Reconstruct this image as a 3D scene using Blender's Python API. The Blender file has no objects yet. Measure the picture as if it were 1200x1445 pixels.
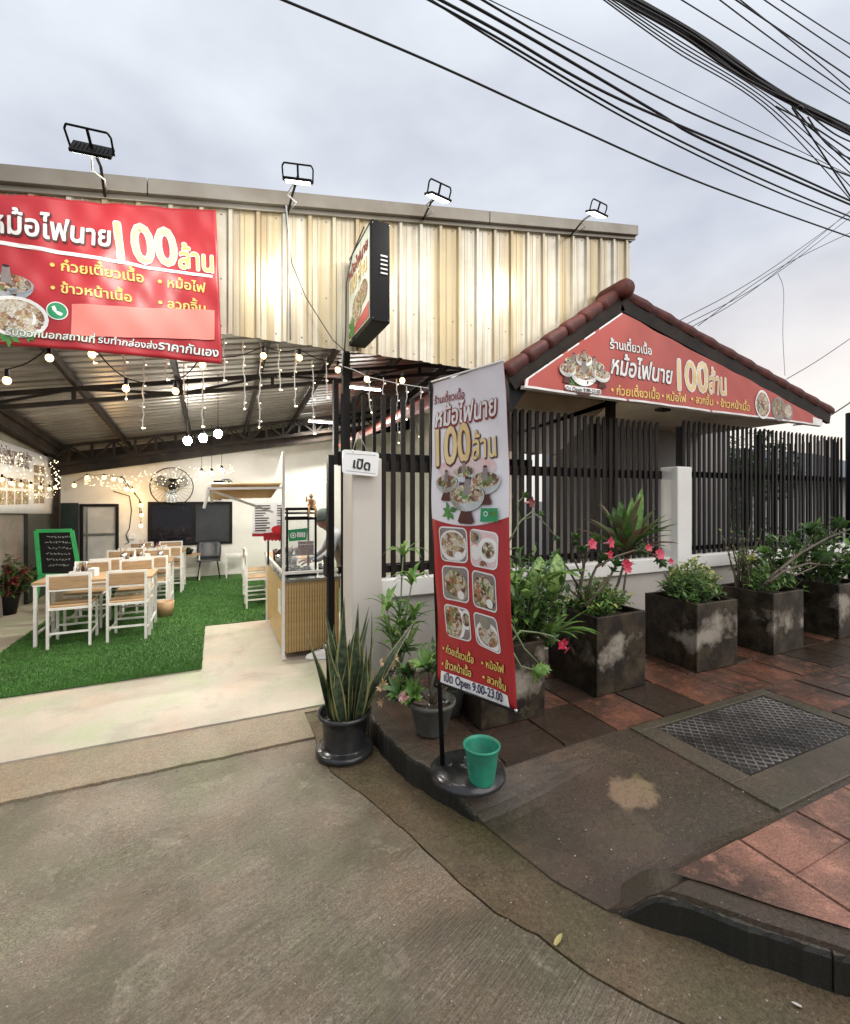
import bpy, bmesh, math, random
from mathutils import Vector, Matrix, Euler
random.seed(11)
SC = bpy.context.scene
COL = SC.collection
PI = math.pi

# ------------------------------------------------------------------ camera, world, sun
EYE = 1.6
TH = math.atan(295 / 640)
FW = Vector((math.sin(TH), math.cos(TH), 0)); RT = Vector((FW.y, -FW.x, 0))
cd = bpy.data.cameras.new('camera'); cam = bpy.data.objects.new('camera', cd); COL.objects.link(cam)
cam.location = (0, 0, EYE); cam.rotation_euler = (PI / 2, 0, -TH)
cd.sensor_fit = 'VERTICAL'; cd.sensor_height = 36; cd.lens = 36 * 640 / 1445
cd.shift_y = -17.5 / 1445; cd.clip_start = .05; cd.clip_end = 600
SC.camera = cam
SC.view_settings.view_transform = 'Standard'; SC.view_settings.look = 'None'
SC.view_settings.exposure = 0.66; SC.view_settings.gamma = 1; SC.view_settings.use_curve_mapping = False
SC.render.engine = 'CYCLES'
SC.cycles.use_denoising = True
SC.cycles.max_bounces = 7; SC.cycles.diffuse_bounces = 4; SC.cycles.glossy_bounces = 3
SC.cycles.transmission_bounces = 5; SC.cycles.transparent_max_bounces = 12
SC.cycles.caustics_reflective = False; SC.cycles.caustics_refractive = False
SC.cycles.sample_clamp_indirect = 4

W = bpy.data.worlds.new("World"); SC.world = W; W.use_nodes = True
nt = W.node_tree; N = nt.nodes; L = nt.links
bg = N['Background']; bg.inputs[1].default_value = 0.12
sky = N.new('ShaderNodeTexSky'); sky.sky_type = 'NISHITA'; sky.sun_disc = False
SUN_EL, SUN_ROT = math.radians(42), math.radians(150)
sky.sun_elevation = SUN_EL; sky.sun_rotation = SUN_ROT
tc = N.new('ShaderNodeTexCoord')
mp = N.new('ShaderNodeMapping'); mp.inputs['Scale'].default_value = (1, 1, 2.2)
L.new(tc.outputs['Generated'], mp.inputs[0])
n1 = N.new('ShaderNodeTexNoise'); n1.inputs['Scale'].default_value = 1.9; n1.inputs['Detail'].default_value = 5; n1.inputs['Roughness'].default_value = .5
L.new(mp.outputs[0], n1.inputs['Vector'])
cr = N.new('ShaderNodeValToRGB'); cr.color_ramp.elements[0].position = .36; cr.color_ramp.elements[1].position = .66
cr.color_ramp.elements[0].color = (2.95, 3.12, 3.6, 1); cr.color_ramp.elements[1].color = (5.2, 5.45, 5.75, 1)
L.new(n1.outputs['Fac'], cr.inputs[0])
sx = N.new('ShaderNodeSeparateXYZ'); L.new(tc.outputs['Generated'], sx.inputs[0])
def wmath(op, a, b):
    m = N.new('ShaderNodeMath'); m.operation = op; m.use_clamp = False
    for i, v in enumerate((a, b)):
        if isinstance(v, (int, float)): m.inputs[i].default_value = v
        else: L.new(v, m.inputs[i])
    return m.outputs[0]
# paler and warmer low down towards the setting sun (+X)
low = N.new('ShaderNodeMapRange'); low.inputs[1].default_value = .45; low.inputs[2].default_value = .0
L.new(sx.outputs['Z'], low.inputs[0])
sde = N.new('ShaderNodeMapRange'); sde.inputs[1].default_value = .35; sde.inputs[2].default_value = 1.0
L.new(sx.outputs['X'], sde.inputs[0])
glow = wmath('MULTIPLY', low.outputs[0], sde.outputs[0])
mx = N.new('ShaderNodeMix'); mx.data_type = 'RGBA'; L.new(glow, mx.inputs[0]); L.new(cr.outputs[0], mx.inputs[6]); mx.inputs[7].default_value = (7.6, 6.5, 5.4, 1)
up = N.new('ShaderNodeMapRange'); up.inputs[1].default_value = .3; up.inputs[2].default_value = 1.0; up.inputs[4].default_value = .55
L.new(sx.outputs['Z'], up.inputs[0])
mz = N.new('ShaderNodeMix'); mz.data_type = 'RGBA'; L.new(up.outputs[0], mz.inputs[0]); L.new(mx.outputs[2], mz.inputs[6]); mz.inputs[7].default_value = (5.0, 5.25, 5.6, 1)
m2 = N.new('ShaderNodeMix'); m2.data_type = 'RGBA'; m2.inputs[0].default_value = .93
L.new(sky.outputs[0], m2.inputs[6]); L.new(mz.outputs[2], m2.inputs[7])
L.new(m2.outputs[2], bg.inputs[0])

sl = bpy.data.lights.new('sun', 'SUN'); sl.energy = 1.2; sl.angle = math.radians(60); sl.color = (1, .93, .86)
so = bpy.data.objects.new('sun', sl); COL.objects.link(so); so.location = (5, -5, 12)
sd = Vector((math.sin(SUN_ROT) * math.cos(SUN_EL), math.cos(SUN_ROT) * math.cos(SUN_EL), math.sin(SUN_EL)))
so.rotation_euler = (-sd).to_track_quat('-Z', 'Y').to_euler()

# ------------------------------------------------------------------ geometry of the survey
def ray(px, py):
    l = (px - 600) / 640
    return Vector((FW.x + l * RT.x, FW.y + l * RT.y, (705 - py) / 640))
def G(px, py, z=0.0):
    v = ray(px, py); d = (z - EYE) / v.z; return Vector((v.x * d, v.y * d, z))
def onY(px, py, y):
    v = ray(px, py); d = y / v.y; return Vector((v.x * d, y, EYE + v.z * d))
def onX(px, py, x):
    v = ray(px, py); d = x / v.x; return Vector((x, v.y * d, EYE + v.z * d))

# ------------------------------------------------------------------ object helpers
def tag(o, label=None, cat=None, group=None, kind=None):
    if label: o['label'] = label
    if cat: o['category'] = cat
    if group: o['group'] = group
    if kind: o['kind'] = kind
    return o
def empty(name, loc=(0, 0, 0), rz=0.0, label=None, cat=None, group=None):
    o = bpy.data.objects.new(name, None); COL.objects.link(o); o.location = loc; o.rotation_euler = (0, 0, rz)
    o.empty_display_size = .1
    return tag(o, label, cat, group)
def children(o): return [c for c in bpy.data.objects if c.parent == o]
_kids = {}
def kids_of(o):
    return _kids.get(o.name, [])
def copy_tree(o, parent=None, memo=True):
    c = o.copy(); COL.objects.link(c); c.parent = parent
    for ch in kids_of(o):
        k = copy_tree(ch, c); _kids.setdefault(c.name, []).append(k)
    return c
def link(name, me, parent=None):
    o = bpy.data.objects.new(name, me); COL.objects.link(o)
    if parent is not None:
        o.parent = parent; _kids.setdefault(parent.name, []).append(o)
    return o

class MB:
    def __init__(s): s.v = []; s.f = []; s.m = []; s.s = []; s.mats = []
    def mi(s, m):
        if m not in s.mats: s.mats.append(m)
        return s.mats.index(m)
    def add(s, vs, fs, m, smooth=False):
        b = len(s.v); s.v += [tuple(v) for v in vs]; k = s.mi(m)
        for f in fs: s.f.append(tuple(b + i for i in f)); s.m.append(k); s.s.append(smooth)
        return s
    def box(s, a, b, m, M=None):
        x0, y0, z0 = a; x1, y1, z1 = b
        vs = [Vector(p) for p in ((x0,y0,z0),(x1,y0,z0),(x1,y1,z0),(x0,y1,z0),(x0,y0,z1),(x1,y0,z1),(x1,y1,z1),(x0,y1,z1))]
        if M is not None: vs = [M @ v for v in vs]
        return s.add(vs, [(0,3,2,1),(4,5,6,7),(0,1,5,4),(1,2,6,5),(2,3,7,6),(3,0,4,7)], m)
    def bar(s, p, q, w, h, m, up=(0, 0, 1)):
        p, q = Vector(p), Vector(q); d = (q - p).normalized(); u = Vector(up)
        if abs(d.dot(u)) > .98: u = Vector((0, 1, 0))
        sd_ = d.cross(u).normalized(); u2 = sd_.cross(d)
        vs = [c + sd_ * a * w / 2 + u2 * b * h / 2 for c in (p, q) for a, b in ((-1,-1),(1,-1),(1,1),(-1,1))]
        return s.add(vs, [(0,3,2,1),(4,5,6,7),(0,1,5,4),(1,2,6,5),(2,3,7,6),(3,0,4,7)], m)
    def tube(s, pts, r, m, n=8, cap=True):
        pts = [Vector(p) for p in pts]; k = len(pts); vs = []
        rr = r if isinstance(r, (list, tuple)) else [r] * k
        prev = None
        for i in range(k):
            d = (pts[min(i+1, k-1)] - pts[max(i-1, 0)]).normalized()
            if prev is None:
                a = Vector((0, 0, 1)) if abs(d.z) < .9 else Vector((1, 0, 0)); u = d.cross(a).normalized()
            else:
                u = (prev - d * prev.dot(d)); u = u.normalized() if u.length > 1e-6 else d.orthogonal().normalized()
            prev = u; w = d.cross(u)
            vs += [pts[i] + (u * math.cos(2*PI*j/n) + w * math.sin(2*PI*j/n)) * rr[i] for j in range(n)]
        fs = [(i*n+j, i*n+(j+1) % n, (i+1)*n+(j+1) % n, (i+1)*n+j) for i in range(k-1) for j in range(n)]
        if cap: fs += [tuple(range(n))[::-1], tuple((k-1)*n + j for j in range(n))]
        return s.add(vs, fs, m, True)
    def lathe(s, prof, m, c=(0, 0, 0), n=24, M=None, smooth=True):
        vs = []; c = Vector(c)
        for r, z in prof:
            for j in range(n):
                p = Vector((r*math.cos(2*PI*j/n), r*math.sin(2*PI*j/n), z))
                vs.append((M @ p if M is not None else p) + c)
        k = len(prof)
        fs = [(i*n+j, i*n+(j+1) % n, (i+1)*n+(j+1) % n, (i+1)*n+j) for i in range(k-1) for j in range(n)]
        return s.add(vs, fs, m, smooth)
    def ball(s, c, r, m, n=10, sc=(1, 1, 1)):
        prof = [(max(1e-4, math.sin(PI*i/(n-2))), -math.cos(PI*i/(n-2))) for i in range(n-1)]
        M = Matrix.Diagonal((r*sc[0], r*sc[1], r*sc[2]))
        return s.lathe(prof, m, c, n, M)
    def poly(s, pts, m): return s.add(pts, [tuple(range(len(pts)))], m)
    def prism(s, pts, ext, m):
        n = len(pts); e = Vector(ext); pts = [Vector(p) for p in pts]
        return s.add(pts + [p + e for p in pts], [tuple(range(n))[::-1], tuple(range(n, 2*n))] + [(i, (i+1) % n, n+(i+1) % n, n+i) for i in range(n)], m)
    def mesh(s, name):
        me = bpy.data.meshes.new(name); me.from_pydata([tuple(v) for v in s.v], [], s.f)
        for m in s.mats: me.materials.append(m)
        me.polygons.foreach_set('material_index', s.m); me.polygons.foreach_set('use_smooth', s.s)
        me.update(); return me
    def obj(s, name, parent=None, bev=0, recalc=True):
        me = s.mesh(name)
        if recalc:
            b = bmesh.new(); b.from_mesh(me); bmesh.ops.recalc_face_normals(b, faces=b.faces[:]); b.to_mesh(me); b.free()
        o = link(name, me, parent)
        if bev:
            md = o.modifiers.new('bevel', 'BEVEL'); md.width = bev; md.segments = 2; md.limit_method = 'ANGLE'
        return o

# ------------------------------------------------------------------ materials
class Nd:
    def __init__(s, name):
        s.mat = bpy.data.materials.new(name); s.mat.use_nodes = True; s.t = s.mat.node_tree
        s.b = s.t.nodes['Principled BSDF']; s.out = s.t.nodes['Material Output']
        s.tc = s.t.nodes.new('ShaderNodeTexCoord'); s.geo = s.t.nodes.new('ShaderNodeNewGeometry')
    def pos(s, scale=(1, 1, 1), world=False, rot=(0, 0, 0)):
        m = s.t.nodes.new('ShaderNodeMapping'); m.inputs['Scale'].default_value = scale; m.inputs['Rotation'].default_value = rot
        s.t.links.new(s.geo.outputs['Position'] if world else s.tc.outputs['Object'], m.inputs[0]); return m.outputs[0]
    def noise(s, vec, sc, det=4, ro=.55, dist=0):
        n = s.t.nodes.new('ShaderNodeTexNoise'); n.inputs['Scale'].default_value = sc; n.inputs['Detail'].default_value = det
        n.inputs['Roughness'].default_value = ro; n.inputs['Distortion'].default_value = dist; s.t.links.new(vec, n.inputs['Vector']); return n.outputs['Fac']
    def vor(s, vec, sc, out='Distance', feat='F1'):
        n = s.t.nodes.new('ShaderNodeTexVoronoi'); n.feature = feat; n.inputs['Scale'].default_value = sc; s.t.links.new(vec, n.inputs['Vector']); return n.outputs[out]
    def ramp(s, fac, stops, interp='LINEAR'):
        r = s.t.nodes.new('ShaderNodeValToRGB'); r.color_ramp.interpolation = interp; e = r.color_ramp.elements
        while len(e) < len(stops): e.new(.5)
        for i, (p, c) in enumerate(stops):
            e[i].position = p; e[i].color = (c, c, c, 1) if isinstance(c, (int, float)) else (*c, 1)
        s.t.links.new(fac, r.inputs[0]); return r.outputs[0]
    def mix(s, fac, a, b, mode='MIX'):
        m = s.t.nodes.new('ShaderNodeMix'); m.data_type = 'RGBA'; m.blend_type = mode
        for i, v in ((0, fac), (6, a), (7, b)):
            if isinstance(v, (int, float)): m.inputs[i].default_value = v if i == 0 else (v, v, v, 1)
            elif isinstance(v, tuple): m.inputs[i].default_value = (*v, 1)
            else: s.t.links.new(v, m.inputs[i])
        return m.outputs[2]
    def math(s, op, a, b=0.0):
        m = s.t.nodes.new('ShaderNodeMath'); m.operation = op
        for i, v in enumerate((a, b)):
            if isinstance(v, (int, float)): m.inputs[i].default_value = v
            else: s.t.links.new(v, m.inputs[i])
        return m.outputs[0]
    def bump(s, h, st=.3, dist=.01):
        b = s.t.nodes.new('ShaderNodeBump'); b.inputs['Strength'].default_value = st; b.inputs['Distance'].default_value = dist
        s.t.links.new(h, b.inputs['Height']); s.t.links.new(b.outputs[0], s.b.inputs['Normal'])
    def set(s, **k):
        for n, v in k.items():
            n = {'col': 'Base Color', 'rough': 'Roughness', 'metal': 'Metallic', 'spec': 'Specular IOR Level', 'coat': 'Coat Weight',
                 'trans': 'Transmission Weight', 'alpha': 'Alpha', 'emc': 'Emission Color', 'ems': 'Emission Strength', 'sss': 'Subsurface Weight'}[n]
            if isinstance(v, (int, float)): s.b.inputs[n].default_value = v
            elif isinstance(v, tuple): s.b.inputs[n].default_value = (*v, 1)
            else: s.t.links.new(v, s.b.inputs[n])
        return s

def mat(name, col, rough=.6, metal=0, col2=None, ns=6, bs=0, bn=60, world=False, **k):
    n = Nd(name); p = n.pos(world=world)
    c2 = col2 or tuple(c * .72 for c in col)
    f = n.ramp(n.noise(p, ns, 5), [(.35, 0.0), (.68, 1.0)])
    n.set(col=n.mix(f, col, c2), rough=rough, metal=metal, **k)
    if bs: n.bump(n.noise(p, bn, 4), bs, .004)
    return n.mat
def emis(name, col, st, sample=False):
    n = Nd(name); n.set(col=col, emc=col, ems=st, rough=.4)
    if not sample: n.mat.cycles.emission_sampling = 'NONE'
    return n.mat

M = {}
M['black'] = mat('black_paint', (.007, .007, .008), .55, col2=(.012, .011, .01), ns=3, bs=.08, spec=.15)
M['blackrust'] = mat('dark_brown_steel', (.009, .007, .006), .55, col2=(.016, .012, .01), ns=5, bs=.1, spec=.2)
M['steelroof'] = mat('dark_steel_beam', (.010, .008, .007), .65, col2=(.03, .02, .014), ns=4, spec=.2)
M['white'] = mat('white_paint', (.78, .77, .74), .45, col2=(.66, .65, .61), ns=5, bs=.04)
M['whitemetal'] = mat('white_painted_steel', (.8, .79, .76), .35, col2=(.7, .68, .64), ns=9)
M['plastic_w'] = mat('white_plastic', (.82, .82, .82), .3, col2=(.74, .74, .74))
M['plastic_b'] = mat('black_glossy_plastic', (.012, .012, .014), .22, col2=(.03, .03, .03), ns=8, bs=.05, bn=20)
M['green_plastic'] = mat('green_plastic', (.02, .27, .17), .42, col2=(.03, .17, .11), ns=14, bs=.12, bn=22)
M['grey_pot'] = mat('grey_clay_pot', (.11, .11, .1), .6, col2=(.05, .055, .04), ns=10, bs=.2)
M['chrome'] = mat('steel', (.55, .55, .53), .25, .9, col2=(.4, .4, .38))
M['gold'] = mat('gold_print', (.72, .5, .2), .35, .0, col2=(.85, .72, .42), ns=3)
M['red'] = mat('red_vinyl', (.46, .022, .03), .35, col2=(.4, .024, .028), ns=3)
M['red2'] = mat('sun_faded_red_vinyl', (.48, .085, .06), .5, col2=(.42, .06, .05), ns=2)
M['salmon'] = mat('salmon_vinyl', (.85, .24, .2), .5, col2=(.84, .24, .2))
M['pale'] = mat('pale_lilac_vinyl', (.86, .84, .87), .4, col2=(.78, .76, .82), ns=4)
M['ink_w'] = mat('white_print', (.85, .84, .82), .5, col2=(.8, .8, .78))
M['ink_y'] = mat('yellow_print', (.85, .58, .12), .5, col2=(.8, .6, .2))
M['ink_r'] = mat('dark_red_print', (.28, .012, .015), .5, col2=(.22, .01, .012))
M['ink_k'] = mat('black_print', (.012, .012, .012), .5)
M['ink_db'] = mat('brown_shadow_print', (.09, .02, .015), .5)
M['ink_n'] = mat('navy_print', (.02, .02, .09), .5)
M['ink_g'] = mat('green_print', (.02, .32, .1), .5, col2=(.02, .26, .12))
M['leafprint'] = mat('leaf_green_print', (.1, .3, .06), .5, col2=(.04, .15, .03), ns=30)
M['soil'] = mat('potting_soil', (.03, .02, .014), .9, col2=(.07, .05, .035), ns=40, bs=.8, bn=90)
M['pebble'] = mat('pale_pebble', (.5, .47, .42), .6)
M['wire'] = mat('black_cable', (.006, .006, .009), .6)
M['wirew'] = mat('white_cable', (.6, .6, .58), .5)
M['skin'] = mat('skin', (.42, .23, .15), .5, col2=(.36, .19, .12), sss=.05)
M['shirt'] = mat('pale_grey_shirt', (.5, .5, .52), .8, col2=(.4, .4, .43), bs=.2)
M['apron'] = mat('blue_apron', (.03, .06, .25), .8, col2=(.02, .04, .18))
M['cap'] = mat('grey_green_cap', (.1, .12, .11), .85, col2=(.06, .08, .075))
M['trouser'] = mat('dark_trousers', (.02, .02, .03), .85)
M['figure'] = mat('golden_brown_figure', (.4, .18, .06), .35, col2=(.55, .35, .12), ns=20)
M['sticker'] = mat('printed_red_sticker', (.6, .02, .03), .4)
M['stain'] = mat('brown_red_box', (.2, .03, .03), .5)
M['tilecap'] = mat('red_brown_roof_tile', (.13, .035, .028), .6, col2=(.05, .02, .018), ns=9, bs=.3, bn=30, spec=.25)
M['slope'] = mat('roof_tile_field', (.15, .04, .03), .5)
M['blueroof'] = mat('dark_blue_roof', (.02, .025, .05), .4)

# glass and dark panes
def glass_mat(name, tint, alpha):
    n = Nd(name); n.set(col=tint, rough=.03, alpha=alpha, spec=.8); return n.mat
M['glass'] = glass_mat('clear_glass', (.8, .85, .85), .16)
M['darkglass'] = mat('dark_window_glass', (.006, .007, .012), .08, col2=(.012, .012, .02))
M['greyglass'] = mat('grey_window_glass', (.03, .033, .038), .1, col2=(.05, .052, .056), ns=2)
M['reflection_glass'] = mat('door_glass_painted_reflection', (.42, .43, .43), .15, col2=(.6, .6, .57), ns=3)  # bright grey of reflections in the door pane is put into the colour

def food_mat(name, cols, sc):
    n = Nd(name); p = n.pos(); v = n.t.nodes.new('ShaderNodeTexVoronoi'); v.inputs['Scale'].default_value = sc
    d = n.noise(p, sc * .6, 3); q = n.mix(.12, p, d) ; n.t.links.new(q, v.inputs['Vector'])
    bw = n.t.nodes.new('ShaderNodeSeparateColor'); n.t.links.new(v.outputs['Color'], bw.inputs[0])
    c = n.ramp(bw.outputs[0], [(i / len(cols), c) for i, c in enumerate(cols)], 'CONSTANT')
    f = n.noise(p, sc * 3, 2)
    n.set(col=n.mix(n.ramp(f, [(.3, 0.55), (.7, 0.0)]), c, (.03, .02, .015)), rough=.45); return n.mat
M['food'] = food_mat('printed_beef_noodles', [(.3, .12, .06), (.7, .6, .42), (.12, .05, .03), (.6, .5, .35), (.16, .3, .06), (.5, .22, .1), (.75, .7, .6)], 45)
M['food2'] = food_mat('printed_mixed_meat', [(.22, .1, .06), (.5, .3, .18), (.1, .05, .03), (.65, .5, .4), (.2, .3, .08)], 60)
M['foodpale'] = food_mat('printed_pale_noodles', [(.75, .68, .55), (.5, .3, .16), (.8, .75, .65), (.3, .14, .08), (.6, .5, .3)], 38)
M['pinkcloud'] = mat('pink_smoke_print', (.75, .45, .42), .5, col2=(.72, .66, .7), ns=9)
M['tabletop_p'] = mat('printed_grey_backdrop', (.3, .26, .25), .5, col2=(.2, .17, .16), ns=12)

# wood
def wood(name, a, b, sc=(3, 30, 30), rough=.45):
    n = Nd(name); p = n.pos(sc); f = n.noise(p, 2.2, 6, .6, .6)
    f2 = n.noise(n.pos((1, 1, 1)), 3, 2)
    n.set(col=n.mix(n.ramp(f2, [(.3, 0.0), (.7, .35)]), n.mix(n.ramp(f, [(.35, 0.0), (.65, 1.0)]), a, b), (.46, .29, .15)), rough=rough)
    n.bump(f, .12, .003); return n.mat
M['wood'] = wood('oiled_rubberwood', (.44, .30, .17), (.30, .18, .09))
M['panelwood'] = wood('pale_wood_panel', (.52, .37, .16), (.42, .28, .11), (2, 2, 10))
M['awnwood'] = wood('pale_wood_slat', (.62, .46, .26), (.5, .35, .18), (2, 12, 12))

# concrete kinds
def concrete(name, a, b, c, streak=None, wet=.45, rough=.6, bs=.4, spots=True, ns=.9, stain=False, mottle=False, grit=1.0):
    n = Nd(name); p = n.pos(world=True)
    f = n.ramp(n.noise(p, ns, 8, .62), [(.3, 0.0), (.7, 1.0)])
    base = n.mix(f, a, b)
    f2 = n.ramp(n.noise(p, 2.7, 6, .65, .4), [(.52, 0.0), (.7, .7)])
    base = n.mix(f2, base, c)
    grain = n.noise(p, 150, 4, .75)
    base = n.mix(n.ramp(grain, [(.36, .75 * grit), (.56, 0.0)]), base, tuple(x * .35 for x in a))
    if stain:      # dried sandy mortar left on the slab
        for cx_, cy_, r_, am in ((1.93, 1.66, .15, .9), (1.70, 1.5, .22, .12)):
            vs_ = n.t.nodes.new('ShaderNodeVectorMath'); vs_.operation = 'DISTANCE'; n.t.links.new(n.geo.outputs['Position'], vs_.inputs[0]); vs_.inputs[1].default_value = (cx_, cy_, .1)
            dd = n.math('ADD', n.math('DIVIDE', vs_.outputs['Value'], r_), n.math('MULTIPLY', n.math('SUBTRACT', n.noise(p, 9, 5, .6), .5), 1.3))
            base = n.mix(n.ramp(dd, [(.62, am), (.85, 0.0)]), base, (.27, .185, .12))
    if spots:
        v = n.vor(p, 26); base = n.mix(n.ramp(v, [(.05, .5), (.09, 0.0)]), base, (.42, .4, .34))
        g2 = n.noise(p, 60, 3, .7); base = n.mix(n.ramp(g2, [(.58, 0.0), (.75, .35)]), base, tuple(min(1, x * 1.9) for x in b))
    h = n.math('MULTIPLY', grain, .5)
    if mottle:
        m1 = n.noise(p, .55, 7, .68, .5); base = n.mix(n.ramp(m1, [(.44, .7), (.53, 0.0)]), base, (.095, .08, .046))
        m2_ = n.noise(p, 5.5, 6, .7, .6); base = n.mix(n.ramp(m2_, [(.56, 0.0), (.7, .5)]), base, (.40, .35, .27)); base = n.mix(n.ramp(m2_, [(.3, .6), (.42, 0.0)]), base, (.095, .078, .055))
    if streak:
        sp = n.pos((1, 1, 1), True, (0, 0, streak[0])); s2 = n.t.nodes.new('ShaderNodeMapping'); s2.inputs['Scale'].default_value = (3.0, streak[1], 1)
        n.t.links.new(sp, s2.inputs[0]); st = n.noise(s2.outputs[0], 1.0, 4, .6, .15)
        stn = n.ramp(st, [(.38, 0.0), (.62, 1.0)])
        wear = n.ramp(n.noise(p, .8, 3, .5), [(.4, .2), (.55, 1.0)]); base = n.mix(n.math('MULTIPLY', n.math('MULTIPLY', n.math('SUBTRACT', 1.0, stn), .36), wear), base, tuple(x * .38 for x in a))
        h = n.math('ADD', h, n.math('MULTIPLY', n.math('MULTIPLY', stn, wear), .7))
    g3 = n.noise(p, 52, 7, .8)
    base = n.mix(n.ramp(g3, [(.36, .55 * grit), (.5, 0.0)]), base, tuple(x * .4 for x in a))
    base = n.mix(n.ramp(g3, [(.56, 0.0), (.68, .35 * grit)]), base, tuple(min(1, x * 1.6) for x in b))
    hue = n.ramp(n.noise(p, 1.9, 5, .6, .3), [(.3, (.86, 1.0, .82)), (.5, (1.0, 1.0, 1.0)), (.7, (1.12, .98, .92))]); base = n.mix(1.0, base, hue, 'MULTIPLY')
    h = n.math('ADD', h, n.math('MULTIPLY', g3, .5 * grit))
    rg = n.ramp(n.noise(p, 1.3, 5, .6), [(.38, wet), (.65, rough)])
    n.set(col=base, rough=rg, spec=.45); n.bump(h, bs, .006); return n.mat
M['road'] = concrete('broomed_road_concrete', (.205, .168, .118), (.35, .295, .222), (.15, .122, .072), (math.radians(-22), 105), .2, .46, .8, mottle=True, grit=1.35)
M['gutter'] = concrete('wet_gutter_concrete', (.10, .075, .045), (.18, .135, .082), (.045, .038, .022), None, .08, .34, .6)
M['apron'] = concrete('worn_apron_concrete', (.22, .175, .115), (.30, .24, .165), (.16, .12, .075), None, .45, .7, .4)
M['slab'] = concrete('pale_swept_concrete', (.36, .325, .26), (.45, .405, .33), (.27, .245, .20), None, .45, .7, .1, spots=False, ns=1.6, grit=.25)
M['patch'] = concrete('dark_wet_patch_concrete', (.055, .042, .032), (.125, .085, .06), (.17, .11, .07), None, .13, .42, .8, stain=True)
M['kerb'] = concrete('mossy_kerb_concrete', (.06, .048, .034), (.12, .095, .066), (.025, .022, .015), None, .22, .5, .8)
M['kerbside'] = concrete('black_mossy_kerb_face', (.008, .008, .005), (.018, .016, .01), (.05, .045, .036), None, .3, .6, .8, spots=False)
M['frameconc'] = concrete('drain_frame_concrete', (.075, .06, .043), (.14, .115, .08), (.04, .034, .024), None, .15, .45, .8)
M['oldwall'] = concrete('old_grey_wall', (.2, .17, .14), (.3, .27, .23), (.12, .1, .08), None, .6, .85, .3)
def paver(name, a, b):
    n = Nd(name); p = n.pos(world=True); f = n.noise(p, 4.5, 7, .75)
    base = n.mix(n.ramp(f, [(.35, 0.0), (.6, 1.0)]), a, b)
    base = n.mix(n.ramp(n.noise(p, 1.3, 5), [(.4, 0.0), (.58, .85)]), base, (.045, .034, .025))
    base = n.mix(n.ramp(n.noise(p, 12, 5, .7), [(.52, 0.0), (.7, .6)]), base, tuple(min(1, x * 1.5) for x in a))
    g = n.noise(p, 130, 3, .7); base = n.mix(n.ramp(g, [(.3, .6), (.6, 0.0)]), base, (.03, .015, .01))
    n.set(col=base, rough=n.ramp(n.noise(p, 2, 4), [(.38, .06), (.65, .36)])); n.bump(n.math('ADD', g, n.math('MULTIPLY', n.noise(p, 25, 4), 1.2)), .6, .006); return n.mat
M['paver'] = paver('wet_red_paver', (.28, .11, .065), (.13, .066, .044))
M['paver2'] = paver('drier_red_paver', (.44, .21, .145), (.33, .16, .11))
M['paverd'] = paver('blackened_paver', (.07, .04, .028), (.045, .034, .022))
M['mortar'] = mat('dark_mortar', (.05, .035, .025), .5, col2=(.03, .022, .016), ns=8, world=True, bs=.4)
M['wallpaint'] = mat('warm_grey_painted_render', (.58, .54, .49), .7, col2=(.52, .48, .43), ns=1.4, bs=.12, bn=80)
M['wallwhite'] = mat('white_painted_render', (.8, .78, .74), .7, col2=(.66, .64, .6), ns=1.4, bs=.1, bn=70)
M['housegrey'] = mat('grey_house_render', (.36, .34, .33), .8, col2=(.32, .3, .29), ns=1)
M['housebeige'] = mat('beige_house_render', (.80, .71, .60), .8, col2=(.44, .37, .3), ns=1)
M['iron'] = mat('cast_iron_cover', (.018, .016, .014), .4, .2, col2=(.04, .034, .028), ns=7, bs=.3)
M['ironraised'] = mat('worn_iron_bar', (.028, .025, .022), .42, .2, col2=(.24, .22, .2), ns=2.2, world=True)

# planter: black mould over pale cement
n = Nd('mouldy_cement'); p = n.pos(world=True)
f = n.noise(p, 3.0, 7, .66, .1); sep = n.t.nodes.new('ShaderNodeSeparateXYZ'); n.t.links.new(n.tc.outputs['Object'], sep.inputs[0])
band = n.ramp(sep.outputs['Z'], [(.1, 0.0), (.26, 1.0), (.42, 1.0), (.52, 0.0)])
mask = n.ramp(n.math('ADD', n.math('MULTIPLY', f, 1.0), n.math('MULTIPLY', band, .17)), [(.66, 0.0), (.80, .8)])
dk = n.mix(n.ramp(n.noise(p, 7, 6, .7), [(.42, 0.0), (.68, 1.0)]), (.013, .009, .006), (.06, .046, .026))
stk = n.noise(n.pos((22, 22, 1.6), True), 1.0, 4, .6)
dk = n.mix(n.ramp(stk, [(.58, 0.0), (.75, .35)]), dk, (.07, .06, .042))
cc = n.mix(mask, dk, (.36, .32, .26)); n.b.inputs['Specular IOR Level'].default_value = .3
n.set(col=cc, rough=n.ramp(n.noise(p, 4, 3), [(.4, .3), (.7, .7)])); n.bump(n.noise(p, 40, 4), .4, .006); M['planter'] = n.mat

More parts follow.
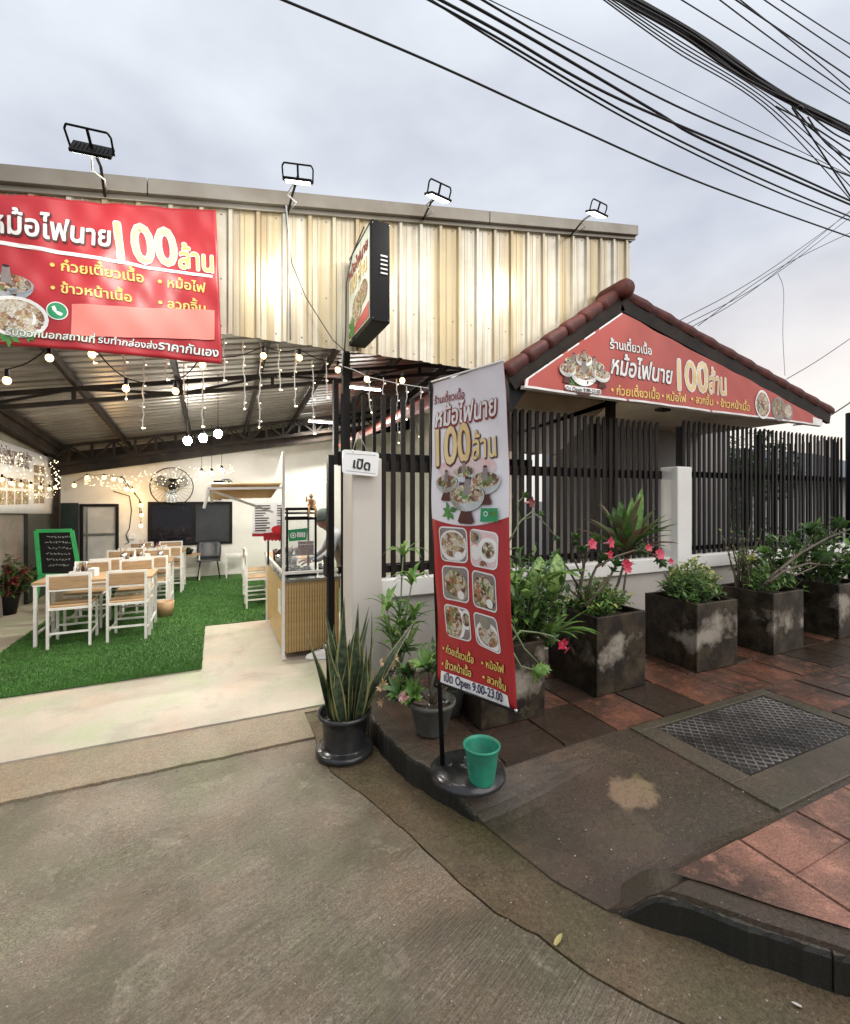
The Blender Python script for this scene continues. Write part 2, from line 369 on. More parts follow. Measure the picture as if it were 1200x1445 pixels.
# corrugated cladding, dirty cream with rust streaks that run down
n = Nd('streaked_cladding_sheet'); p = n.pos((7.5, 1, .22), True)
f = n.noise(p, 1.0, 3, .5); f2 = n.noise(n.pos((26, 1, .5), True), 1.0, 3, .5); f3 = n.noise(n.pos((3, 3, 3), True), 1.6, 6, .6)
c = n.mix(n.ramp(f, [(.47, 0.0), (.6, 1.0)]), (.60, .565, .47), (.50, .41, .24))
c = n.mix(n.ramp(f2, [(.47, 0.0), (.66, .7)]), c, (.32, .23, .12))
c = n.mix(n.ramp(f3, [(.45, 0.0), (.75, .5)]), c, (.36, .31, .22))
n.set(col=c, rough=.33, metal=.25); M['clad'] = n.mat
n = Nd('ceiling_sheet'); p = n.pos((.8, 5, 1), True)
c = n.mix(n.ramp(n.noise(p, 1.2, 5), [(.35, 0.0), (.65, 1.0)]), (.34, .32, .30), (.22, .2, .18)); n.set(col=c, rough=.3, metal=.55); M['ceil'] = n.mat
M['gutter_m'] = mat('dull_metal_flashing', (.3, .28, .24), .45, .4, col2=(.2, .17, .13), ns=2.2, world=True)

# turf
n = Nd('artificial_turf'); p = n.pos(world=True)
c = n.mix(n.ramp(n.noise(p, 2.0, 5), [(.35, 0.0), (.65, 1.0)]), (.05, .145, .022), (.075, .19, .03))
c = n.mix(n.ramp(n.noise(p, 190, 2), [(.4, .7), (.62, 0.0)]), c, (.012, .06, .008)); n.set(col=c, rough=.7); n.bump(n.noise(p, 220, 2), .8, .01); M['turf'] = n.mat
M['blade'] = mat('turf_blade', (.065, .185, .03), .6, col2=(.045, .12, .022), ns=3, world=True)

# foliage
def leafm(name, a, b, ns=25, rough=.4, tr=.25, stripe=None):
    n = Nd(name); p = n.pos(); f = n.noise(p, ns, 3)
    c = n.mix(n.ramp(f, [(.38, 0.0), (.62, 1.0)]), a, b)
    n.set(col=c, rough=rough); n.b.inputs['Subsurface Weight'].default_value = 0
    tl = n.t.nodes.new('ShaderNodeBsdfTranslucent'); n.t.links.new(c, tl.inputs[0]); ms = n.t.nodes.new('ShaderNodeMixShader'); ms.inputs[0].default_value = tr
    n.t.links.new(n.b.outputs[0], ms.inputs[1]); n.t.links.new(tl.outputs[0], ms.inputs[2]); n.t.links.new(ms.outputs[0], n.out.inputs[0]); return n.mat
M['leaf'] = leafm('green_leaf', (.10, .20, .045), (.05, .115, .028))
M['leafl'] = leafm('light_green_leaf', (.22, .36, .09), (.11, .24, .05))
M['leafd'] = leafm('dark_green_leaf', (.03, .065, .02), (.05, .10, .028))
M['leafv'] = leafm('variegated_yellow_leaf', (.6, .58, .2), (.25, .36, .08), 12)
M['leafdf'] = leafm('speckled_dumb_cane_leaf', (.3, .42, .1), (.04, .15, .03), 35)
M['snake'] = leafm('banded_snake_plant_leaf', (.018, .038, .018), (.075, .10, .055), 34, tr=.04)
M['snakee'] = leafm('yellow_leaf_margin', (.34, .32, .13), (.2, .21, .08), 8, tr=.08)
M['cordy'] = leafm('bronze_green_leaf', (.12, .17, .07), (.2, .09, .07), 6)
M['petal'] = leafm('crimson_petal', (.5, .012, .04), (.6, .05, .12), 40, tr=.1)
M['petalp'] = leafm('pale_pink_petal', (.75, .22, .28), (.85, .5, .5), 20)
M['drypet'] = leafm('faded_cream_petal', (.6, .42, .26), (.4, .3, .16), 20)
M['stem'] = mat('grey_brown_stem', (.13, .1, .07), .7, col2=(.07, .055, .035), ns=12)
M['stemg'] = mat('green_stem', (.2, .24, .13), .6, col2=(.12, .16, .07), ns=12)
M['deadleaf'] = mat('yellow_fallen_leaf', (.5, .42, .16), .6)
M['yellow'] = mat('yellow_lamp_glass', (.7, .5, .2), .3)
M['bulb_warm'] = emis('lit_warm_bulb', (1.0, .66, .26), 3.5)
M['bulb_white'] = emis('lit_white_bulb', (1.0, .97, .9), 60)
M['fairy'] = emis('lit_fairy_light', (1.0, .84, .55), 3)
M['led'] = emis('lit_led_panel', (1.0, .98, .9), 9)
M['tube'] = emis('lit_tube_lamp', (.95, 1.0, .97), 20)
M['box_lit'] = mat('sign_face_vinyl', (.75, .72, .68), .35, col2=(.5, .6, .5), ns=8)

# ------------------------------------------------------------------ ground, road, pavement
def jedge(p, q, n, amp, rnd):
    p, q = Vector(p), Vector(q); d = (q - p); nn = Vector((-d.y, d.x)).normalized(); out = []
    w = 0
    for i in range(n + 1):
        w = w * .6 + rnd.uniform(-amp, amp)
        out.append(p + d * i / n + nn * w)
    return out
def slab(name, outline, z, th, m, parent=None):
    b = bmesh.new(); vs = [b.verts.new((x, y, z)) for x, y in outline]
    f = b.faces.new(vs); 
    if f.normal.z < 0 or True:
        f.normal_update()
        if f.normal.z < 0: f.normal_flip()
    r = bmesh.ops.extrude_face_region(b, geom=[f]); nv = [g for g in r['geom'] if isinstance(g, bmesh.types.BMVert)]
    for v in nv: v.co.z -= th
    bmesh.ops.recalc_face_normals(b, faces=b.faces[:]); bmesh.ops.triangulate(b, faces=[x for x in b.faces if len(x.verts) > 4])
    me = bpy.data.meshes.new(name); b.to_mesh(me); b.free(); me.materials.append(m)
    return link(name, me, parent)
mb = MB(); mb.add([(-300, -300, -.05), (300, -300, -.05), (300, 300, -.05), (-300, 300, -.05)], [(0, 1, 2, 3)], M['mortar'])
tag(mb.obj('ground', recalc=False), kind='structure')

KP = [(3.5, .955), (2.95, .93), (2.70, .939), (2.389, .977), (2.188, 1.05), (1.972, 1.144), (1.86, 1.18), (1.72, 1.21), (1.50, 1.26), (1.303, 1.354),
      (1.106, 1.55), (.942, 1.674), (.809, 1.79), (.70, 1.88), (.45, 2.12), (.1, 2.55), (-.4, 3.3), (-.9, 4.6), (-1.4, 8), (-1.8, 14), (-2, 40)]
def Kx(y):
    if y >= KP[0][0]: return KP[0][1]
    for (y0, x0), (y1, x1) in zip(KP, KP[1:]):
        if y1 <= y <= y0: return x0 + (x1 - x0) * (y0 - y) / (y0 - y1)
    return KP[-1][1]
def sm(a, b, x):
    t = max(0, min(1, (x - a) / (b - a))); return t * t * (3 - 2 * t)
def hk(y): return .15 - .137 * sm(2.17, 1.86, y) * (1 - sm(1.29, 1.15, y))
def kw(y): return .13 if y > 1.6 else .15
def hp(y, t):
    h = hk(y); return h + (.15 - h) * sm(0, 1.1, t)

rnd = random.Random(3)
GC = [G(467, 1090), G(515, 1124), G(580, 1180), G(650, 1248), G(700, 1289), G(760, 1321), G(833, 1376), G(925, 1427), G(971, 1450)]
GC = [(v.x, v.y) for v in GC]
gx = [(.60, 3.06)] + GC + [(1.62, .32), (2.1, -.15), (3.0, -.8), (4.4, -1.5), (8, -2.1), (40, -2.8)]
def dens(pts, step, amp):
    out = []
    for (a, b_) in zip(pts, pts[1:]):
        a, b_ = Vector(a), Vector(b_); k = max(1, int(min((b_ - a).length, 3) / step))
        for i in range(k): out.append(a.lerp(b_, i / k) + Vector((rnd.uniform(-amp, amp), rnd.uniform(-amp, amp))))
    out.append(Vector(pts[-1])); return out
gline = dens(gx, .05, .003)
e2 = jedge((-30, 3.085), (-1.3, 3.085), 30, .004, rnd) + jedge((-1.25, 3.085), (.60, 3.06), 60, .005, rnd)[1:]
def off(pts, dx, dy): return [(p[0] + dx, p[1] + dy) for p in pts]
road_o = off(e2, 0, -.004) + off([(p[0] + rnd.uniform(-.004, .002), p[1]) for p in gline[1:]], -.0015, -.001) + [(40, -60), (-30, -60)]
tag(slab('road', [(p[0], p[1]) for p in road_o], .0, .045, M['road']), kind='structure')
kl = [(Kx(y), y) for y in [3.45 - .05 * i for i in range(90)]] + [(KP[i][1], KP[i][0]) for i in range(18, 21)]
gut_o = [(.605, 3.07)] + [(p[0] + .0015, p[1] + .001) for p in gline[1:]] + [(k[0] + .03, k[1]) for k in kl[::-1]] + [(.605, 3.45)]
tag(slab('gutter_strip', gut_o, .004, .045, M['gutter']), kind='structure')
e1 = jedge((-30, 3.535), (-1.3, 3.535), 30, .001, rnd) + jedge((-1.25, 3.535), (.955, 3.50), 60, .002, rnd)[1:]
apr = off(e2, 0, .006) + [(.60, 3.45), (.95, 3.45)] + [(p[0], p[1] - .005) for p in e1[::-1]]
tag(slab('apron', apr, .012, .05, M['apron']), kind='structure')
flo = [(p[0], p[1] + .004) for p in e1] + [(5.5, 3.5), (5.5, 16), (-30, 16)]
tag(slab('terrace_floor', flo, .022, .06, M['slab']), kind='structure')

# pavement sheet with the dropped ramp
ys = [3.5 - .05 * i for i in range(100)] + [-1.6, -1.8, -1.95]
ts = [0.02, .13, .2, .3, .45, .6, .8, 1.0, 1.2, 1.6, 2.5, 5, 12, 30]
vs = []; fs = []
for y in ys:
    for t in ts: vs.append((Kx(y) + t, y, hp(y, t) - .001))
n = len(ts)
for i in range(len(ys) - 1):
    for j in range(n - 1): fs.append((i*n+j, i*n+j+1, (i+1)*n+j+1, (i+1)*n+j))
for i in range(len(ys) - 1):       # skirt down to the gutter
    b0 = len(vs); vs += [(vs[i*n][0], vs[i*n][1], -.05), (vs[(i+1)*n][0], vs[(i+1)*n][1], -.05)]; fs.append((i*n, (i+1)*n, b0+1, b0))
mb = MB(); mb.add(vs, fs, M['patch'], False)
pav = mb.obj('pavement', recalc=False); tag(pav, kind='structure')
# second sheet far away so that the pavement goes on beside the wall
tl = .42; tiles = []
def tile_mesh(m, i):
    b = MB(); g = .008; h = .02
    x1 = y1 = tl - g
    b.box((g, g, -h), (x1, y1, 0), m); me = b.mesh('paving_tile'); return me
def tile_grooved(m):
    b = MB(); g = .008
    vs = []; k = 3
    b.box((g, g, -.03), (tl - g, tl - g, -.004), m)
    w = (tl - 2 * g) / 2
    for i in range(2):
        b.box((g + .002, g + i * w + .003, -.0039), (tl - g - .002, g + (i + 1) * w - .003, 0), m)
    return b.mesh('paving_tile')
TM = {k: tile_grooved(M[k]) for k in ('paver', 'paver2', 'paverd')}
def put_tile(x, y, kind):
    o = link('paving_tile', TM[kind], pav); o.location = (x, y, .157 + rnd.uniform(-.003, .003)); o.rotation_euler = (rnd.uniform(-.006, .006), rnd.uniform(-.006, .006), rnd.uniform(-.004, .004))
for r in range(4):
    y = 2.07 + r * tl
    if y + tl > 3.9: break
    for c in range(22):
        x = 1.44 + c * tl
        if y < 2.3 and x < 1.4: continue
        k = 'paver' if rnd.random() < .82 else 'paverd'
        if x > 3.9 and rnd.random() < .35: k = 'paverd'
        if y + tl > 3.55: continue
        put_tile(x, y, k)
for r in range(2):
    for c in range(14): put_tile(3.79 + c * tl, 1.23 + r * tl, 'paver' if rnd.random() < .6 else 'paverd')
for r in range(4):
    y = 1.2 - (r + 1) * tl
    for c in range(17):
        x = 1.18 + c * tl
        if x < Kx(y) + .03:
            if x + tl < Kx(y + tl) + .15: continue
            vs = []; k_ = 8      # cut tile along the kerb
            for i_ in range(k_ + 1):
                yy = y + .008 + (tl - .016) * i_ / k_; xa = max(x + .008, Kx(yy) + .13); xb = max(xa, x + tl - .008); vs += [(xa, yy, .157), (xb, yy, .157)]
            b = MB(); b.add(vs, [(q*2, q*2+1, q*2+3, q*2+2) for q in range(k_)], M['paver2']); b.obj('paving_tile', pav, recalc=False); continue
        put_tile(x, y, 'paver2' if rnd.random() < .85 else 'paver')
# kerb stones
s = 3.46; k = 0
def kerb_stone(y0, y1, name='kerb_stone'):
    b = MB(); m = max(2, int((y0 - y1) / .014)); rows = []
    prof = lambda h, w: [(0, -.05), (0.002, h - .022), (.008 + rnd.uniform(-.003, .005), h - .006 + rnd.uniform(-.003, .001)), (.022 + rnd.uniform(-.004, .006), h + rnd.uniform(-.002, .001)), (w - .01, h + rnd.uniform(-.001, .001)), (w, h - .006), (w, -.02)]
    vs = []
    for i in range(m + 1):
        y = y0 + (y1 - y0) * i / m; x = Kx(y); e = .02
        tx = Kx(y - e) - Kx(y + e); ty = -2 * e; L_ = math.hypot(tx, ty); nx, ny = -ty / L_, tx / L_
        h = hk(y) + .004 - (.022 if y < 1.3 else 0); j = .004 * math.sin(y * 37) + rnd.uniform(-.003, .003)
        for a, z in prof(h, kw(y)):
            vs.append((x + nx * (a + j), y + ny * (a + j), z))
    fs = [(i*7+q, i*7+q+1, (i+1)*7+q+1, (i+1)*7+q) for i in range(m) for q in range(2, 6)]
    fs += [tuple(range(7))[::-1], tuple(m*7 + q for q in range(7))]
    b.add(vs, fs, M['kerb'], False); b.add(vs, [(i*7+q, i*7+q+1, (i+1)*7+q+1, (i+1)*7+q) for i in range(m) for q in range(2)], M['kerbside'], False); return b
kerb = empty('kerb'); tag(kerb, kind='structure')
cuts = [3.47, 2.95, 2.42, 1.93]
yc = cuts[:]
for a, c_ in zip(cuts, cuts[1:]): kerb_stone(a - .003, c_ + .003).obj('kerb_stone', kerb)
for a, c_ in ((1.255, .78), (.78, .55), (.55, .2), (.2, -.15), (-.15, -.5), (-.5, -.85)): kerb_stone(a - .002, c_ + .002).obj('kerb_stone', kerb)

# drain cover: concrete frame, cast iron plate with raised lozenges
dr = empty('drain_cover', (0, 0, 0), 0, 'dark rectangular cast iron drain cover with raised lozenge pattern set in the pavement', 'drain cover')
b = MB(); X0, X1, Y0, Y1 = 2.53, 3.66, 1.44, 2.0
b.box((2.38, 1.225, .12), (3.78, Y0, .160), M['frameconc']); b.box((2.38, Y1, .12), (3.78, 2.065, .160), M['frameconc'])
b.box((2.38, Y0, .12), (X0, Y1, .160), M['frameconc']); b.box((X1, Y0, .12), (3.78, Y1, .160), M['frameconc'])
b.obj('concrete_frame', dr, bev=.004)
b = MB(); b.box((X0 + .008, Y0 + .008, .12), (X1 - .008, Y1 - .008, .153), M['iron']); b.obj('iron_plate', dr)
b = MB(); nx, ny = 34, 17; ln = .02
for i in range(nx):
    for j in range(ny):
        cx = X0 + .03 + (X1 - X0 - .06) * i / (nx - 1); cy = Y0 + .03 + (Y1 - Y0 - .06) * j / (ny - 1)
        a = PI / 4 if (i + j) % 2 else -PI / 4
        c, s_ = math.cos(a), math.sin(a); w = .0055
        vs = [(cx + c*u - s_*v, cy + s_*u + c*v, z) for z, q in ((.153, 1), (.1575, .75)) for u, v in ((-ln*q, -w*q), (ln*q, -w*q), (ln*q, w*q), (-ln*q, w*q))]
        b.add(vs, [(4, 5, 6, 7), (0, 1, 5, 4), (1, 2, 6, 5), (2, 3, 7, 6), (3, 0, 4, 7)], M['ironraised'])
tag(b.obj('raised_tread', dr), kind='stuff')

# carpet of artificial grass: a cut sheet with blades
tb = 0.024
carp = [(-2.0, 4.66), (-.12, 4.70), (-.12, 6.28), (3.2, 6.25), (3.2, 10.35), (-2.0, 10.35)]
turf = slab('artificial_grass', carp, .034, .01, M['turf']); tag(turf, kind='structure')
import numpy as np
rs = np.random.RandomState(5); nb = 70000
pu = rs.rand(nb * 2, 2); X_ = -2.0 + pu[:, 0] * 3.2; Y_ = 4.66 + (pu[:, 1] ** 1.7) * 5.0
ok = ((X_ < -.12) | (Y_ > 6.28)) & (X_ > -2.0); X_ = X_[ok][:nb]; Y_ = Y_[ok][:nb]; k = len(X_)
an = rs.rand(k) * 6.28; w = .0022 + Y_ * .0003; hgt = .013 + rs.rand(k) * .012; lx = (rs.rand(k) - .5) * .02; ly = (rs.rand(k) - .5) * .02
V = np.zeros((k, 3, 3), 'f'); V[:, 0] = np.c_[X_ - np.cos(an) * w, Y_ - np.sin(an) * w, np.full(k, .034)]
V[:, 1] = np.c_[X_ + np.cos(an) * w, Y_ + np.sin(an) * w, np.full(k, .034)]; V[:, 2] = np.c_[X_ + lx, Y_ + ly, .034 + hgt]
me = bpy.data.meshes.new('grass_blades'); me.vertices.add(k * 3); me.vertices.foreach_set('co', V.ravel()); me.loops.add(k * 3)
me.loops.foreach_set('vertex_index', np.arange(k * 3, dtype='i')); me.polygons.add(k); me.polygons.foreach_set('loop_start', np.arange(0, k * 3, 3, dtype='i'))
me.update(calc_edges=True); me.materials.append(M['blade']); tag(link('grass_blades', me, turf), kind='stuff')

# small litter on the road
def leaf_strip(mb_, base, d, up, ln, w, bend, m, seg=4, fold=.25, prof=None, tw=0, m2=None, edge=.16):
    base = Vector(base); d = Vector(d).normalized(); up = Vector(up)
    s_ = d.cross(up)
    if s_.length < 1e-3: s_ = d.orthogonal()
    s_.normalize(); nrm = s_.cross(d).normalized(); p = base.copy(); vs = []; st = ln / seg
    for i in range(seg + 1):
        t = i / seg; ww = w * (prof(t) if prof else math.sin(PI * min(1, .12 + t * .88)) ** .75)
        ss = s_ * math.cos(tw * t) + nrm * math.sin(tw * t); nn = nrm * math.cos(tw * t) - s_ * math.sin(tw * t)
        vs += [p - ss * ww / 2 + nn * ww * fold, p, p + ss * ww / 2 + nn * ww * fold]
        if m2 is not None: vs += [p - ss * ww * (.5 - edge) + nn * ww * fold * .7, p + ss * ww * (.5 - edge) + nn * ww * fold * .7]
        p = p + d * st
        R_ = Matrix.Rotation(-bend / seg, 3, s_); d = (R_ @ d).normalized(); nrm = (R_ @ nrm).normalized()
    k = 5 if m2 is not None else 3
    if m2 is None:
        mb_.add(vs, [(i*k, i*k+1, (i+1)*k+1, (i+1)*k) for i in range(seg)] + [(i*k+1, i*k+2, (i+1)*k+2, (i+1)*k+1) for i in range(seg)], m, True)
    else:
        mb_.add(vs, [q for i in range(seg) for q in ((i*k+3, i*k+1, (i+1)*k+1, (i+1)*k+3), (i*k+1, i*k+4, (i+1)*k+4, (i+1)*k+1))], m, True)
        mb_.add(vs, [q for i in range(seg) for q in ((i*k, i*k+3, (i+1)*k+3, (i+1)*k), (i*k+4, i*k+2, (i+1)*k+2, (i+1)*k+4))], m2, True)
for (px, py, ln, an, lab, m) in ((783, 1334, .052, .3, 'large yellow fallen leaf lying on the road near the gutter', 'deadleaf'), (1132, 1421, .03, 2.4, 'white petal lying below the kerb', 'pebble')):
    b = MB(); g = G(px, py, .008); leaf_strip(b, g, (math.cos(an), math.sin(an), .05), (0, 0, 1), ln, ln * .36, -.5, M[m], 5)
    tag(b.obj('fallen_leaf', None, recalc=False), lab, 'leaf')
b = MB(); q = random.Random(9)
for i in range(120):
    g = G(q.uniform(0, 1200), q.uniform(1080, 1440), 0); 
    if g.x > Kx(g.y) - .02: continue
    r = q.uniform(.0015, .0045); b.ball((g.x, g.y, .006 + r * .3), r, M['pebble'], 5, (1, q.uniform(.5, 1), .5))
for i in range(60):
    g = G(q.uniform(700, 1200), q.uniform(960, 1250), .16); t = g.x - Kx(g.y)
    if t < .05: continue
    r = q.uniform(.002, .005); b.ball((g.x, g.y, hp(g.y, t) + .004), r, M['pebble'], 5, (1, q.uniform(.4, 1), .5))
tag(b.obj('grit'), kind='stuff')

# ------------------------------------------------------------------ boundary wall, pillars, fences
wall = empty('boundary_wall', (1.21, 3.5, 0), 0, 'low grey rendered boundary wall with projecting sill beneath the black slat fence', 'wall')
b = MB(); b.box((0.002, .02, 0), (11, .14, .80), M['wallpaint']); b.obj('wall_body', wall)
b = MB(); b.box((0.002, -.03, .80), (11, .17, .95), M['wallwhite']); b.obj('sill', wall, bev=.008)
def pillar(x0, x1, y0, y1, z1, lab, m, cap=False):
    t = empty('pillar', ((x0+x1)/2, (y0+y1)/2, 0), 0, lab, 'pillar'); b = MB(); hx, hy = (x1-x0)/2, (y1-y0)/2
    b.box((-hx, -hy, -.02), (hx, hy, z1), m); b.obj('shaft', t, bev=.012)
    b = MB(); b.box((-hx-.004, -hy-.004, -.02), (hx+.004, hy+.004, .16), m); b.obj('plinth', t, bev=.006)
    return t
pillar(.96, 1.207, 3.44, 3.72, 1.93, 'warm grey gate pillar behind the snake plant, carrying the white hanging sign', M['wallpaint'])
pillar(4.66, 4.90, 3.40, 3.62, 1.97, 'white painted pillar halfway along the black fence', M['wallwhite'])

def slat_mesh(h, w=.042, d=.014, m=None):
    b = MB(); m = m or M['black']
    vs = [(-w/2,-d/2,0),(w/2,-d/2,0),(w/2,d/2,0),(-w/2,d/2,0),(-w/2,-d/2,h),(w/2,-d/2,h-.0),(w/2,d/2,h-.03),(-w/2,d/2,h-.03)]
    b.add(vs, [(0,3,2,1),(4,5,6,7),(0,1,5,4),(1,2,6,5),(2,3,7,6),(3,0,4,7)], m); return b.mesh('slat')
def fence(name, x0, x1, y, z0, z1, pitch, rails, lab, cat, m='black', posts=(), zj=.0, w=.042):
    t = empty(name, (x0, y, 0), 0, lab, cat); me = slat_mesh(z1 - z0, m=M[m], w=w); n = int((x1 - x0) / pitch); q = random.Random(int(x0 * 10))
    for i in range(n + 1):
        o = link('slat', me, t); o.location = (i * pitch, 0, z0 + q.uniform(-zj, zj)); o.rotation_euler = (q.uniform(-.002, .002), q.uniform(-.002, .002), q.uniform(-.012, .012))
    for rz, rh in rails:
        b = MB(); b.box((-.03, .014, rz - rh/2), (x1 - x0 + .03, .055, rz + rh/2), M[m]); b.obj('rail', t)
    for px in posts:
        b = MB(); b.box((px - x0 - .03, .056, .8), (px - x0 + .03, .116, z1 - .06), M[m]); b.obj('post', t)
    return t
fence('slat_fence', 1.26, 4.60, 3.56, .955, 2.47, .088, ((1.02, .06), (1.88, .09)), 'black vertical slat fence on the sill between the grey and the white pillar', 'fence', 'blackrust', (2.4, 3.7), .006)
fence('slat_fence', 4.98, 8.52, 3.56, .955, 2.53, .093, ((1.02, .05), (1.90, .07)), 'long black slat fence right of the white pillar', 'fence', 'black', (5.03, 6.6, 8.52), .006)
fence('sliding_gate', .98, 2.95, 3.79, .10, 2.5, .092, ((.16, .09), (1.0, .06), (1.95, .12)), 'black sliding slat gate parked behind the fence, its slat tops showing above the hanging sign', 'gate', 'black', (), .02, .03)
# gate end: dark upright box section beside the pillar
pt = empty('gate_post', (.89, 3.86, 0), 0, 'tall black steel upright at the open end of the sliding gate beside the grey pillar', 'post')
b = MB(); b.box((-.025, -.03, .02), (.025, .05, 1.98), M['black']); b.obj('shaft', pt)
b = MB(); b.box((-.05, -.06, .95), (-.036, .06, 1.12), M['blackrust']); b.obj('lock_plate', pt)

# ------------------------------------------------------------------ terrace canopy
def ceilz(x, y): return 3.57 - .0985 * (y - 3.6) + .186 * x
can = empty('terrace_canopy', (0, 3.6, 0), 0, 'dark steel terrace canopy with streaked cream corrugated cladding along its front', 'canopy')
can.location = (0, 0, 0)
gz = lambda x: 3.725 + .184 * x         # underside of the flashing
def clad_panel(x0, x1):
    b = MB(); xs = []; x = x0; pitch = .19
    prof = [(0, 0), (.07, 0), (.083, -.022), (.107, -.022), (.12, 0), (.155, 0), (.158, -.004), (.164, -.004), (.167, 0)]
    k = int(math.floor(x0 / pitch)); 
    while k * pitch < x1:
        for a, d in prof: 
            xx = k * pitch + a
            if x0 <= xx < x1: xs.append((xx, d))
        k += 1
    xs = [(x0, 0)] + xs + [(x1, 0)]
    zb = 2.80 + rnd.uniform(-.004, .004); vs = []
    for xx, d in xs: vs += [(xx, 3.6 + d, zb), (xx, 3.6 + d, gz(xx) + .02), (xx, 3.604 + d, zb), (xx, 3.604 + d, gz(xx) + .02)]
    fs = []
    for i in range(len(xs) - 1):
        q = i * 4; fs += [(q, q+4, q+5, q+1), (q+2, q+3, q+7, q+6), (q, q+2, q+6, q+4)]
    b.add(vs, fs, M['clad']); sh_ = b.obj('cladding_sheet', can, recalc=False)
    b = MB(); kk = int(math.ceil(x0 / pitch))
    while kk * pitch + .03 < x1:
        for zz in (2.86, 3.2, gz(kk * pitch) - .06): b.ball((kk * pitch + .035, 3.597, zz), .006, M['gutter_m'], 6, (1, .5, 1))
        kk += 1
    tag(b.obj('screws', sh_), kind='stuff')
x = -2.85
while x < 4.1:
    clad_panel(x, min(x + .762, 4.13)); x += .76
b = MB()
b.box((4.115, 3.602, 2.8), (4.145, 3.66, gz(4.13)), M['clad']); b.obj('corner_trim', can)
def sloped_box(xa, xb, ya, yb, z0, z1, m, nm):
    b = MB(); s0 = gz(xa); s1 = gz(xb)
    vs = [(xa,ya,s0+z0),(xb,ya,s1+z0),(xb,yb,s1+z0),(xa,yb,s0+z0),(xa,ya,s0+z1),(xb,ya,s1+z1),(xb,yb,s1+z1),(xa,yb,s0+z1)]
    b.add(vs, [(0,3,2,1),(4,5,6,7),(0,1,5,4),(1,2,6,5),(2,3,7,6),(3,0,4,7)], m); return b.obj(nm, can, bev=.004)
for xa, xb in ((-2.9, -.42), (-.415, 2.28), (2.285, 4.2)): sloped_box(xa, xb, 3.53, 3.85, .0, .105, M['gutter_m'], 'flashing')
sloped_box(-2.9, 4.2, 3.565, 3.59, -.035, .0, M['gutter_m'], 'drip_strip')
# corrugated roof sheets seen from below (ribs run along X)
b = MB(); nyr = 34
for k in range(6):
    b = MB(); xa = -2.9 + k * 1.18; xb = xa + 1.185
    vs = []; fs = []; prof = []
    y = 3.62
    while y < 10.5: prof += [(y, 0), (y + .05, 0), (y + .065, .03), (y + .10, .03), (y + .115, 0)]; y += .165
    for yy, d in prof: vs += [(xa, yy, ceilz(xa, yy) + .06 + d + k*.0006), (xb, yy, ceilz(xb, yy) + .06 + d + k*.0006)]
    fs = [(i*2, i*2+1, i*2+3, i*2+2) for i in range(len(prof) - 1)]
    b.add(vs, fs, M['ceil']); b.obj('roof_sheet', can, recalc=False)
# added unseen top that keeps daylight from coming through the thin sheets
b = MB(); vs = [(xx, yy, ceilz(xx, yy) + .115) for xx, yy in ((-2.95, 3.6), (4.2, 3.6), (4.2, 10.6), (-2.95, 10.6))]
b.add(vs, [(0, 1, 2, 3)], M['gutter_m']); b.obj('daylight_block', can)
def beam(p, q, w, h, nm='rafter', m='steelroof'):
    b = MB(); b.bar(p, q, w, h, M[m]); return b.obj(nm, can)
for xr in (-2.42, -1.5, -.45, .55, 1.45, 2.5, 3.6):
    beam((xr, 3.66, ceilz(xr, 3.66) - .02), (xr, 10.4, ceilz(xr, 10.4) - .02), .05, .1)
for yr, hh in ((3.72, .1),): beam((-2.85, yr, ceilz(-2.85, yr) - .05), (4.1, yr, ceilz(4.1, yr) - .05), .05, hh, 'purlin')
# trusses across
def truss(y, dz, drop, step):
    pt = []
    b = MB(); xa, xb = -2.6, 4.1
    b.bar((xa, y, ceilz(xa, y) - dz), (xb, y, ceilz(xb, y) - dz), .05, .05, M['steelroof'])
    zl = lambda x: ceilz(x, y) - dz - drop
    b.bar((xa, y, zl(xa)), (xb, y, zl(xb)), .05, .05, M['steelroof'])
    x = xa; i = 0
    while x < xb - .1:
        b.bar((x, y, ceilz(x, y) - dz), (x, y, zl(x)), .04, .04, M['steelroof'])
        x2 = min(x + step, xb); 
        if i % 2: b.bar((x, y, ceilz(x, y) - dz), (x2, y, zl(x2)), .03, .03, M['steelroof'])
        else: b.bar((x, y, zl(x)), (x2, y, ceilz(x2, y) - dz), .03, .03, M['steelroof'])
        x = x2; i += 1
    b.obj('truss', can)
truss(6.5, .12, .15, 1.1)
truss(9.6, .03, .30, .32)
beam((-2.6, 9.75, ceilz(-2.6, 9.75) - .38), (4.1, 9.75, ceilz(4.1, 9.75) - .38), .1, .22, 'tie_beam')
beam((-2.5, 3.7, ceilz(-2.5, 3.7) - .12), (-2.5, 10.3, ceilz(-2.5, 10.3) - .05), .12, .22, 'side_beam')
for (cx, cy) in ((1.02, 3.78), (-2.5, 3.7), (4.05, 3.78), (-2.5, 9.8)):
    b = MB(); b.box((cx - .04, cy - .04, .0), (cx + .04, cy + .04, ceilz(cx, cy) - .05), M['steelroof'])
    if cx != 1.02: b.obj('post', can)
    else:
        b = MB(); b.box((cx - .03, cy + .04, 1.9), (cx + .03, cy + .1, ceilz(cx, cy) - .02), M['black']); b.box((cx - .11, cy + .04, 1.9), (cx - .07, cy + .1, 2.62), M['black']); b.obj('post', can)

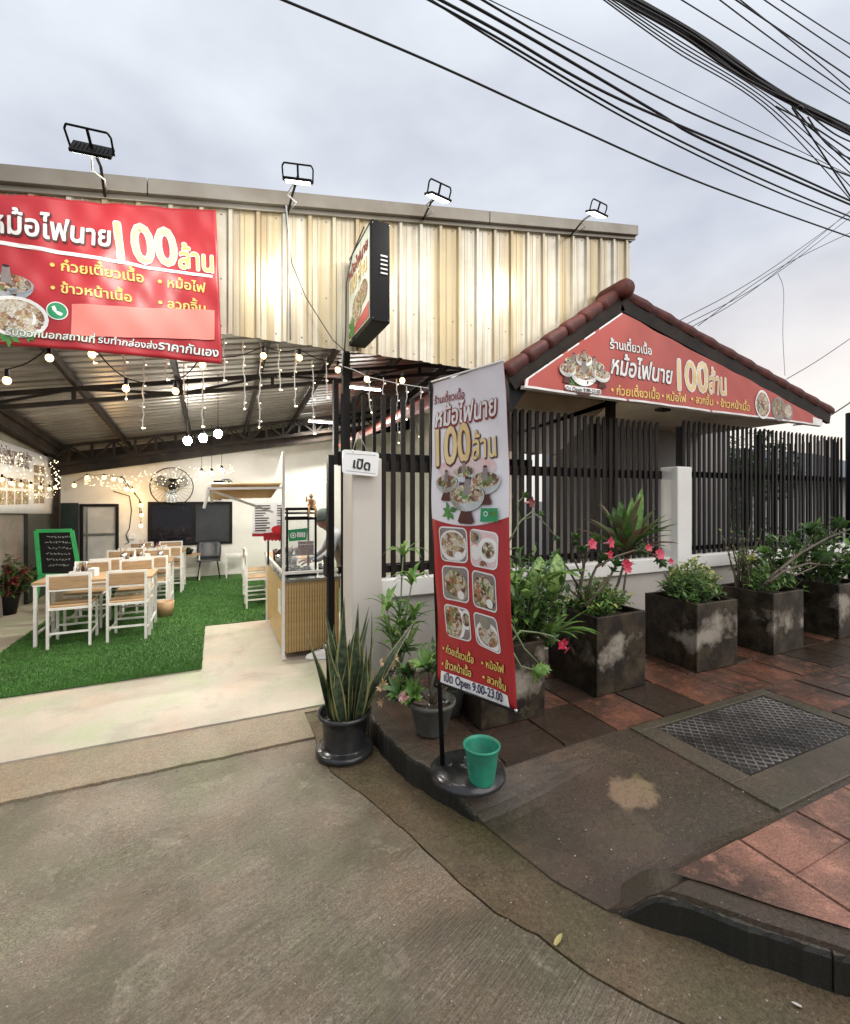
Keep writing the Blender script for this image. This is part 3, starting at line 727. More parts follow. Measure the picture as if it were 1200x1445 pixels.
# rear wall with openings drawn as real boxes
rw = empty('rear_wall', (0, 10.4, 0), 0, 'white rear wall of the terrace behind the tables, with wall fan, window and door', 'wall')
b = MB()
def wallpoly(xa, xb, za, zb): b.box((xa, 0, za), (xb, .12, zb), M['wallwhite'])
zt = lambda x: 2.45 + .235 * x
def quadwall(xa, xb, za):
    vs = [(xa, 0, za), (xb, 0, za), (xb, 0, zt(xb) + .25), (xa, 0, zt(xa) + .25)]
    b.prism(vs, (0, .12, 0), M['wallwhite'])
DX0, DX1, DZ = onY(113, 700, 10.4).x, onY(168, 700, 10.4).x, onY(140, 711, 10.4).z
WX0, WX1 = onY(209, 700, 10.4).x, onY(328, 700, 10.4).x
WZ0, WZ1 = onY(270, 769, 10.4).z, onY(270, 708, 10.4).z
quadwall(-2.6, DX0, 0); quadwall(DX0, DX1, DZ); quadwall(DX1, WX0, 0); quadwall(WX0, WX1, WZ1); wallpoly(WX0, WX1, 0, WZ0); quadwall(WX1, 4.1, 0)
b.obj('wall_body', rw)
def opening(par, nm, x0, x1, z0, z1, fr, y=-.03):
    f = MB(); f.box((x0, y, z0), (x0 + fr, .05, z1), M['black']); f.box((x1 - fr, y, z0), (x1, .05, z1), M['black'])
    f.box((x0 + fr, y, z1 - fr), (x1 - fr, .05, z1), M['black'])
    if z0 > .1: f.box((x0 + fr, y, z0), (x1 - fr, .05, z0 + fr), M['black'])
    return f
f = opening(rw, 'window', WX0, WX1, WZ0, WZ1, .055); xm = WX0 + (WX1 - WX0) * .53; f.box((xm - .03, -.028, WZ0 + .055), (xm + .03, .05, WZ1 - .055), M['black']); wn = f.obj('window', rw)
b = MB(); b.box((WX0 + .055, .0, WZ0 + .055), (xm - .03, .02, WZ1 - .055), M['darkglass']); b.obj('pane', wn)
b = MB(); b.box((xm + .03, .015, WZ0 + .055), (WX1 - .055, .03, WZ1 - .055), M['greyglass']); b.obj('pane', wn)
f = opening(rw, 'door', DX0, DX1, .03, DZ, .05); f.box((DX0 + .05, -.01, .92), (DX1 - .05, .02, .96), M['chrome']); dd = f.obj('door', rw)
b = MB(); b.box((DX0 + .05, .02, .03), (DX1 - .05, .04, DZ - .05), M['reflection_glass']); b.obj('pane', dd)
b = MB(); b.box((DX0 + .1, -.012, .45), (DX0 + .12, .015, 1.5), M['chrome']); b.obj('handle', dd)
# dark green leaf left of the door
b = MB(); b.box((-2.62, -.10, .03), (DX0 - .01, -.04, DZ + .02), mat('dark_green_door_paint', (.018, .03, .028), .4)); b.obj('door_leaf', rw)

b = MB(); b.prism([(-2.7, .13, zt(-2.6) - .2), (4.1, .13, zt(4.1) - .2), (4.1, .13, ceilz(4.1, 10.4) + .3), (-2.7, .13, ceilz(-2.7, 10.4) + .3)], (0, .03, 0), M['steelroof']); b.obj('upper_sheet', rw)
# left side wall with printed menu sheet
lw = empty('side_wall', (-2.62, 3.7, 0), 0, 'old grey concrete side wall left of the tables under the fairy lights', 'wall')
b = MB(); b.box((-.12, .0, 0), (0, 6.6, 2.55), M['oldwall']); b.obj('wall_body', lw)
b = MB(); b.box((0.002, 5.0, .02), (.05, 6.55, 1.45), mat('dark_gate_paint', (.03, .035, .03), .5)); b.obj('dark_panel', lw)

# wall behind the food cart, right end of the terrace
sw = empty('house_side_wall', (0, 0, 0), 0, 'white side wall of the house right of the terrace, glimpsed through the black fence', 'wall')
b = MB(); b.box((4.1, 5.6, 0), (4.22, 10.5, 3.6), M['wallwhite']); b.obj('wall_body', sw)

# ------------------------------------------------------------------ tiled house with gable sign
GY = 3.30
def gp(px, py, y=GY): return onY(px, py, y)
hs = empty('tiled_house', (4.5, 5.2, 0), 0, 'single storey house with red brown tiled gable roof behind the black fence', 'house')
hs.location = (0, 0, 0)
apx = gp(878, 418); lft = gp(722, 528); rgt = gp(1172, 583)
b = MB(); HX0 = onY(785, 640, 5.2).x
q1, q2 = onY(788, 640, 5.2), onY(865, 566, 5.2)
b.prism([(HX0, 5.2, 0), (8.3, 5.2, 0), (8.3, 5.2, 2.95), (q2.x + .2, 5.2, 2.95), (q2.x, 5.2, q2.z), (q1.x, 5.2, q1.z), (HX0, 5.2, q1.z - .03)], (0, .15, 0), M['housegrey']); b.obj('wall_front', hs)
b = MB(); b.box((8.3, 5.2, 0), (8.45, 10, 2.9), M['housegrey']); b.obj('wall_side', hs)
b = MB(); pa, pb_ = onY(868, 562, 3.9), onY(786, 640, 3.9); b.prism([(2.3, 3.9, pb_.z), (pb_.x, 3.9, pb_.z), (pa.x, 3.9, pa.z), (pa.x + .05, 3.9, 2.735), (2.3, 3.9, 2.735)], (0, .04, 0), M['housebeige']); b.obj('wall_upper', hs)
b = MB(); b.box((2.45, GY + .06, 2.74), (7.75, 5.4, 2.79), M['housebeige']); b.obj('soffit', hs)
for s_, (p, q) in enumerate(((lft, apx), (apx, rgt))):
    b = MB(); a, c = Vector(p), Vector(q); 
    vs = [a, c, c + Vector((0, 6.5, 0)), a + Vector((0, 6.5, 0))]; u = Vector((0, 0, .05))
    b.add(vs + [v + u for v in vs], [(0,3,2,1),(4,5,6,7),(0,1,5,4),(1,2,6,5),(2,3,7,6),(3,0,4,7)], M['slope']); b.obj('roof_slope', hs)
    b = MB(); b.bar(a + Vector((0, .02, -.07)), c + Vector((0, .02, -.07)), .04, .15, M['steelroof']); b.obj('bargeboard', hs)
def rake(p, q, n, flip):
    p, q = Vector(p), Vector(q); d = (q - p) / n; L_ = d.length; dn = d.normalized(); up = Vector((0, -1, 0)).cross(dn)
    if up.z < 0: up = -up
    b = MB(); k = 8; vs = []
    for t, r in ((-.06, .078), (.0, .085), (L_ * .93, .068), (L_ * 1.0, .066)):
        for j in range(k + 1):
            a = PI * 1.5 * j / k - PI * .25
            vs.append(dn * t + up * math.sin(a) * r * .9 + Vector((0, 1, 0)) * math.cos(a) * r)
    for t, r in ((-.06, .06), ):
        for j in range(k + 1):
            a = PI * 1.5 * j / k - PI * .25
            vs.append(dn * t + up * math.sin(a) * r * .9 + Vector((0, 1, 0)) * math.cos(a) * r)
    m_ = k + 1; fs = [(i*m_+j, i*m_+j+1, (i+1)*m_+j+1, (i+1)*m_+j) for i in range(3) for j in range(k)] + [(4*m_+j, 4*m_+j+1, j+1, j) for j in range(k)]
    b.add(vs, fs, M['tilecap'], True); me = b.mesh('ridge_tile')
    md = None
    for i in range(n):
        o = link('ridge_tile', me, hs); o.location = p + d * i + Vector((0, .05, .045)); o.rotation_euler = (0, rnd.uniform(-.012, .012), 0)
rake(lft, apx, 6, False)
rake(rgt, apx, 11, True)
b = MB(); b.lathe([(.001, -.09), (.06, -.085), (.09, -.05), (.095, .0), (.09, .25), (.07, .3), (.001, .3)], M['tilecap'], (0, 0, 0), 18, Matrix.Rotation(-PI/2, 3, 'X'))
o = b.obj('ridge_end', hs); o.location = apx + Vector((0, -.02, .06))
b = MB(); e = gp(722, 545); b.prism([(lft.x - .02, GY + .03, lft.z - .0), (lft.x + .02, GY + .03, lft.z - .32), (lft.x + .2, GY + .03, lft.z - .1), (lft.x + .2, GY + .03, lft.z + .12)], (0, .5, 0), M['black']); b.obj('eave_end', hs)
# lamp bracket under the sign
b = MB(); c = onY(935, 575, 3.9); b.box((c.x - .07, 3.85, c.z - .0), (c.x + .07, 3.95, c.z + .08), M['black']); b.box((c.x - .1, 3.83, c.z - .05), (c.x + .06, 3.93, c.z - .02), M['black']); b.obj('wall_lamp', hs)
# beams of the open porch seen above the fence on the right
for i in range(3):
    b = MB(); y = 6.4 + i * 1.6; b.bar((8.3, y, 2.72), (11.8, y, 2.35), .07, .12, M['steelroof']); b.obj('porch_beam', hs)

# neighbour: low dark blue roof at far right and dark trees
nb_ = empty('neighbour_house', (14, 7, 0), 0, 'neighbouring house with dark blue roof at the far right behind the fence', 'house')
b = MB(); b.box((-1.6, 0, 0), (6, 5, 2.3), M['housegrey']); b.obj('wall', nb_)
b = MB(); b.prism([(-2.3, -.7, 2.2), (-2.3, 2.5, 3.35), (-2.3, 5.7, 2.2)], (9, 0, 0), M['blueroof']); b.obj('roof', nb_)

# ------------------------------------------------------------------ overhead cables
cb = empty('power_cables', (0, 3, 5), 0, 'tangle of black overhead power cables crossing the sky from upper left to right', 'power cables')
cb.location = (0, 0, 0)
def cable(pts, r, y=3.0, n=5, m='wire', par=cb, name='cable', sub=10):
    P = [onY(px, py, y + (i * .0)) for i, (px, py) in enumerate(pts)]
    out = []
    for i in range(len(P) - 1):
        p0 = P[max(i-1, 0)]; p1 = P[i]; p2 = P[i+1]; p3 = P[min(i+2, len(P)-1)]
        for j in range(sub):
            t = j / sub; out.append(.5 * ((2*p1) + (p2-p0)*t + (2*p0-5*p1+4*p2-p3)*t*t + (3*p1-p0-3*p2+p3)*t**3))
    out.append(P[-1])
    if not (0 < pts[0][0] < 1200 and pts[0][1] > 0): d0 = (P[0] - P[1]).normalized(); out = [out[0] + d0 * 9 - Vector((0, 0, .6)), out[0] + d0 * 4 - Vector((0, 0, .1))] + out
    if not (0 < pts[-1][0] < 1200 and pts[-1][1] > 0): d1 = (P[-1] - P[-2]).normalized(); d1.z *= .5; out = out + [out[-1] + d1 * 3, out[-1] + d1 * 9 + Vector((0, 0, .4))]
    b = MB(); b.tube(out, r, M[m], n); return b.obj(name, par, recalc=False)
cable([(340, -25), (600, 84), (800, 175), (1000, 262), (1230, 345)], .0085)
cable([(560, -25), (700, 52), (900, 168), (1080, 255), (1230, 318)], .009, 3.05)
cable([(570, -25), (720, 70), (900, 176), (1090, 268), (1240, 326)], .008, 3.1)
cable([(575, -25), (700, 42), (860, 133), (1060, 220), (1250, 306)], .011, 3.0)
cable([(600, -30), (760, 60), (930, 160), (1010, 205), (1240, 306)], .012, 3.06)
cable([(640, -25), (800, 68), (1000, 170), (1230, 260)], .009, 3.1)
cable([(650, -20), (840, 72), (1000, 150), (1230, 262)], .004, 3.15)
for i in range(12):      # thick bundle
    q = random.Random(i); dx = (i - 6) * 3.0
    cable([(838 + dx*1.0, -28), (970 + dx*.7, 45 + q.uniform(-3, 3) ), (1050 + dx*.5, 100 - dx*.15 + q.uniform(-3, 3)), (1130, 150 + q.uniform(-6, 6)), (1240, 204 + q.uniform(-7, 7))], .0125, 2.95 + .02 * (i % 4))
for i in range(4):
    q = random.Random(30 + i)
    cable([(846 - i*5, -16), (950, 52 + i * 6), (1090, 140 + i * 7), (1230, 250 + i * 22)], .0055, 2.92)
for a in (((930, -20), (1060, 60), (1230, 165)), ((990, -20), (1110, 70), (1240, 160)), ((1010, -20), (1130, 62), (1240, 136)), ((1020, -20), (1150, 84), (1250, 170)), ((1080, -15), (1180, 50), (1250, 92)), ((1050, -20), (1160, 55), (1250, 115))):
    cable(a, .0045 + .003 * random.random(), 2.9)
for a in (((1118, 150), (1160, 195), (1230, 260)), ((1118, 152), (1150, 200), (1215, 300)), ((1130, 150), (1180, 190), (1240, 215)), ((1140, 165), (1175, 210), (1240, 240)), ((1095, 150), (1150, 180), (1240, 240))):
    cable(a, .008, 2.88)
b = MB(); c = onY(1130, 152, 2.9); b.ball(c, .035, M['wire'], 8, (1.6, .6, .8)); b.obj('cable_joint', cb)
sl_ = empty('service_cables', (0, 0, 0), 0, 'thin service cables rising from behind the tiled roof to the right', 'cables')
for a in (((960, 452), (1080, 385), (1240, 270)), ((968, 458), (1090, 390), (1240, 275)), ((975, 462), (1075, 400), (1250, 255)), ((985, 460), (1100, 378), (1240, 310))):
    cable(a, .006, 4.6, par=sl_)
cable(((1098, 386), (1106, 410), (1105, 470), (1108, 530)), .005, 4.6, m='wirew', par=sl_)
cable(((1110, 535), (1160, 505), (1240, 450)), .007, 4.6, par=sl_)
cable(((1120, 600), (1165, 590), (1240, 540)), .012, 4.3, par=sl_)

# ------------------------------------------------------------------ lettering on planes
_vl = bpy.context.view_layer
def _textmesh(s, res=3):
    c = bpy.data.curves.new('lettering', 'FONT'); c.body = s; c.resolution_u = res
    o = bpy.data.objects.new('lettering_tmp', c); COL.objects.link(o); _vl.update()
    me = bpy.data.meshes.new_from_object(o.evaluated_get(bpy.context.evaluated_depsgraph_get()))
    vs = [tuple(v.co)[:2] for v in me.vertices]; fs = [tuple(p.vertices) for p in me.polygons]
    bpy.data.objects.remove(o); bpy.data.curves.remove(c); bpy.data.meshes.remove(me); return vs, fs
_adv = {}
def advance(s):
    if s not in _adv:
        a = _textmesh(s + 'l')[0]; b_ = _textmesh('l')[0]; _adv[s] = max(v[0] for v in a) - max(v[0] for v in b_)
    return _adv[s]
TONES = '\u0e48\u0e49\u0e4a\u0e4b'; UPV = '\u0e31\u0e34\u0e35\u0e36\u0e37'
def thai(s):
    """glyph mesh with tone marks lifted over upper vowels"""
    base = ''; extra = []
    for ch in s:
        if ch in TONES and base and base[-1] in UPV: extra.append((len(base), ch))
        else: base += ch
    vs, fs = _textmesh(base)
    for k, ch in extra:
        a = advance(base[:k]); tv, tf = _textmesh('ก' + ch); gv, gf = _textmesh('ก'); ad = advance('ก'); n0 = len(gv)
        keep = [i for i, v in enumerate(tv) if v[1] > .6]; ix = {q: len(vs) + j for j, q in enumerate(keep)}
        vs += [(tv[q][0] - ad + a, tv[q][1] + .19) for q in keep]
        fs += [tuple(ix[q] for q in f) for f in tf if all(q in ix for q in f)]
    return vs, fs

class Plane:
    """vertical sheet: origin o, horizontal unit u; wave(u,v) moves it along the normal (towards the street)"""
    def __init__(s, o, u, wave=None):
        s.o = Vector(o); s.u = Vector(u).normalized(); s.v = Vector((0, 0, 1)); s.n = s.u.cross(s.v).normalized()
        s.wave = wave or (lambda a, b: 0.0)
    def px(s, x, y):
        r = ray(x, y); e = Vector((0, 0, EYE)); t = (s.o - e).dot(s.n) / r.dot(s.n); p = e + r * t - s.o
        return (p.dot(s.u), p.z)
    def at(s, a, b, off=0.0): return s.o + s.u * a + s.v * b + s.n * (s.wave(a, b) + off)
def sheet(pl, corners, m, name, par, nu=24, nv=24, off=0.0, th=.0015, mbx=None, edge=None):
    (a0, b0), (a1, b1), (a2, b2), (a3, b3) = corners      # tl tr br bl
    b = mbx or MB(); vs = []
    for j in range(nv + 1):
        for i in range(nu + 1):
            s_, t = i / nu, j / nv
            if edge: t = edge(s_, t)
            x = (1-t)*((1-s_)*a0+s_*a1)+t*((1-s_)*a3+s_*a2); y = (1-t)*((1-s_)*b0+s_*b1)+t*((1-s_)*b3+s_*b2)
            vs.append(pl.at(x, y, off))
    n = nu + 1; k = len(vs)
    if th: vs += [v - pl.n * th for v in vs]
    fs = [(j*n+i, (j+1)*n+i, (j+1)*n+i+1, j*n+i+1) for j in range(nv) for i in range(nu)]
    if th:
        fs += [tuple(k + q for q in f)[::-1] for f in fs]
        fs += [(i, i+1, k+i+1, k+i) for i in range(nu)] + [(nv*n+i+1, nv*n+i, k+nv*n+i, k+nv*n+i+1) for i in range(nu)]
        fs += [((j+1)*n, j*n, k+j*n, k+(j+1)*n) for j in range(nv)] + [(j*n+nu, (j+1)*n+nu, k+(j+1)*n+nu, k+j*n+nu) for j in range(nv)]
    b.add(vs, fs, m, True)
    if mbx is None: return b.obj(name, par, recalc=False)
def letters(pl, s, p0, p1, m, par, off=.004, bold=1, sh=None, hs=1.0, shadow=None, shoff=(.0, .0), shb=2.2, px=True, italic=0, arc=0):
    """lettering between two baseline points; optional dark outline under it"""
    a, b_ = (pl.px(*p0), pl.px(*p1)) if px else (p0, p1)
    vs, fs = thai(s); x0 = min(v[0] for v in vs); x1 = max(v[0] for v in vs)
    d = Vector((b_[0]-a[0], b_[1]-a[1])); W_ = d.length; d.normalize(); nrm = Vector((-d.y, d.x)); k = W_ / (x1 - x0)
    out = MB()
    def layer(mm, r, of, num, dx=0, dy=0):
        cps = [(0, 0)] + [(r*math.cos(2*PI*i/num), r*math.sin(2*PI*i/num)) for i in range(num)] if r > 0 else [(0, 0)]
        for q, (cx, cy) in enumerate(cps):
            w = []
            for x, y in vs:
                X_ = (x - x0 + cx + italic * y) * k; Y_ = (y + cy) * k * hs + arc * math.sin(PI * X_ / W_) * W_
                P = Vector(a) + d * (X_ + dx) + nrm * (Y_ + dy)
                w.append(pl.at(P.x, P.y, of + q * .00006))
            out.add(w, fs, mm)
    if shadow: layer(M[shadow], .02 * shb * bold if bold else .03, off, 8, *shoff)
    layer(M[m], .016 * bold, off + .0012, 6 if bold else 0)
    return out.obj('lettering', par, recalc=False)
def disc(pl, b, c, rx, ry, off, m, n=22, a0=0, a1=2*PI, rot=0):
    vs = [];
    for i in range(n):
        a = a0 + (a1 - a0) * i / (n - (0 if a1 - a0 > 6.2 else 1)); x, y = rx*math.cos(a), ry*math.sin(a)
        vs.append(pl.at(c[0] + x*math.cos(rot) - y*math.sin(rot), c[1] + x*math.sin(rot) + y*math.cos(rot), off))
    full = a1 - a0 > 6.2; vs = [pl.at(c[0], c[1], off)]
    for k_ in (.33, .66, 1):
        for i in range(n):
            a = a0 + (a1 - a0) * i / (n - (0 if full else 1)); x, y = rx*math.cos(a)*k_, ry*math.sin(a)*k_
            vs.append(pl.at(c[0] + x*math.cos(rot) - y*math.sin(rot), c[1] + x*math.sin(rot) + y*math.cos(rot), off))
    mm_ = n if full else n - 1
    b.add(vs, [(0, 1 + i, 1 + (i+1) % n) for i in range(mm_)] + [(1 + r*n + i, 1 + (r+1)*n + i, 1 + (r+1)*n + (i+1) % n, 1 + r*n + (i+1) % n) for r in range(2) for i in range(mm_)], M[m])
def ppoly(pl, b, pts, off, m):
    ed = []
    for p, q in zip(pts, list(pts[1:]) + [pts[0]]):
        k = max(1, int(math.hypot(q[0]-p[0], q[1]-p[1]) / .04)); ed += [(p[0]+(q[0]-p[0])*i/k, p[1]+(q[1]-p[1])*i/k) for i in range(k)]
    cx, cy = sum(p[0] for p in ed)/len(ed), sum(p[1] for p in ed)/len(ed); n = len(ed); vs = [pl.at(cx, cy, off)]
    for k_ in (.5, 1): vs += [pl.at(cx + (x-cx)*k_, cy + (y-cy)*k_, off) for x, y in ed]
    b.add(vs, [(0, 1+i, 1+(i+1) % n) for i in range(n)] + [(1+i, 1+n+i, 1+n+(i+1) % n, 1+(i+1) % n) for i in range(n)], M[m])
def rrect(x0, y0, x1, y1, r, n=4):
    o = []
    for cx, cy, a in ((x1-r, y1-r, 0), (x0+r, y1-r, PI/2), (x0+r, y0+r, PI), (x1-r, y0+r, 1.5*PI)):
        o += [(cx + r*math.cos(a + PI/2*i/n), cy + r*math.sin(a + PI/2*i/n)) for i in range(n+1)]
    return o
def bowl_print(pl, b, c, r, off, food='food', rim='ink_w', sq=.62, dark=True):
    if dark: disc(pl, b, (c[0], c[1] - r*.08), r*1.08, r*sq*1.1, off, 'tabletop_p')
    disc(pl, b, c, r, r*sq, off + .001, rim); disc(pl, b, c, r*.86, r*sq*.84, off + .002, food)
def hotpot_print(pl, b, c, r, off):
    x, y = c
    ppoly(pl, b, [(x-r*.35, y-r*1.3), (x+r*.35, y-r*1.3), (x+r*.5, y-r*1.2), (x+r*.28, y-r*.7), (x+r*.4, y-r*.3), (x-r*.4, y-r*.3), (x-r*.28, y-r*.7), (x-r*.5, y-r*1.2)], off, 'ink_db')
    ppoly(pl, b, [(x - r, y)] + [(x + r*math.cos(PI + PI*i/12), y + r*.75*math.sin(PI + PI*i/12)) for i in range(13)], off + .0004, 'chrome')
    disc(pl, b, (x, y), r, r*.45, off + .0008, 'chrome'); disc(pl, b, (x, y + r*.03), r*.9, r*.42, off + .0012, 'food')
    ppoly(pl, b, [(x-r*.2, y), (x+r*.2, y), (x+r*.13, y+r*.75), (x-r*.13, y+r*.75)], off + .0016, 'tabletop_p'); disc(pl, b, (x, y+r*.75), r*.13, r*.06, off + .002, 'ink_k')
def leaves_print(pl, b, c, r, off, n=7, seed=1):
    q = random.Random(seed)
    for i in range(n):
        a = 2*PI*i/n + q.uniform(-.3, .3); rr = r*q.uniform(.7, 1)
        e = (c[0]+rr*math.cos(a), c[1]+rr*math.sin(a)); nx, ny = -math.sin(a)*r*.2, math.cos(a)*r*.2; mx_, my = (c[0]+e[0])/2, (c[1]+e[1])/2
        ppoly(pl, b, [c, (mx_+nx, my+ny), e, (mx_-nx, my-ny)], off + i*.0001, 'leafprint')

# ---- big red banner hung on the cladding
BW = lambda a, b: .012*math.sin(a*5.1 + b*2) + .006*math.sin(a*13 - b*5) + .003*math.sin(b*17 + a*3) + .0035*math.sin(a*27 + b*21) + .0025*math.sin(a*41 - b*9)
BP = Plane((0, 3.46, 0), (1, 0, 0), BW)
bn = empty('banner', (-1, 3.46, 3), 0, 'large wrinkled red vinyl banner with gold 100 hanging from the canopy edge at upper left', 'banner'); bn.location = (0, 0, 0)
tl_, tr_, br_, bl_ = (-1.95, 3.24), BP.px(305, 297), BP.px(314, 513), (-1.95, 2.49)
sheet(BP, (tl_, tr_, br_, bl_), M['red'], 'banner_sheet', bn, 110, 40)
letters(BP, 'หม้อไฟนาย', (-12, 328), (156, 349), 'ink_w', bn, bold=1.4, hs=1.3, shadow='ink_db', shb=2.2, shoff=(.004, -.006), italic=.12)
letters(BP, '100', (168, 366), (251, 374), 'gold', bn, bold=1.3, hs=1.3, shadow='ink_w', shb=1.5)
letters(BP, 'ล้าน', (253, 377), (301, 385), 'ink_y', bn, bold=1.0, hs=1.4, shadow='ink_w', shb=2.4)
b = MB(); p0, p1, p2, p3 = BP.px(-60, 331), BP.px(300, 389), BP.px(300, 393), BP.px(-60, 337)
for i in range(20):
    t0, t1 = i/20, (i+1)/20; f = lambda A, B, t: (A[0]+(B[0]-A[0])*t, A[1]+(B[1]-A[1])*t)
    ppoly(BP, b, [f(p0, p1, t0), f(p0, p1, t1), f(p3, p2, t1), f(p3, p2, t0)], .004, 'ink_w')
b.obj('white_rule', bn, recalc=False)
letters(BP, '• ก๋วยเตี๋ยวเนื้อ', (72, 381), (203, 398), 'ink_y', bn, bold=1.3)
letters(BP, '• หม้อไฟ', (223, 402), (290, 413), 'ink_y', bn, bold=1.3)
letters(BP, '• ข้าวหน้าเนื้อ', (73, 413), (186, 426), 'ink_y', bn, bold=1.3)
letters(BP, '• ลวกจิ้ม', (224, 432), (290, 441), 'ink_y', bn, bold=1.3)
letters(BP, 'รับออกนอกสถานที่', (8, 472), (134, 485), 'ink_w', bn, off=.009, bold=1.0, shadow='leafprint', shb=2.5, italic=.1)
letters(BP, 'รับทำกล่องส่ง', (139, 484), (222, 493), 'ink_w', bn, bold=1.0, shadow='ink_db', shb=2.5, italic=.1)
letters(BP, 'ราคากันเอง', (224, 493), (308, 503), 'ink_w', bn, bold=1.3, shadow='ink_db', shb=2.4, italic=.1)
b = MB(); q = [BP.px(103, 431), BP.px(303, 437), BP.px(303, 479), BP.px(102, 475)]
sheet(BP, tuple(q), M['salmon'], 'plain_patch', bn, 20, 4, .0075, .0)
b = MB(); c = BP.px(82, 440); disc(BP, b, c, .055, .055, .004, 'ink_w'); disc(BP, b, c, .049, .049, .0046, 'ink_g')
hp_ = [(c[0] + x*.03, c[1] + y*.03) for x, y in ((-.9, .7), (-.4, 1), (-.1, .4), (-.4, .1), (.1, -.4), (.45, -.15), (1, -.4), (.7, -.95), (.1, -.8), (-.7, 0))]
ppoly(BP, b, hp_, .0052, 'ink_w'); b.obj('phone_mark', bn, recalc=False)
b = MB(); hotpot_print(BP, b, BP.px(10, 400), .13, .004); b.obj('picture', bn, recalc=False)
b = MB(); leaves_print(BP, b, BP.px(12, 474), .07, .0035, 9, 4); leaves_print(BP, b, BP.px(40, 474), .05, .0038, 7, 3); bowl_print(BP, b, BP.px(24, 447), .155, .0045, 'foodpale', 'ink_w', .78, False); b.obj('picture', bn, recalc=False)
for (x, y) in ((303, 299), (200, 290), (100, 283), (10, 277), (311, 510)):
    b = MB(); u, v = BP.px(x, y); 
    b.tube([BP.at(u, v, .004), Vector((u + .01, 3.56, v + .06))], .002, M['wirew'], 5); b.obj('tie', bn)

# ---- gable sign
GW = lambda a, b: .008*math.sin(a*3.1 + b*3) + .005*math.sin(a*9 - b*6) + .003*math.sin(a*19 + b*23)
GP = Plane((0, 3.26, 0), (1, 0, 0), GW)
gs = empty('gable_sign', (0, 0, 0), 0, 'triangular faded red vinyl sign filling the gable under the tiled roof', 'sign')
A, B_, C_ = GP.px(878, 441), GP.px(1162, 601), GP.px(740, 547); A2 = (A[0], A[1]); Dl, Dr = GP.px(742, 535), GP.px(1161, 592)
def tri_sheet(par):
    b = MB(); n = 48
    tops = lambda x: (Dl[1] + (A[1]-Dl[1])*(x-Dl[0])/(A[0]-Dl[0])) if x < A[0] else (A[1] + (Dr[1]-A[1])*(x-A[0])/(Dr[0]-A[0]))
    bots = lambda x: C_[1] + (B_[1]-C_[1])*(x-C_[0])/(B_[0]-C_[0])
    xs = sorted([C_[0] + (B_[0]-C_[0])*i/n for i in range(n+1)] + [A[0]]); vs = []; k = 10
    for x in xs:
        for j in range(k+1): vs.append(GP.at(x, tops(x) + (bots(x)-tops(x))*j/k))
    m_ = k + 1; fs = [(i*m_+j, i*m_+j+1, (i+1)*m_+j+1, (i+1)*m_+j) for i in range(len(xs)-1) for j in range(k)]; b.add(vs, fs, M['red2'], True)
    for P, Q in ((Dl, A), (C_, B_)):      # pale hem
        for i in range(24):
            t0, t1 = i/24, (i+1)/24; w = .018 if P is not C_ else -.02
            L0 = (P[0]+(Q[0]-P[0])*t0, P[1]+(Q[1]-P[1])*t0); L1 = (P[0]+(Q[0]-P[0])*t1, P[1]+(Q[1]-P[1])*t1)
            ppoly(GP, b, [L0, L1, (L1[0], L1[1]-w), (L0[0], L0[1]-w)], .0012, 'ink_w')
    w = .03; ppoly(GP, b, [Dl, (Dl[0]+w, Dl[1]), (C_[0]+w, C_[1]), C_], .0013, 'ink_w'); w = -.22; ppoly(GP, b, [Dr, (Dr[0]+w, Dr[1]+.02), (B_[0]+w, B_[1]), B_], .0013, 'ink_w')
    b.obj('sign_sheet', par, recalc=False)
tri_sheet(gs)
b = MB(); b.bar((C_[0], 3.30, C_[1] + .01), (B_[0], 3.30, B_[1] + .01), .03, .03, M['whitemetal']); b.obj('frame_bar', gs)
letters(GP, 'ร้านเตี๋ยวเนื้อ', (860, 492), (920, 501), 'ink_w', gs, bold=1.3, hs=1.0, shadow='ink_db', shb=1.8)
letters(GP, 'หม้อไฟนาย', (861, 527), (947, 542), 'ink_w', gs, bold=1.5, hs=1.2, shadow='ink_db', shb=1.8, italic=.15)
letters(GP, '100', (958, 549), (999, 553), 'gold', gs, bold=1.0, hs=1.2, shadow='ink_w', shb=2.4)
letters(GP, 'ล้าน', (1001, 554), (1025, 557), 'gold', gs, bold=1.0, hs=1.6, shadow='ink_w', shb=2.4)
letters(GP, '• ก๋วยเตี๋ยวเนื้อ', (862, 556), (929, 564), 'ink_y', gs, bold=1.2)
letters(GP, '• หม้อไฟ', (933, 564), (968, 568), 'ink_y', gs, bold=1.2)
letters(GP, '• ลวกจิ้ม', (975, 568), (1007, 572), 'ink_y', gs, bold=1.2)
letters(GP, '• ข้าวหน้าเนื้อ', (1012, 573), (1057, 580), 'ink_y', gs, bold=1.2)
b = MB(); q = random.Random(8); c = GP.px(824, 524)
leaves_print(GP, b, (c[0]-.12, c[1]-.08), .12, .003, 8, 2)
for i, (dx, dy, r) in enumerate(((-.12, .07, .11), (.13, .06, .12), (0, .12, .1), (.0, -.02, .16), (.22, -.01, .1), (-.2, .0, .1))): hotpot_print(GP, b, (c[0]+dx, c[1]+dy), r, .0035 + i*.0025)
b.obj('picture', gs, recalc=False)
b = MB(); c = GP.px(823, 550); ppoly(GP, b, [(c[0]-.22+x, c[1]+y-.002-x*.01) for x, y in rrect(0, -.02, .44, .028, .02)], .012, 'ink_w'); b.obj('white_strip', gs, recalc=False)
letters(GP, 'เปิด Open 9.00-23.00', (798, 550), (846, 556), 'ink_k', gs, off=.0135, bold=.8)
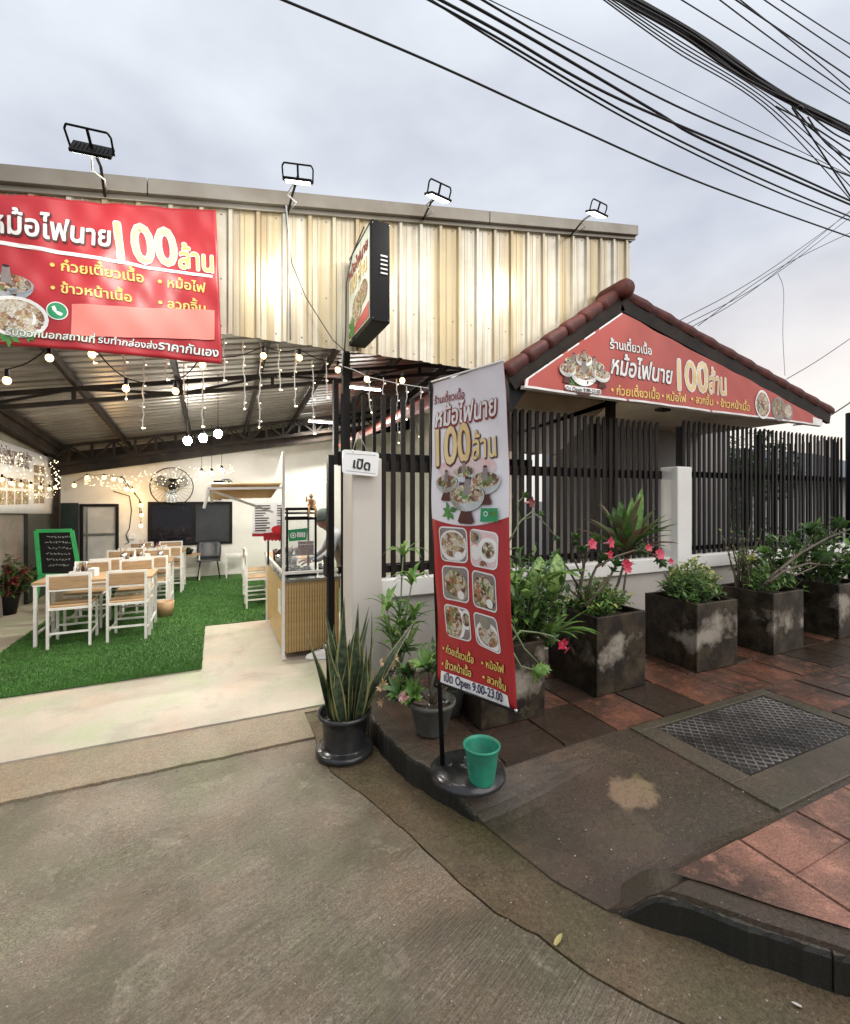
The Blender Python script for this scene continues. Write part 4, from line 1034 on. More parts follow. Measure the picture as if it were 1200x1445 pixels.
b = MB(); c = GP.px(1075, 571); c2 = GP.px(1098, 576); c3 = GP.px(1112, 580); bowl_print(GP, b, c2, .15, .003, 'food2', 'tabletop_p', .9); bowl_print(GP, b, c3, .11, .0045, 'foodpale', 'tabletop_p', .9); bowl_print(GP, b, c, .14, .006, 'food', 'ink_w', 1.25, False); b.obj('picture', gs, recalc=False)

# ---- standing banner
Lp = Vector((1.010, 2.068, 0)); Rp = Vector((1.150, 1.630, 0))
SW = lambda a, b: .012*math.sin(b*5 + a*4) + .006*math.sin(a*14) * sm(1.3, .6, b) + .0025*math.sin(a*30 + b*17)
SP = Plane(Lp, Rp - Lp, SW)
sb = empty('standing_banner', (1.13, 2.12, .15), 0, 'tall printed banner on a black pole stand, white above and red below', 'banner'); sb.location = (0, 0, 0)
c4 = [SP.px(609, 541), SP.px(711, 510), SP.px(729, 1004), SP.px(617, 960)]
sheet(SP, tuple(c4), M['red'], 'banner_sheet', sb, 14, 40)
def lp4(s_, t):
    (a0, b0), (a1, b1), (a2, b2), (a3, b3) = c4
    return ((1-t)*((1-s_)*a0+s_*a1)+t*((1-s_)*a3+s_*a2), (1-t)*((1-s_)*b0+s_*b1)+t*((1-s_)*b3+s_*b2))
b = MB(); vs = []; nu, nv = 16, 24
for j in range(nv+1):
    for i in range(nu+1):
        s_ = i/nu; lim = .458 + .028*math.sin(PI*min(1, s_*.95)) - .012*s_; x, y = lp4(s_, lim*j/nv); vs.append(SP.at(x, y, .0012))
b.add(vs, [(j*(nu+1)+i, (j+1)*(nu+1)+i, (j+1)*(nu+1)+i+1, j*(nu+1)+i+1) for j in range(nv) for i in range(nu)], M['pale'], True); b.obj('white_field', sb, recalc=False)
letters(SP, 'ร้านเตี๋ยวเนื้อ', (612, 570), (654, 561), 'ink_r', sb, bold=1.2, hs=1.2)
letters(SP, 'หม้อไฟนาย', (615, 603), (699, 585), 'ink_w', sb, bold=1.4, hs=1.4, shadow='ink_r', shb=2.8, shoff=(.001, -.004), italic=.12)
letters(SP, '100', (618, 657), (664, 649), 'gold', sb, bold=1.6, hs=1.5, shadow='ink_db', shb=1.9, shoff=(.003, -.003))
letters(SP, 'ล้าน', (667, 648), (699, 643), 'gold', sb, bold=1.1, hs=1.7, shadow='ink_db', shb=2.0, shoff=(.003, -.003))
def SPD(x, y): return SP.px(x, y)
b = MB()
for i, (x, y, r) in enumerate(((636, 662, .07), (680, 660, .08), (655, 655, .07))): disc(SP, b, SPD(x, y), r, r*.6, .003 + i*.0004, 'pinkcloud')
for i, (x, y, r) in enumerate(((655, 666, .066), (633, 680, .072), (686, 678, .085), (662, 698, .105))): hotpot_print(SP, b, SPD(x, y), r, .0045 + i*.0025)
leaves_print(SP, b, SPD(637, 722), .06, .0035, 7, 2); b.obj('picture', sb, recalc=False)
b = MB(); q = [SPD(682, 717), SPD(706, 717), SPD(706, 736), SPD(682, 736)]; ppoly(SP, b, q, .015, 'ink_g'); c = SPD(689, 725); disc(SP, b, c, .012, .012, .0156, 'ink_w'); disc(SP, b, c, .008, .008, .0162, 'ink_g')
ppoly(SP, b, [SPD(695, 722), SPD(704, 722), SPD(704, 728), SPD(695, 728)], .0156, 'leafprint'); b.obj('green_mark', sb, recalc=False)
pics = [((622, 742), (662, 745), (663, 795), (624, 791)), ((666, 745), (705, 752), (705, 805), (667, 798)), ((624, 797), (664, 800), (664, 852), (626, 845)),
        ((668, 803), (703, 811), (704, 866), (670, 855)), ((626, 851), (663, 860), (664, 907), (629, 897)), ((669, 862), (702, 872), (708, 925), (671, 909))]
for i, pc_ in enumerate(pics):
    P = [SPD(*p) for p in pc_]; b = MB()
    def at_(s_, t): return ((1-t)*((1-s_)*P[0][0]+s_*P[1][0])+t*((1-s_)*P[3][0]+s_*P[2][0]), (1-t)*((1-s_)*P[0][1]+s_*P[1][1])+t*((1-s_)*P[3][1]+s_*P[2][1]))
    ppoly(SP, b, [at_(x, y) for x, y in rrect(0, 0, 1, 1, .16)][::-1], .0022, 'ink_w')
    ppoly(SP, b, [at_(.04 + .92*x, .04 + .92*y) for x, y in rrect(0, 0, 1, 1, .14)][::-1], .0028, ('tabletop_p', 'pinkcloud')[i == 1])
    w = abs(P[1][0] - P[0][0])
    cl = lambda v: max(.05, min(.95, v))
    def dsh(cx, cy, rx, ry, m_, of):
        pts = [at_(cl(cx + rx*math.cos(a*PI/11)), cl(cy + ry*math.sin(a*PI/11))) for a in range(22)]; ppoly(SP, b, pts[::-1], of, m_)
    if i == 1:
        dsh(.68, .5, .36, .33, 'ink_w', .0034); dsh(.68, .5, .22, .22, 'food', .004); dsh(.2, .62, .2, .2, 'ink_w', .0036); dsh(.2, .2, .22, .18, 'chrome', .0038); dsh(.2, .2, .15, .12, 'food2', .0044); dsh(.5, .9, .14, .1, 'foodpale', .0042)
    elif i == 5: dsh(.55, .62, .5, .42, 'ink_w', .0034); dsh(.55, .6, .4, .3, 'foodpale', .004); dsh(.5, .22, .22, .2, 'chrome', .0046)
    elif i == 4: dsh(.3, .5, .5, .7, 'ink_w', .0034); dsh(.25, .5, .45, .6, 'food', .004); dsh(.85, .35, .2, .3, 'ink_w', .0036); dsh(.85, .35, .14, .2, 'food2', .0042)
    else: dsh(.5, .55, .5, .46, ('ink_w', '', 'chrome', 'food2')[i % 4] or 'ink_w', .0034); dsh(.5, .5, .42, .36, ('foodpale', '', 'food', 'food')[i % 4] or 'food', .004); dsh(.7, .8, .14, .12, 'ink_w', .0046)
    b.obj('picture', sb, recalc=False)
letters(SP, '• ก๋วยเตี๋ยวเนื้อ', (624, 919), (667, 937), 'ink_y', sb, bold=1.5, hs=1.35, shadow='ink_db', shb=2.2)
letters(SP, '• หม้อไฟ', (678, 941), (712, 950), 'ink_y', sb, bold=1.5, hs=1.15, shadow='ink_db', shb=2.2)
letters(SP, '• ข้าวหน้าเนื้อ', (624, 941), (664, 956), 'ink_y', sb, bold=1.5, hs=1.35, shadow='ink_db', shb=2.2)
letters(SP, '• ลวกจิ้ม', (679, 961), (714, 976), 'ink_y', sb, bold=1.5, hs=1.15, shadow='ink_db', shb=2.2)
b = MB(); P = [SPD(623, 946), SPD(716, 982), SPD(719, 1003), SPD(622, 962)]
sheet(SP, tuple(P), M['ink_w'], 'white_strip', sb, 16, 3, .003, 0)
letters(SP, 'เปิด Open 9.00-23.00', (628, 960), (708, 992), 'ink_n', sb, off=.006, bold=1.4, hs=1.4)
# pole, arms, base
tp = SP.at(*SPD(608, 540), .0); bt = G(624, 1104, .155); mid = SP.at(*SPD(617, 960)) 
pl0 = Vector((tp.x - .012, tp.y + .004, tp.z + .01)); pl1 = Vector((1.085, 2.13, .17))
b = MB(); b.tube([pl0, (pl0 + pl1)/2 + Vector((-.006, 0, 0)), pl1], [.009, .011, .013], M['black'], 10); b.obj('pole', sb)
trp = SP.at(*SPD(712, 509)); b = MB(); b.tube([pl0 + Vector((0, 0, -.005)), trp], .005, M['plastic_w'], 8); b.obj('top_arm', sb)
brp = SP.at(*SPD(728, 1003)); b = MB(); b.tube([Vector(mid) + Vector((-.01, 0, -.005)), brp + Vector((0, 0, -.004))], .006, M['black'], 8); b.ball(brp, .008, M['chrome'], 8); b.obj('bottom_arm', sb)
b = MB(); b.lathe([(.001, .004), (.19, .004), (.2, .012), (.195, .03), (.16, .05), (.05, .06), (.02, .065), (.02, .1), (.001, .1)], M['plastic_b'], (0, 0, 0), 36)
o = b.obj('water_base', sb); o.location = (1.2, 2.07, .152)
b = MB(); b.bar(pl1 + Vector((0, 0, .0)), (1.12, 2.1, .18), .03, .02, M['black']); b.obj('socket', sb)

# ---- hanging OPEN sign on the pillar
OP = Plane((0, 3.36, 0), Vector((1, .03, 0)).normalized())
os_ = empty('open_sign', (0, 0, 0), 0, 'small white hanging plate reading open in Thai at the top of the grey pillar', 'sign')
P = [OP.px(483, 634), OP.px(535, 639), OP.px(533, 673), OP.px(483, 668)]
b = MB(); pts = [((1-y)*((1-x)*P[0][0]+x*P[1][0])+y*((1-x)*P[3][0]+x*P[2][0]), (1-y)*((1-x)*P[0][1]+x*P[1][1])+y*((1-x)*P[3][1]+x*P[2][1])) for x, y in rrect(0, 0, 1, 1, .1)]
b.prism([OP.at(x, y, 0) for x, y in pts], OP.n * .006, M['plastic_w']); b.obj('plate', os_, bev=.0012)
letters(OP, 'เปิด', (498, 660), (521, 664), 'ink_k', os_, off=.0085, bold=2.2, hs=1.05)
b = MB()
for ya, yb in ((640, 642.5), (664, 668.5)):
    a_, c_ = OP.px(488, ya), OP.px(530, yb); ppoly(OP, b, [a_, c_, (c_[0], c_[1]-.0025), (a_[0], a_[1]-.0025)], .0075, 'ink_k')
b.obj('printed_line', os_, recalc=False)
b = MB(); a_ = OP.at(*OP.px(498, 637)); c_ = OP.at(*OP.px(520, 639)); t_ = OP.at(*OP.px(505, 610)); b.tube([a_, t_], .0025, M['wirew'], 5); b.tube([c_, t_], .0025, M['wirew'], 5); b.ball(a_, .012, M['plastic_w'], 6); b.obj('hanging_cord', os_)

# ---- projecting light box
pb = empty('projecting_sign', (0, 0, 0), 0, 'black cased projecting light box sign mounted on the cladding with a printed side face', 'sign')
X0, X1, Y0, Y1, Z0, Z1 = .968, 1.105, 2.98, 3.56, 2.83, 3.53
b = MB(); b.box((X0, Y0, Z0), (X1, Y1, Z1), M['black']); b.obj('case', pb, bev=.006)
b = MB(); b.box((X0 - .004, Y0 + .03, Z0 + .03), (X0 - .0005, Y1 - .02, Z1 - .03), M['box_lit']); b.obj('printed_face', pb)
LP_ = Plane((X0 - .006, 0, 0), (0, -1, 0))
b = MB()
for i, (y, z, r, mm) in enumerate(((3.3, 3.05, .13, 'food'), (3.15, 3.1, .1, 'food2'), (3.42, 2.95, .09, 'food'))): disc(LP_, b, (-y, z), r, r*.8, .001 + i*.0005, mm)
leaves_print(LP_, b, (-3.45, 2.92), .12, .003, 7, 3)
ppoly(LP_, b, [(-3.53, 2.87), (-3.02, 2.87), (-3.02, 2.98), (-3.53, 2.9)], .0005, 'red'); b.obj('picture', pb, recalc=False)
letters(LP_, 'หม้อไฟนาย', (-3.52, 3.33), (-3.04, 3.36), 'ink_r', pb, off=.002, bold=1.5, px=False)
letters(LP_, '100 ล้าน', (-3.5, 3.2), (-3.06, 3.22), 'gold', pb, off=.002, bold=1.5, px=False, hs=1.2)
for i in range(5):
    b = MB(); z = 3.285 - i * .03; b.box((1.035, Y0 - .003, z), (1.085, Y0 - .0005, z + .011), M['ink_w']); b.obj('vent_slot', pb)
for x, z in ((X0 + .01, Z1 - .02), (X1 - .01, Z1 - .02), (X0 + .01, Z0 + .02), (X1 - .01, Z0 + .02)):
    b = MB(); b.ball((x, Y0 - .001, z), .004, M['chrome'], 6); b.obj('screw', pb)

# ---- floodlights on the parapet
def flood(px, py, lab, base, yaw, tilt, scale=1.0, light=9, Yh=3.2, aim=None):
    h = onY(px, py, Yh); t = empty('floodlight', h, 0, lab, 'floodlight', 'floodlights along the canopy parapet')
    R_ = Euler((tilt, 0, yaw)).to_matrix(); s_ = scale
    def TR(b_): b_.v = [tuple(R_ @ Vector(v)) for v in b_.v]; return b_
    b = MB(); b.box((-.115*s_, -.07*s_, -.0), (.115*s_, .07*s_, .02*s_), M['black'])
    for i in range(9): b.box((-.09*s_ + i*.0225*s_ - .003, -.045*s_, .0205*s_), (-.09*s_ + i*.0225*s_ + .002, .045*s_, .026*s_), M['black'])
    TR(b).obj('lamp_body', t, bev=.003)
    b = MB(); b.box((-.1*s_, -.055*s_, -.004), (.1*s_, .055*s_, -.0006), M['led']); TR(b).obj('lit_panel', t)
    b = MB(); pts = [(-.12*s_, 0, .0), (-.125*s_, .0, .1*s_), (-.11*s_, .0, .125*s_), (.11*s_, 0, .125*s_), (.125*s_, 0, .1*s_), (.12*s_, 0, .0)]
    for p, q in zip(pts, pts[1:]): b.bar(p, q, .009, .006, M['black'], (0, 1, 0))
    b.bar((0, 0, .12*s_), (0, .0, .02), .012, .008, M['black'], (0, 1, 0)); TR(b).obj('yoke', t)
    st = onY(*base, 3.6) - h
    b = MB(); e = R_ @ Vector((0, 0, .03)); b.tube([e, (e + st)/2 + Vector((.01, 0, .01)), st + Vector((0, .02, -.08))], .008, M['black'], 8); b.obj('arm', t)
    b = MB(); b.tube([e, (e + st)/2 + Vector((-.03, 0, -.02)), (e + st)/2 + Vector((.03, 0, -.06)), st + Vector((.01, 0, -.05))], .005, M['wirew'], 6); b.obj('lead', t)
    if light:
        l = bpy.data.lights.new('flood_lamp', 'AREA'); l.shape = 'RECTANGLE'; l.size = .22; l.size_y = .12; l.energy = light; l.color = (1, .97, .88)
        lo = link('lamp_light', l, t); tgt = (aim or Vector((h.x, 3.6, 2.6))) - h; lo.rotation_euler = tgt.to_track_quat('-Z', 'Y').to_euler(); lo.location = tgt.normalized() * .03
    return t
FL = 6
flood(131, 214, 'floodlight with dark back above the big red banner, leftmost on the parapet', (148, 262), -.1, .95, .78, 3.2, 2.8, Vector((-.45, 3.46, 3.0)))
flood(421, 257, 'floodlight tilted to the right, second from the left on the parapet', (405, 290), -.25, .42, .74, FL, 2.9)
flood(618, 280, 'floodlight with a level glowing panel right of the projecting sign', (597, 298), .15, .42, .74, FL, 2.85)
flood(842, 303, 'floodlight on a long leaning arm, last on the right of the parapet', (806, 322), .1, .42, .74, FL, 2.85)

# ------------------------------------------------------------------ terrace furniture
FZ = .036
def make_chair():
    t = empty('wooden_chair', (0, 0, FZ), 0); wm = M['whitemetal']
    for sx in (-.18, .18):
        b = MB(); b.box((sx - .0125, -.2125, 0), (sx + .0125, -.1875, .78), wm); b.obj('leg', t)
        b = MB(); b.box((sx - .0125, .1775, 0), (sx + .0125, .2025, .42), wm); b.obj('leg', t)
        b = MB(); b.box((sx - .009, -.187, .11), (sx + .009, .177, .13), wm); b.obj('stretcher', t)
    b = MB(); b.box((-.167, -.209, .15), (.167, -.191, .17), wm); b.obj('stretcher', t)
    b = MB(); b.box((-.167, .181, .15), (.167, .199, .17), wm); b.obj('stretcher', t)
    b = MB(); b.box((-.19, -.2, .40), (.19, .2, .424), wm); b.obj('seat_frame', t)
    b = MB(); b.box((-.185, -.185, .4245), (.185, .2, .445), M['wood']); b.obj('seat', t, bev=.004)
    b = MB(); b.box((-.167, -.208, .62), (.167, -.192, .75), M['wood']); b.obj('backrest', t, bev=.003)
    b = MB(); b.box((-.1675, -.21, .757), (.1675, -.19, .779), wm); b.obj('top_rail', t)
    b = MB(); b.box((-.167, -.207, .60), (.167, -.193, .617), wm); b.obj('top_rail', t)
    return t
def make_table(lx=1.08, ly=.62):
    t = empty('wooden_table', (0, 0, FZ), 0); wm = M['whitemetal']
    for x in (-lx/2 + .02, lx/2 - .02):
        for y in (-ly/2 + .02, ly/2 - .02):
            b = MB(); b.box((x - .015, y - .015, 0), (x + .015, y + .015, .64), wm); b.obj('leg', t)
        b = MB(); b.box((x - .01, -ly/2 + .035, .12), (x + .01, ly/2 - .035, .14), wm); b.obj('stretcher', t)
    b = MB(); b.box((-lx/2, -ly/2, .6405), (lx/2, ly/2, .655), wm); b.obj('table_frame', t)
    k = 4; w = (ly) / k
    me = MB(); me.box((-lx/2 - .01, 0.001, .6555), (lx/2 + .01, w - .001, .68), M['wood']); me = me.mesh('plank')
    for i in range(k): o = link('plank', me, t); o.location = (0, -ly/2 + i * w, 0)
    return t
chair0 = make_chair(); table0 = make_table(); used = [False, False]
CG, TG = 'wooden chairs at the dining tables', 'wooden dining tables'
def chair(x, y, rz, lab):
    c = chair0 if not used[0] else copy_tree(chair0); used[0] = True
    c.location = (x, y, FZ); c.rotation_euler = (0, 0, rz); return tag(c, lab, 'chair', CG)
def table(x, y, rz, lab):
    c = table0 if not used[1] else copy_tree(table0); used[1] = True
    c.location = (x, y, FZ); c.rotation_euler = (0, 0, rz); return tag(c, lab, 'table', TG)
ordn = ('nearest', 'second', 'third', 'farthest')
for i, ty in enumerate((6.06, 7.42, 8.80)):
    cx = -1.22 + i * .09
    table(cx, ty + .33, 0, '%s wooden table of the left row' % ('front', 'middle', 'rear')[i] + (' with the condiment basket nearest the chalkboard', ' on the grass carpet behind the front one', ' on the grass carpet, closest to the dark window')[i])
    chair(cx - .20, ty + .08, .04, ('white framed wooden chair at the front table, nearer the chalkboard', 'left chair on the street side of the middle table', 'left chair on the street side of the rear table')[i])
    chair(cx + .33, ty + .09, -.03, ('white framed wooden chair at the front table, nearer the food cart', 'right chair on the street side of the middle table', 'right chair on the street side of the rear table')[i])
    chair(cx - .22, ty + .80, PI - .05, ('left chair with its back to the middle table, facing the street', 'left chair behind the middle table, facing the street', 'left chair behind the rear table, facing the street')[i])
    chair(cx + .28, ty + .78, PI + .04, ('right chair with its back to the middle table, facing the street', 'right chair behind the middle table, facing the street', 'right chair behind the rear table, facing the street')[i])
table(1.05, 7.55, PI/2, 'wooden table on the right side behind the food cart')
chair(.60, 7.15, -PI/2, 'chair left of the table behind the food cart, nearer the street')
chair(.62, 7.85, -PI/2 + .05, 'chair left of the table behind the food cart, farther from the street')

def bottle(b, x, y, z, r, h, m): b.lathe([(.001, 0), (r, 0), (r, h*.6), (r*.4, h*.75), (r*.4, h), (.001, h)], m, (x, y, z), 8)
M['sauce1'] = mat('dark_sauce', (.05, .02, .01), .2); M['sauce2'] = mat('red_sauce', (.4, .05, .02), .3); M['tissue'] = mat('white_tissue', (.75, .74, .72), .8)
tz = FZ + .681
def caddy(x, y, lab, seed):
    q = random.Random(seed); t = empty('condiment_caddy', (x, y, tz), q.uniform(-.3, .3), lab, 'condiments', 'condiment caddies on the tables')
    b = MB(); 
    for a_ in ((-.09, -.06, .09, -.055), (-.09, .055, .09, .06), (-.09, -.055, -.085, .055), (.085, -.055, .09, .055)): b.box((a_[0], a_[1], 0.004), (a_[2], a_[3], .06), M['plastic_w'])
    b.box((-.09, -.06, 0), (.09, .06, .004), M['plastic_w']); b.obj('basket', t)
    for i in range(4):
        b = MB(); bottle(b, -.06 + .04*i, q.uniform(-.02, .02), .005, .017, q.uniform(.11, .17), M[q.choice(['sauce1', 'sauce2', 'plastic_w', 'chrome'])]); b.obj('bottle', t)
    b = MB(); b.box((.1, -.06, 0), (.17, .05, .09), M['tissue']); b.obj('tissue_box', t)
    return t
caddy(-1.42, 6.42, 'white basket of sauce bottles and tissues on the front table', 1)
caddy(-1.05, 7.72, 'basket of sauce bottles on the middle table', 2)
caddy(-.95, 9.05, 'basket of sauce bottles on the rear table', 3)
caddy(1.05, 7.5, 'basket of sauce bottles on the right hand table behind the food cart', 8)
def holder(x, y, lab):
    t = empty('cutlery_pot', (x, y, tz), 0, lab, 'cutlery pot', 'cutlery pots on the tables'); b = MB(); b.lathe([(.001, 0), (.04, 0), (.045, .12), (.041, .12), (.037, .01), (.001, .01)], M['chrome'], (0, 0, 0), 12); b.obj('pot', t)
    b = MB(); q = random.Random(int(x * 100))
    for i in range(9): a = q.uniform(0, 6.28); b.tube([(0, 0, .02), (.05*math.cos(a), .05*math.sin(a), .2)], .003, M['wood'], 4)
    tag(b.obj('chopsticks', t), kind='stuff')
holder(-1.2, 7.72, 'steel pot of chopsticks on the middle table'); holder(-1.15, 9.1, 'steel pot of chopsticks on the rear table'); holder(-.75, 7.75, 'steel pot of chopsticks at the right end of the middle table')

# grey shell chair, side tables
gc = empty('shell_chair', onY(295, 812, 9.95), 0, 'dark grey plastic shell chair standing below the dark window', 'chair'); gc.location.z = FZ; dg = mat('dark_grey_plastic', (.035, .037, .042), .4)
b = MB(); b.box((-.21, -.2, .36), (.21, .2, .385), dg); b.obj('seat', gc, bev=.01)
b = MB(); vs = []
for j in range(7):
    z = .385 + j * .055; w = .2 + .02 * math.sin(j / 6 * PI) - (.035 if j == 6 else 0)
    for i in range(7): u = i / 3 - 1; vs.append((u * w, .18 + j * .014 - .04 * (u * u), z))
b.add(vs, [(j*7+i, j*7+i+1, (j+1)*7+i+1, (j+1)*7+i) for j in range(6) for i in range(6)], dg, True); o = b.obj('backrest', gc, recalc=False); md = o.modifiers.new('th', 'SOLIDIFY'); md.thickness = .02
for sx in (-1, 1):
    for sy in (-1, 1): b = MB(); b.tube([(sx*.15, sy*.13, .36), (sx*.2, sy*.19, 0)], [.014, .009], M['black'], 6); b.obj('leg', gc)
def small_table(px, py, lab, w=.36, h=.5, top='white'):
    g = onY(px, py, 10.05); t = empty('side_table', (g.x, 10.0, FZ), 0, lab, 'side table', 'small tables along the rear wall')
    for sx in (-1, 1):
        for sy in (-1, 1): b = MB(); b.box((sx*w/2 - .012, sy*.15 - .012, 0), (sx*w/2 + .012, sy*.15 + .012, h - .02), M['whitemetal']); b.obj('leg', t)
    b = MB(); b.box((-w/2 - .02, -.17, h - .0195), (w/2 + .02, .17, h), M[top]); b.obj('tabletop', t)
    b = MB(); b.box((-w/2 + .012, -.155, .1), (w/2 - .012, -.14, .12), M['whitemetal']); b.obj('stretcher', t); return g
small_table(331, 812, 'small white side table right of the grey shell chair', .3, .46)
gg = small_table(262, 812, 'low table left of the grey chair carrying a dark basket', .5, .5, 'wood')
bk = empty('basket', (gg.x, 10.0, FZ + .5), 0, 'dark basket of small things on the low table by the window', 'basket')
b = MB(); b.lathe([(.001, 0), (.11, 0), (.15, .09), (.14, .09), (.1, .01), (.001, .01)], M['black'], (0, 0, 0), 14); b.obj('bowl', bk)
b = MB(); q = random.Random(4)
for i in range(14): b.ball((q.uniform(-.09, .09), q.uniform(-.09, .09), .09 + q.uniform(0, .03)), .03, M[q.choice(['black', 'chrome', 'leafd', 'sauce1'])], 7)
tag(b.obj('contents', bk), kind='stuff')
wb = empty('waste_basket', (-.62, 7.0, FZ), 0, 'small woven bin on the grass beside the front table', 'bin'); b = MB(); b.lathe([(.001, 0), (.09, 0), (.11, .2), (.1, .2), (.08, .01), (.001, .01)], M['wood'], (0, 0, 0), 14); b.obj('bin_body', wb)

# chalkboard
g0 = onY(82, 800, 8.0)
ck = empty('chalkboard', (0, 0, 0), 0, 'green framed chalkboard leaning behind the left end of the front table', 'chalkboard')
CP = Plane((0, 8.2, 0), (1, 0, 0), lambda a, b: -.12 * (b - .3))
P = [CP.px(48, 750), CP.px(99, 749), CP.px(113, 812), CP.px(56, 812)]
b = MB(); ppoly(CP, b, P[::-1], 0, 'black'); b.obj('slate', ck, recalc=False)
M['chalk'] = mat('green_frame_paint', (.03, .36, .1), .5); M['chk'] = mat('chalk_marks', (.5, .52, .48), .9)
for i in range(4):
    b = MB(); p, q_ = P[i], P[(i+1) % 4]; b.bar(CP.at(*p, .01), CP.at(*q_, .01), .05, .03, M['chalk'], (0, 1, 0)); b.obj('frame', ck)
for sx in (0, 1):
    b = MB(); p = P[3] if sx == 0 else P[2]; b.bar(CP.at(*p, .0), (P[3][0] if sx == 0 else P[2][0], 8.0, FZ), .04, .03, M['chalk'], (0, 1, 0)); b.obj('leg', ck)
for j in range(6):
    b = MB(); q = random.Random(j); y0_ = 758 + j * 8.0; x = 60 + j * .9 + q.uniform(0, 4)
    while x < 97:
        w = q.uniform(2, 5); pts = [CP.at(*CP.px(x + w * s_ / 4, y0_ + q.uniform(-1.6, 1.6)), .006) for s_ in range(5)]; b.tube(pts, .0045, M['chk'], 3, False); x += w + 1.5
    b.obj('chalk_writing', ck, recalc=False)

# wall fans
def fan(px, py, r, lab, yaw=0.0):
    c = onY(px, py, 10.1); t = empty('wall_fan', c, yaw, lab, 'fan', 'fans on the rear wall')
    b = MB(); rot = Matrix.Rotation(PI/2, 3, 'X')
    for yy, rr in ((-.06, r), (.0, r*1.0), (-.1, r*.35)):
        pts = [(rr*math.cos(2*PI*i/32), yy, rr*math.sin(2*PI*i/32)) for i in range(33)]; b.tube(pts, .008 if rr == r else .004, M['black'], 5, False)
    b.obj('guard_ring', t)
    b = MB()
    for i in range(28):
        a = 2*PI*i/28; b.tube([(.03*math.cos(a), -.12, .03*math.sin(a)), (r*.6*math.cos(a+.06), -.11, r*.6*math.sin(a+.06)), (r*math.cos(a+.12), -.06, r*math.sin(a+.12))], .0022, M['black'], 3, False)
    b.obj('guard_wires', t)
    for i in range(3):
        b = MB(); a = 2*PI*i/3 + .5; vs = []
        for k in range(6):
            rr = .05 + (r*.82 - .05)*k/5; w = .05 + .05*math.sin(k/5*PI*.8)
            for s_ in (-1, 1): vs.append((rr*math.cos(a) - s_*w*math.sin(a), -.03 + s_*.018, rr*math.sin(a) + s_*w*math.cos(a)))
        b.add(vs, [(k*2, k*2+1, k*2+3, k*2+2) for k in range(5)], M['chrome'], True); b.obj('blade', t, recalc=False)
    b = MB(); b.lathe([(.001, -.05), (.06, -.05), (.07, 0), (.07, .1), (.001, .12)], M['black'], (0, 0, 0), 12, Matrix.Rotation(-PI/2, 3, 'X')); b.obj('motor', t)
    b = MB(); b.bar((0, .08, 0), (0, .12, -.22), .04, .03, M['black'], (0, 1, 0)); b.bar((0, .1, -.2), (0, .29, -.2), .03, .03, M['black']); b.box((-.07, .1, .1), (.07, .22, .17), M['black']); b.obj('bracket', t)
fan(243, 687, .37, 'large black wall fan above the left half of the dark window')
fan(318, 690, .2, 'smaller wall fan above the right end of the dark window', .9)

# menu sheet on the side wall
MP = Plane((-2.56, 0, 0), (0, 1, 0))
ms_ = empty('wall_menu', (0, 0, 0), 0, 'large white printed menu sheet with food pictures on the left side wall', 'menu sign')
P = [(5.2, 2.46), MP.px(77, 648), MP.px(77, 725), (5.2, 1.50)]
sheet(MP, tuple(P), M['plastic_w'], 'menu_sheet', ms_, 8, 6, 0)
b = MB(); q = random.Random(2)
for row in range(4):
    for c in range(2):
        y = 8.9 + c * .26; z = 2.02 - row * .16; r_ = rrect(y, z, y + .22, z + .12, .01); ppoly(MP, b, r_, .003, 'food' if (row + c) % 2 else 'food2')
for c in range(9): y = 6.3 + c*.27; ppoly(MP, b, rrect(y, 1.53, y + .22, 1.72, .01), .003, 'food'); ppoly(MP, b, rrect(y + .01, 1.76, y + .21, 1.90, .01), .003, 'foodpale') if c > 4 else None
b.obj('picture', ms_, recalc=False)
for i, (s_, y0_, y1, z) in enumerate((('ก๋วยเตี๋ยวเนื้อ', 6.2, 7.5, 2.24), ('ข้าวหน้าเนื้อ', 6.2, 7.4, 2.02), ('หม้อไฟ  ลวกจิ้ม', 7.7, 8.7, 2.08), ('หม้อไฟนาย 100 ล้าน', 7.6, 8.8, 2.2))):
    letters(MP, s_, (y0_, z), (y1, z - .02), 'ink_db', ms_, off=.003, bold=.8, px=False)

# ------------------------------------------------------------------ food cart
cx0, cx1, cy0, cy1 = .6, 1.18, 4.62, 6.2
fc = empty('food_cart', (.6, 4.62, 0), 0, 'slatted pale wood food cart counter with white metal frame and glass cabinet beside the gate', 'food cart'); fc.location = (0, 0, 0)
b = MB(); b.box((cx0 + .02, cy0 + .03, .10), (cx1 - .02, cy1 - .02, .78), M['panelwood']); b.obj('counter_body', fc)
me = MB(); me.box((0, 0, .085), (.018, .014, .785), M['panelwood']); me = me.mesh('slat')
me2 = MB(); me2.box((0.0005, .0085, .087), (.0245, .015, .783), M['panelwood'])
x = cx0 + .03
while x < cx1 - .04: o = link('slat', me, fc); o.location = (x, cy0 + .014, 0); x += .0255
b = MB(); b.box((cx0 + .004, cy0 + .05, .095), (cx0 + .018, cy1 - .03, .783), M['panelwood']); b.obj('side_panel', fc)
b = MB(); b.box((cx0 + .0, cy0 + .22, .42), (cx0 + .0035, cy0 + .42, .66), M['plastic_w']); b.obj('notice', fc)
b = MB(); b.box((cx0 - .005, cy0 - .005, .786), (cx1, cy1, .81), M['chrome']); b.obj('worktop', fc)
def fr(p, q, nm='frame_tube', w=.026): b_ = MB(); b_.bar(p, q, w, w, M['whitemetal']); return b_.obj(nm, fc)
fr((cx0, cy0, .03), (cx0, cy0, 2.06)); fr((cx0, cy1, .03), (cx0, cy1, 1.78)); fr((cx1, cy0, .03), (cx1, cy0, .80))
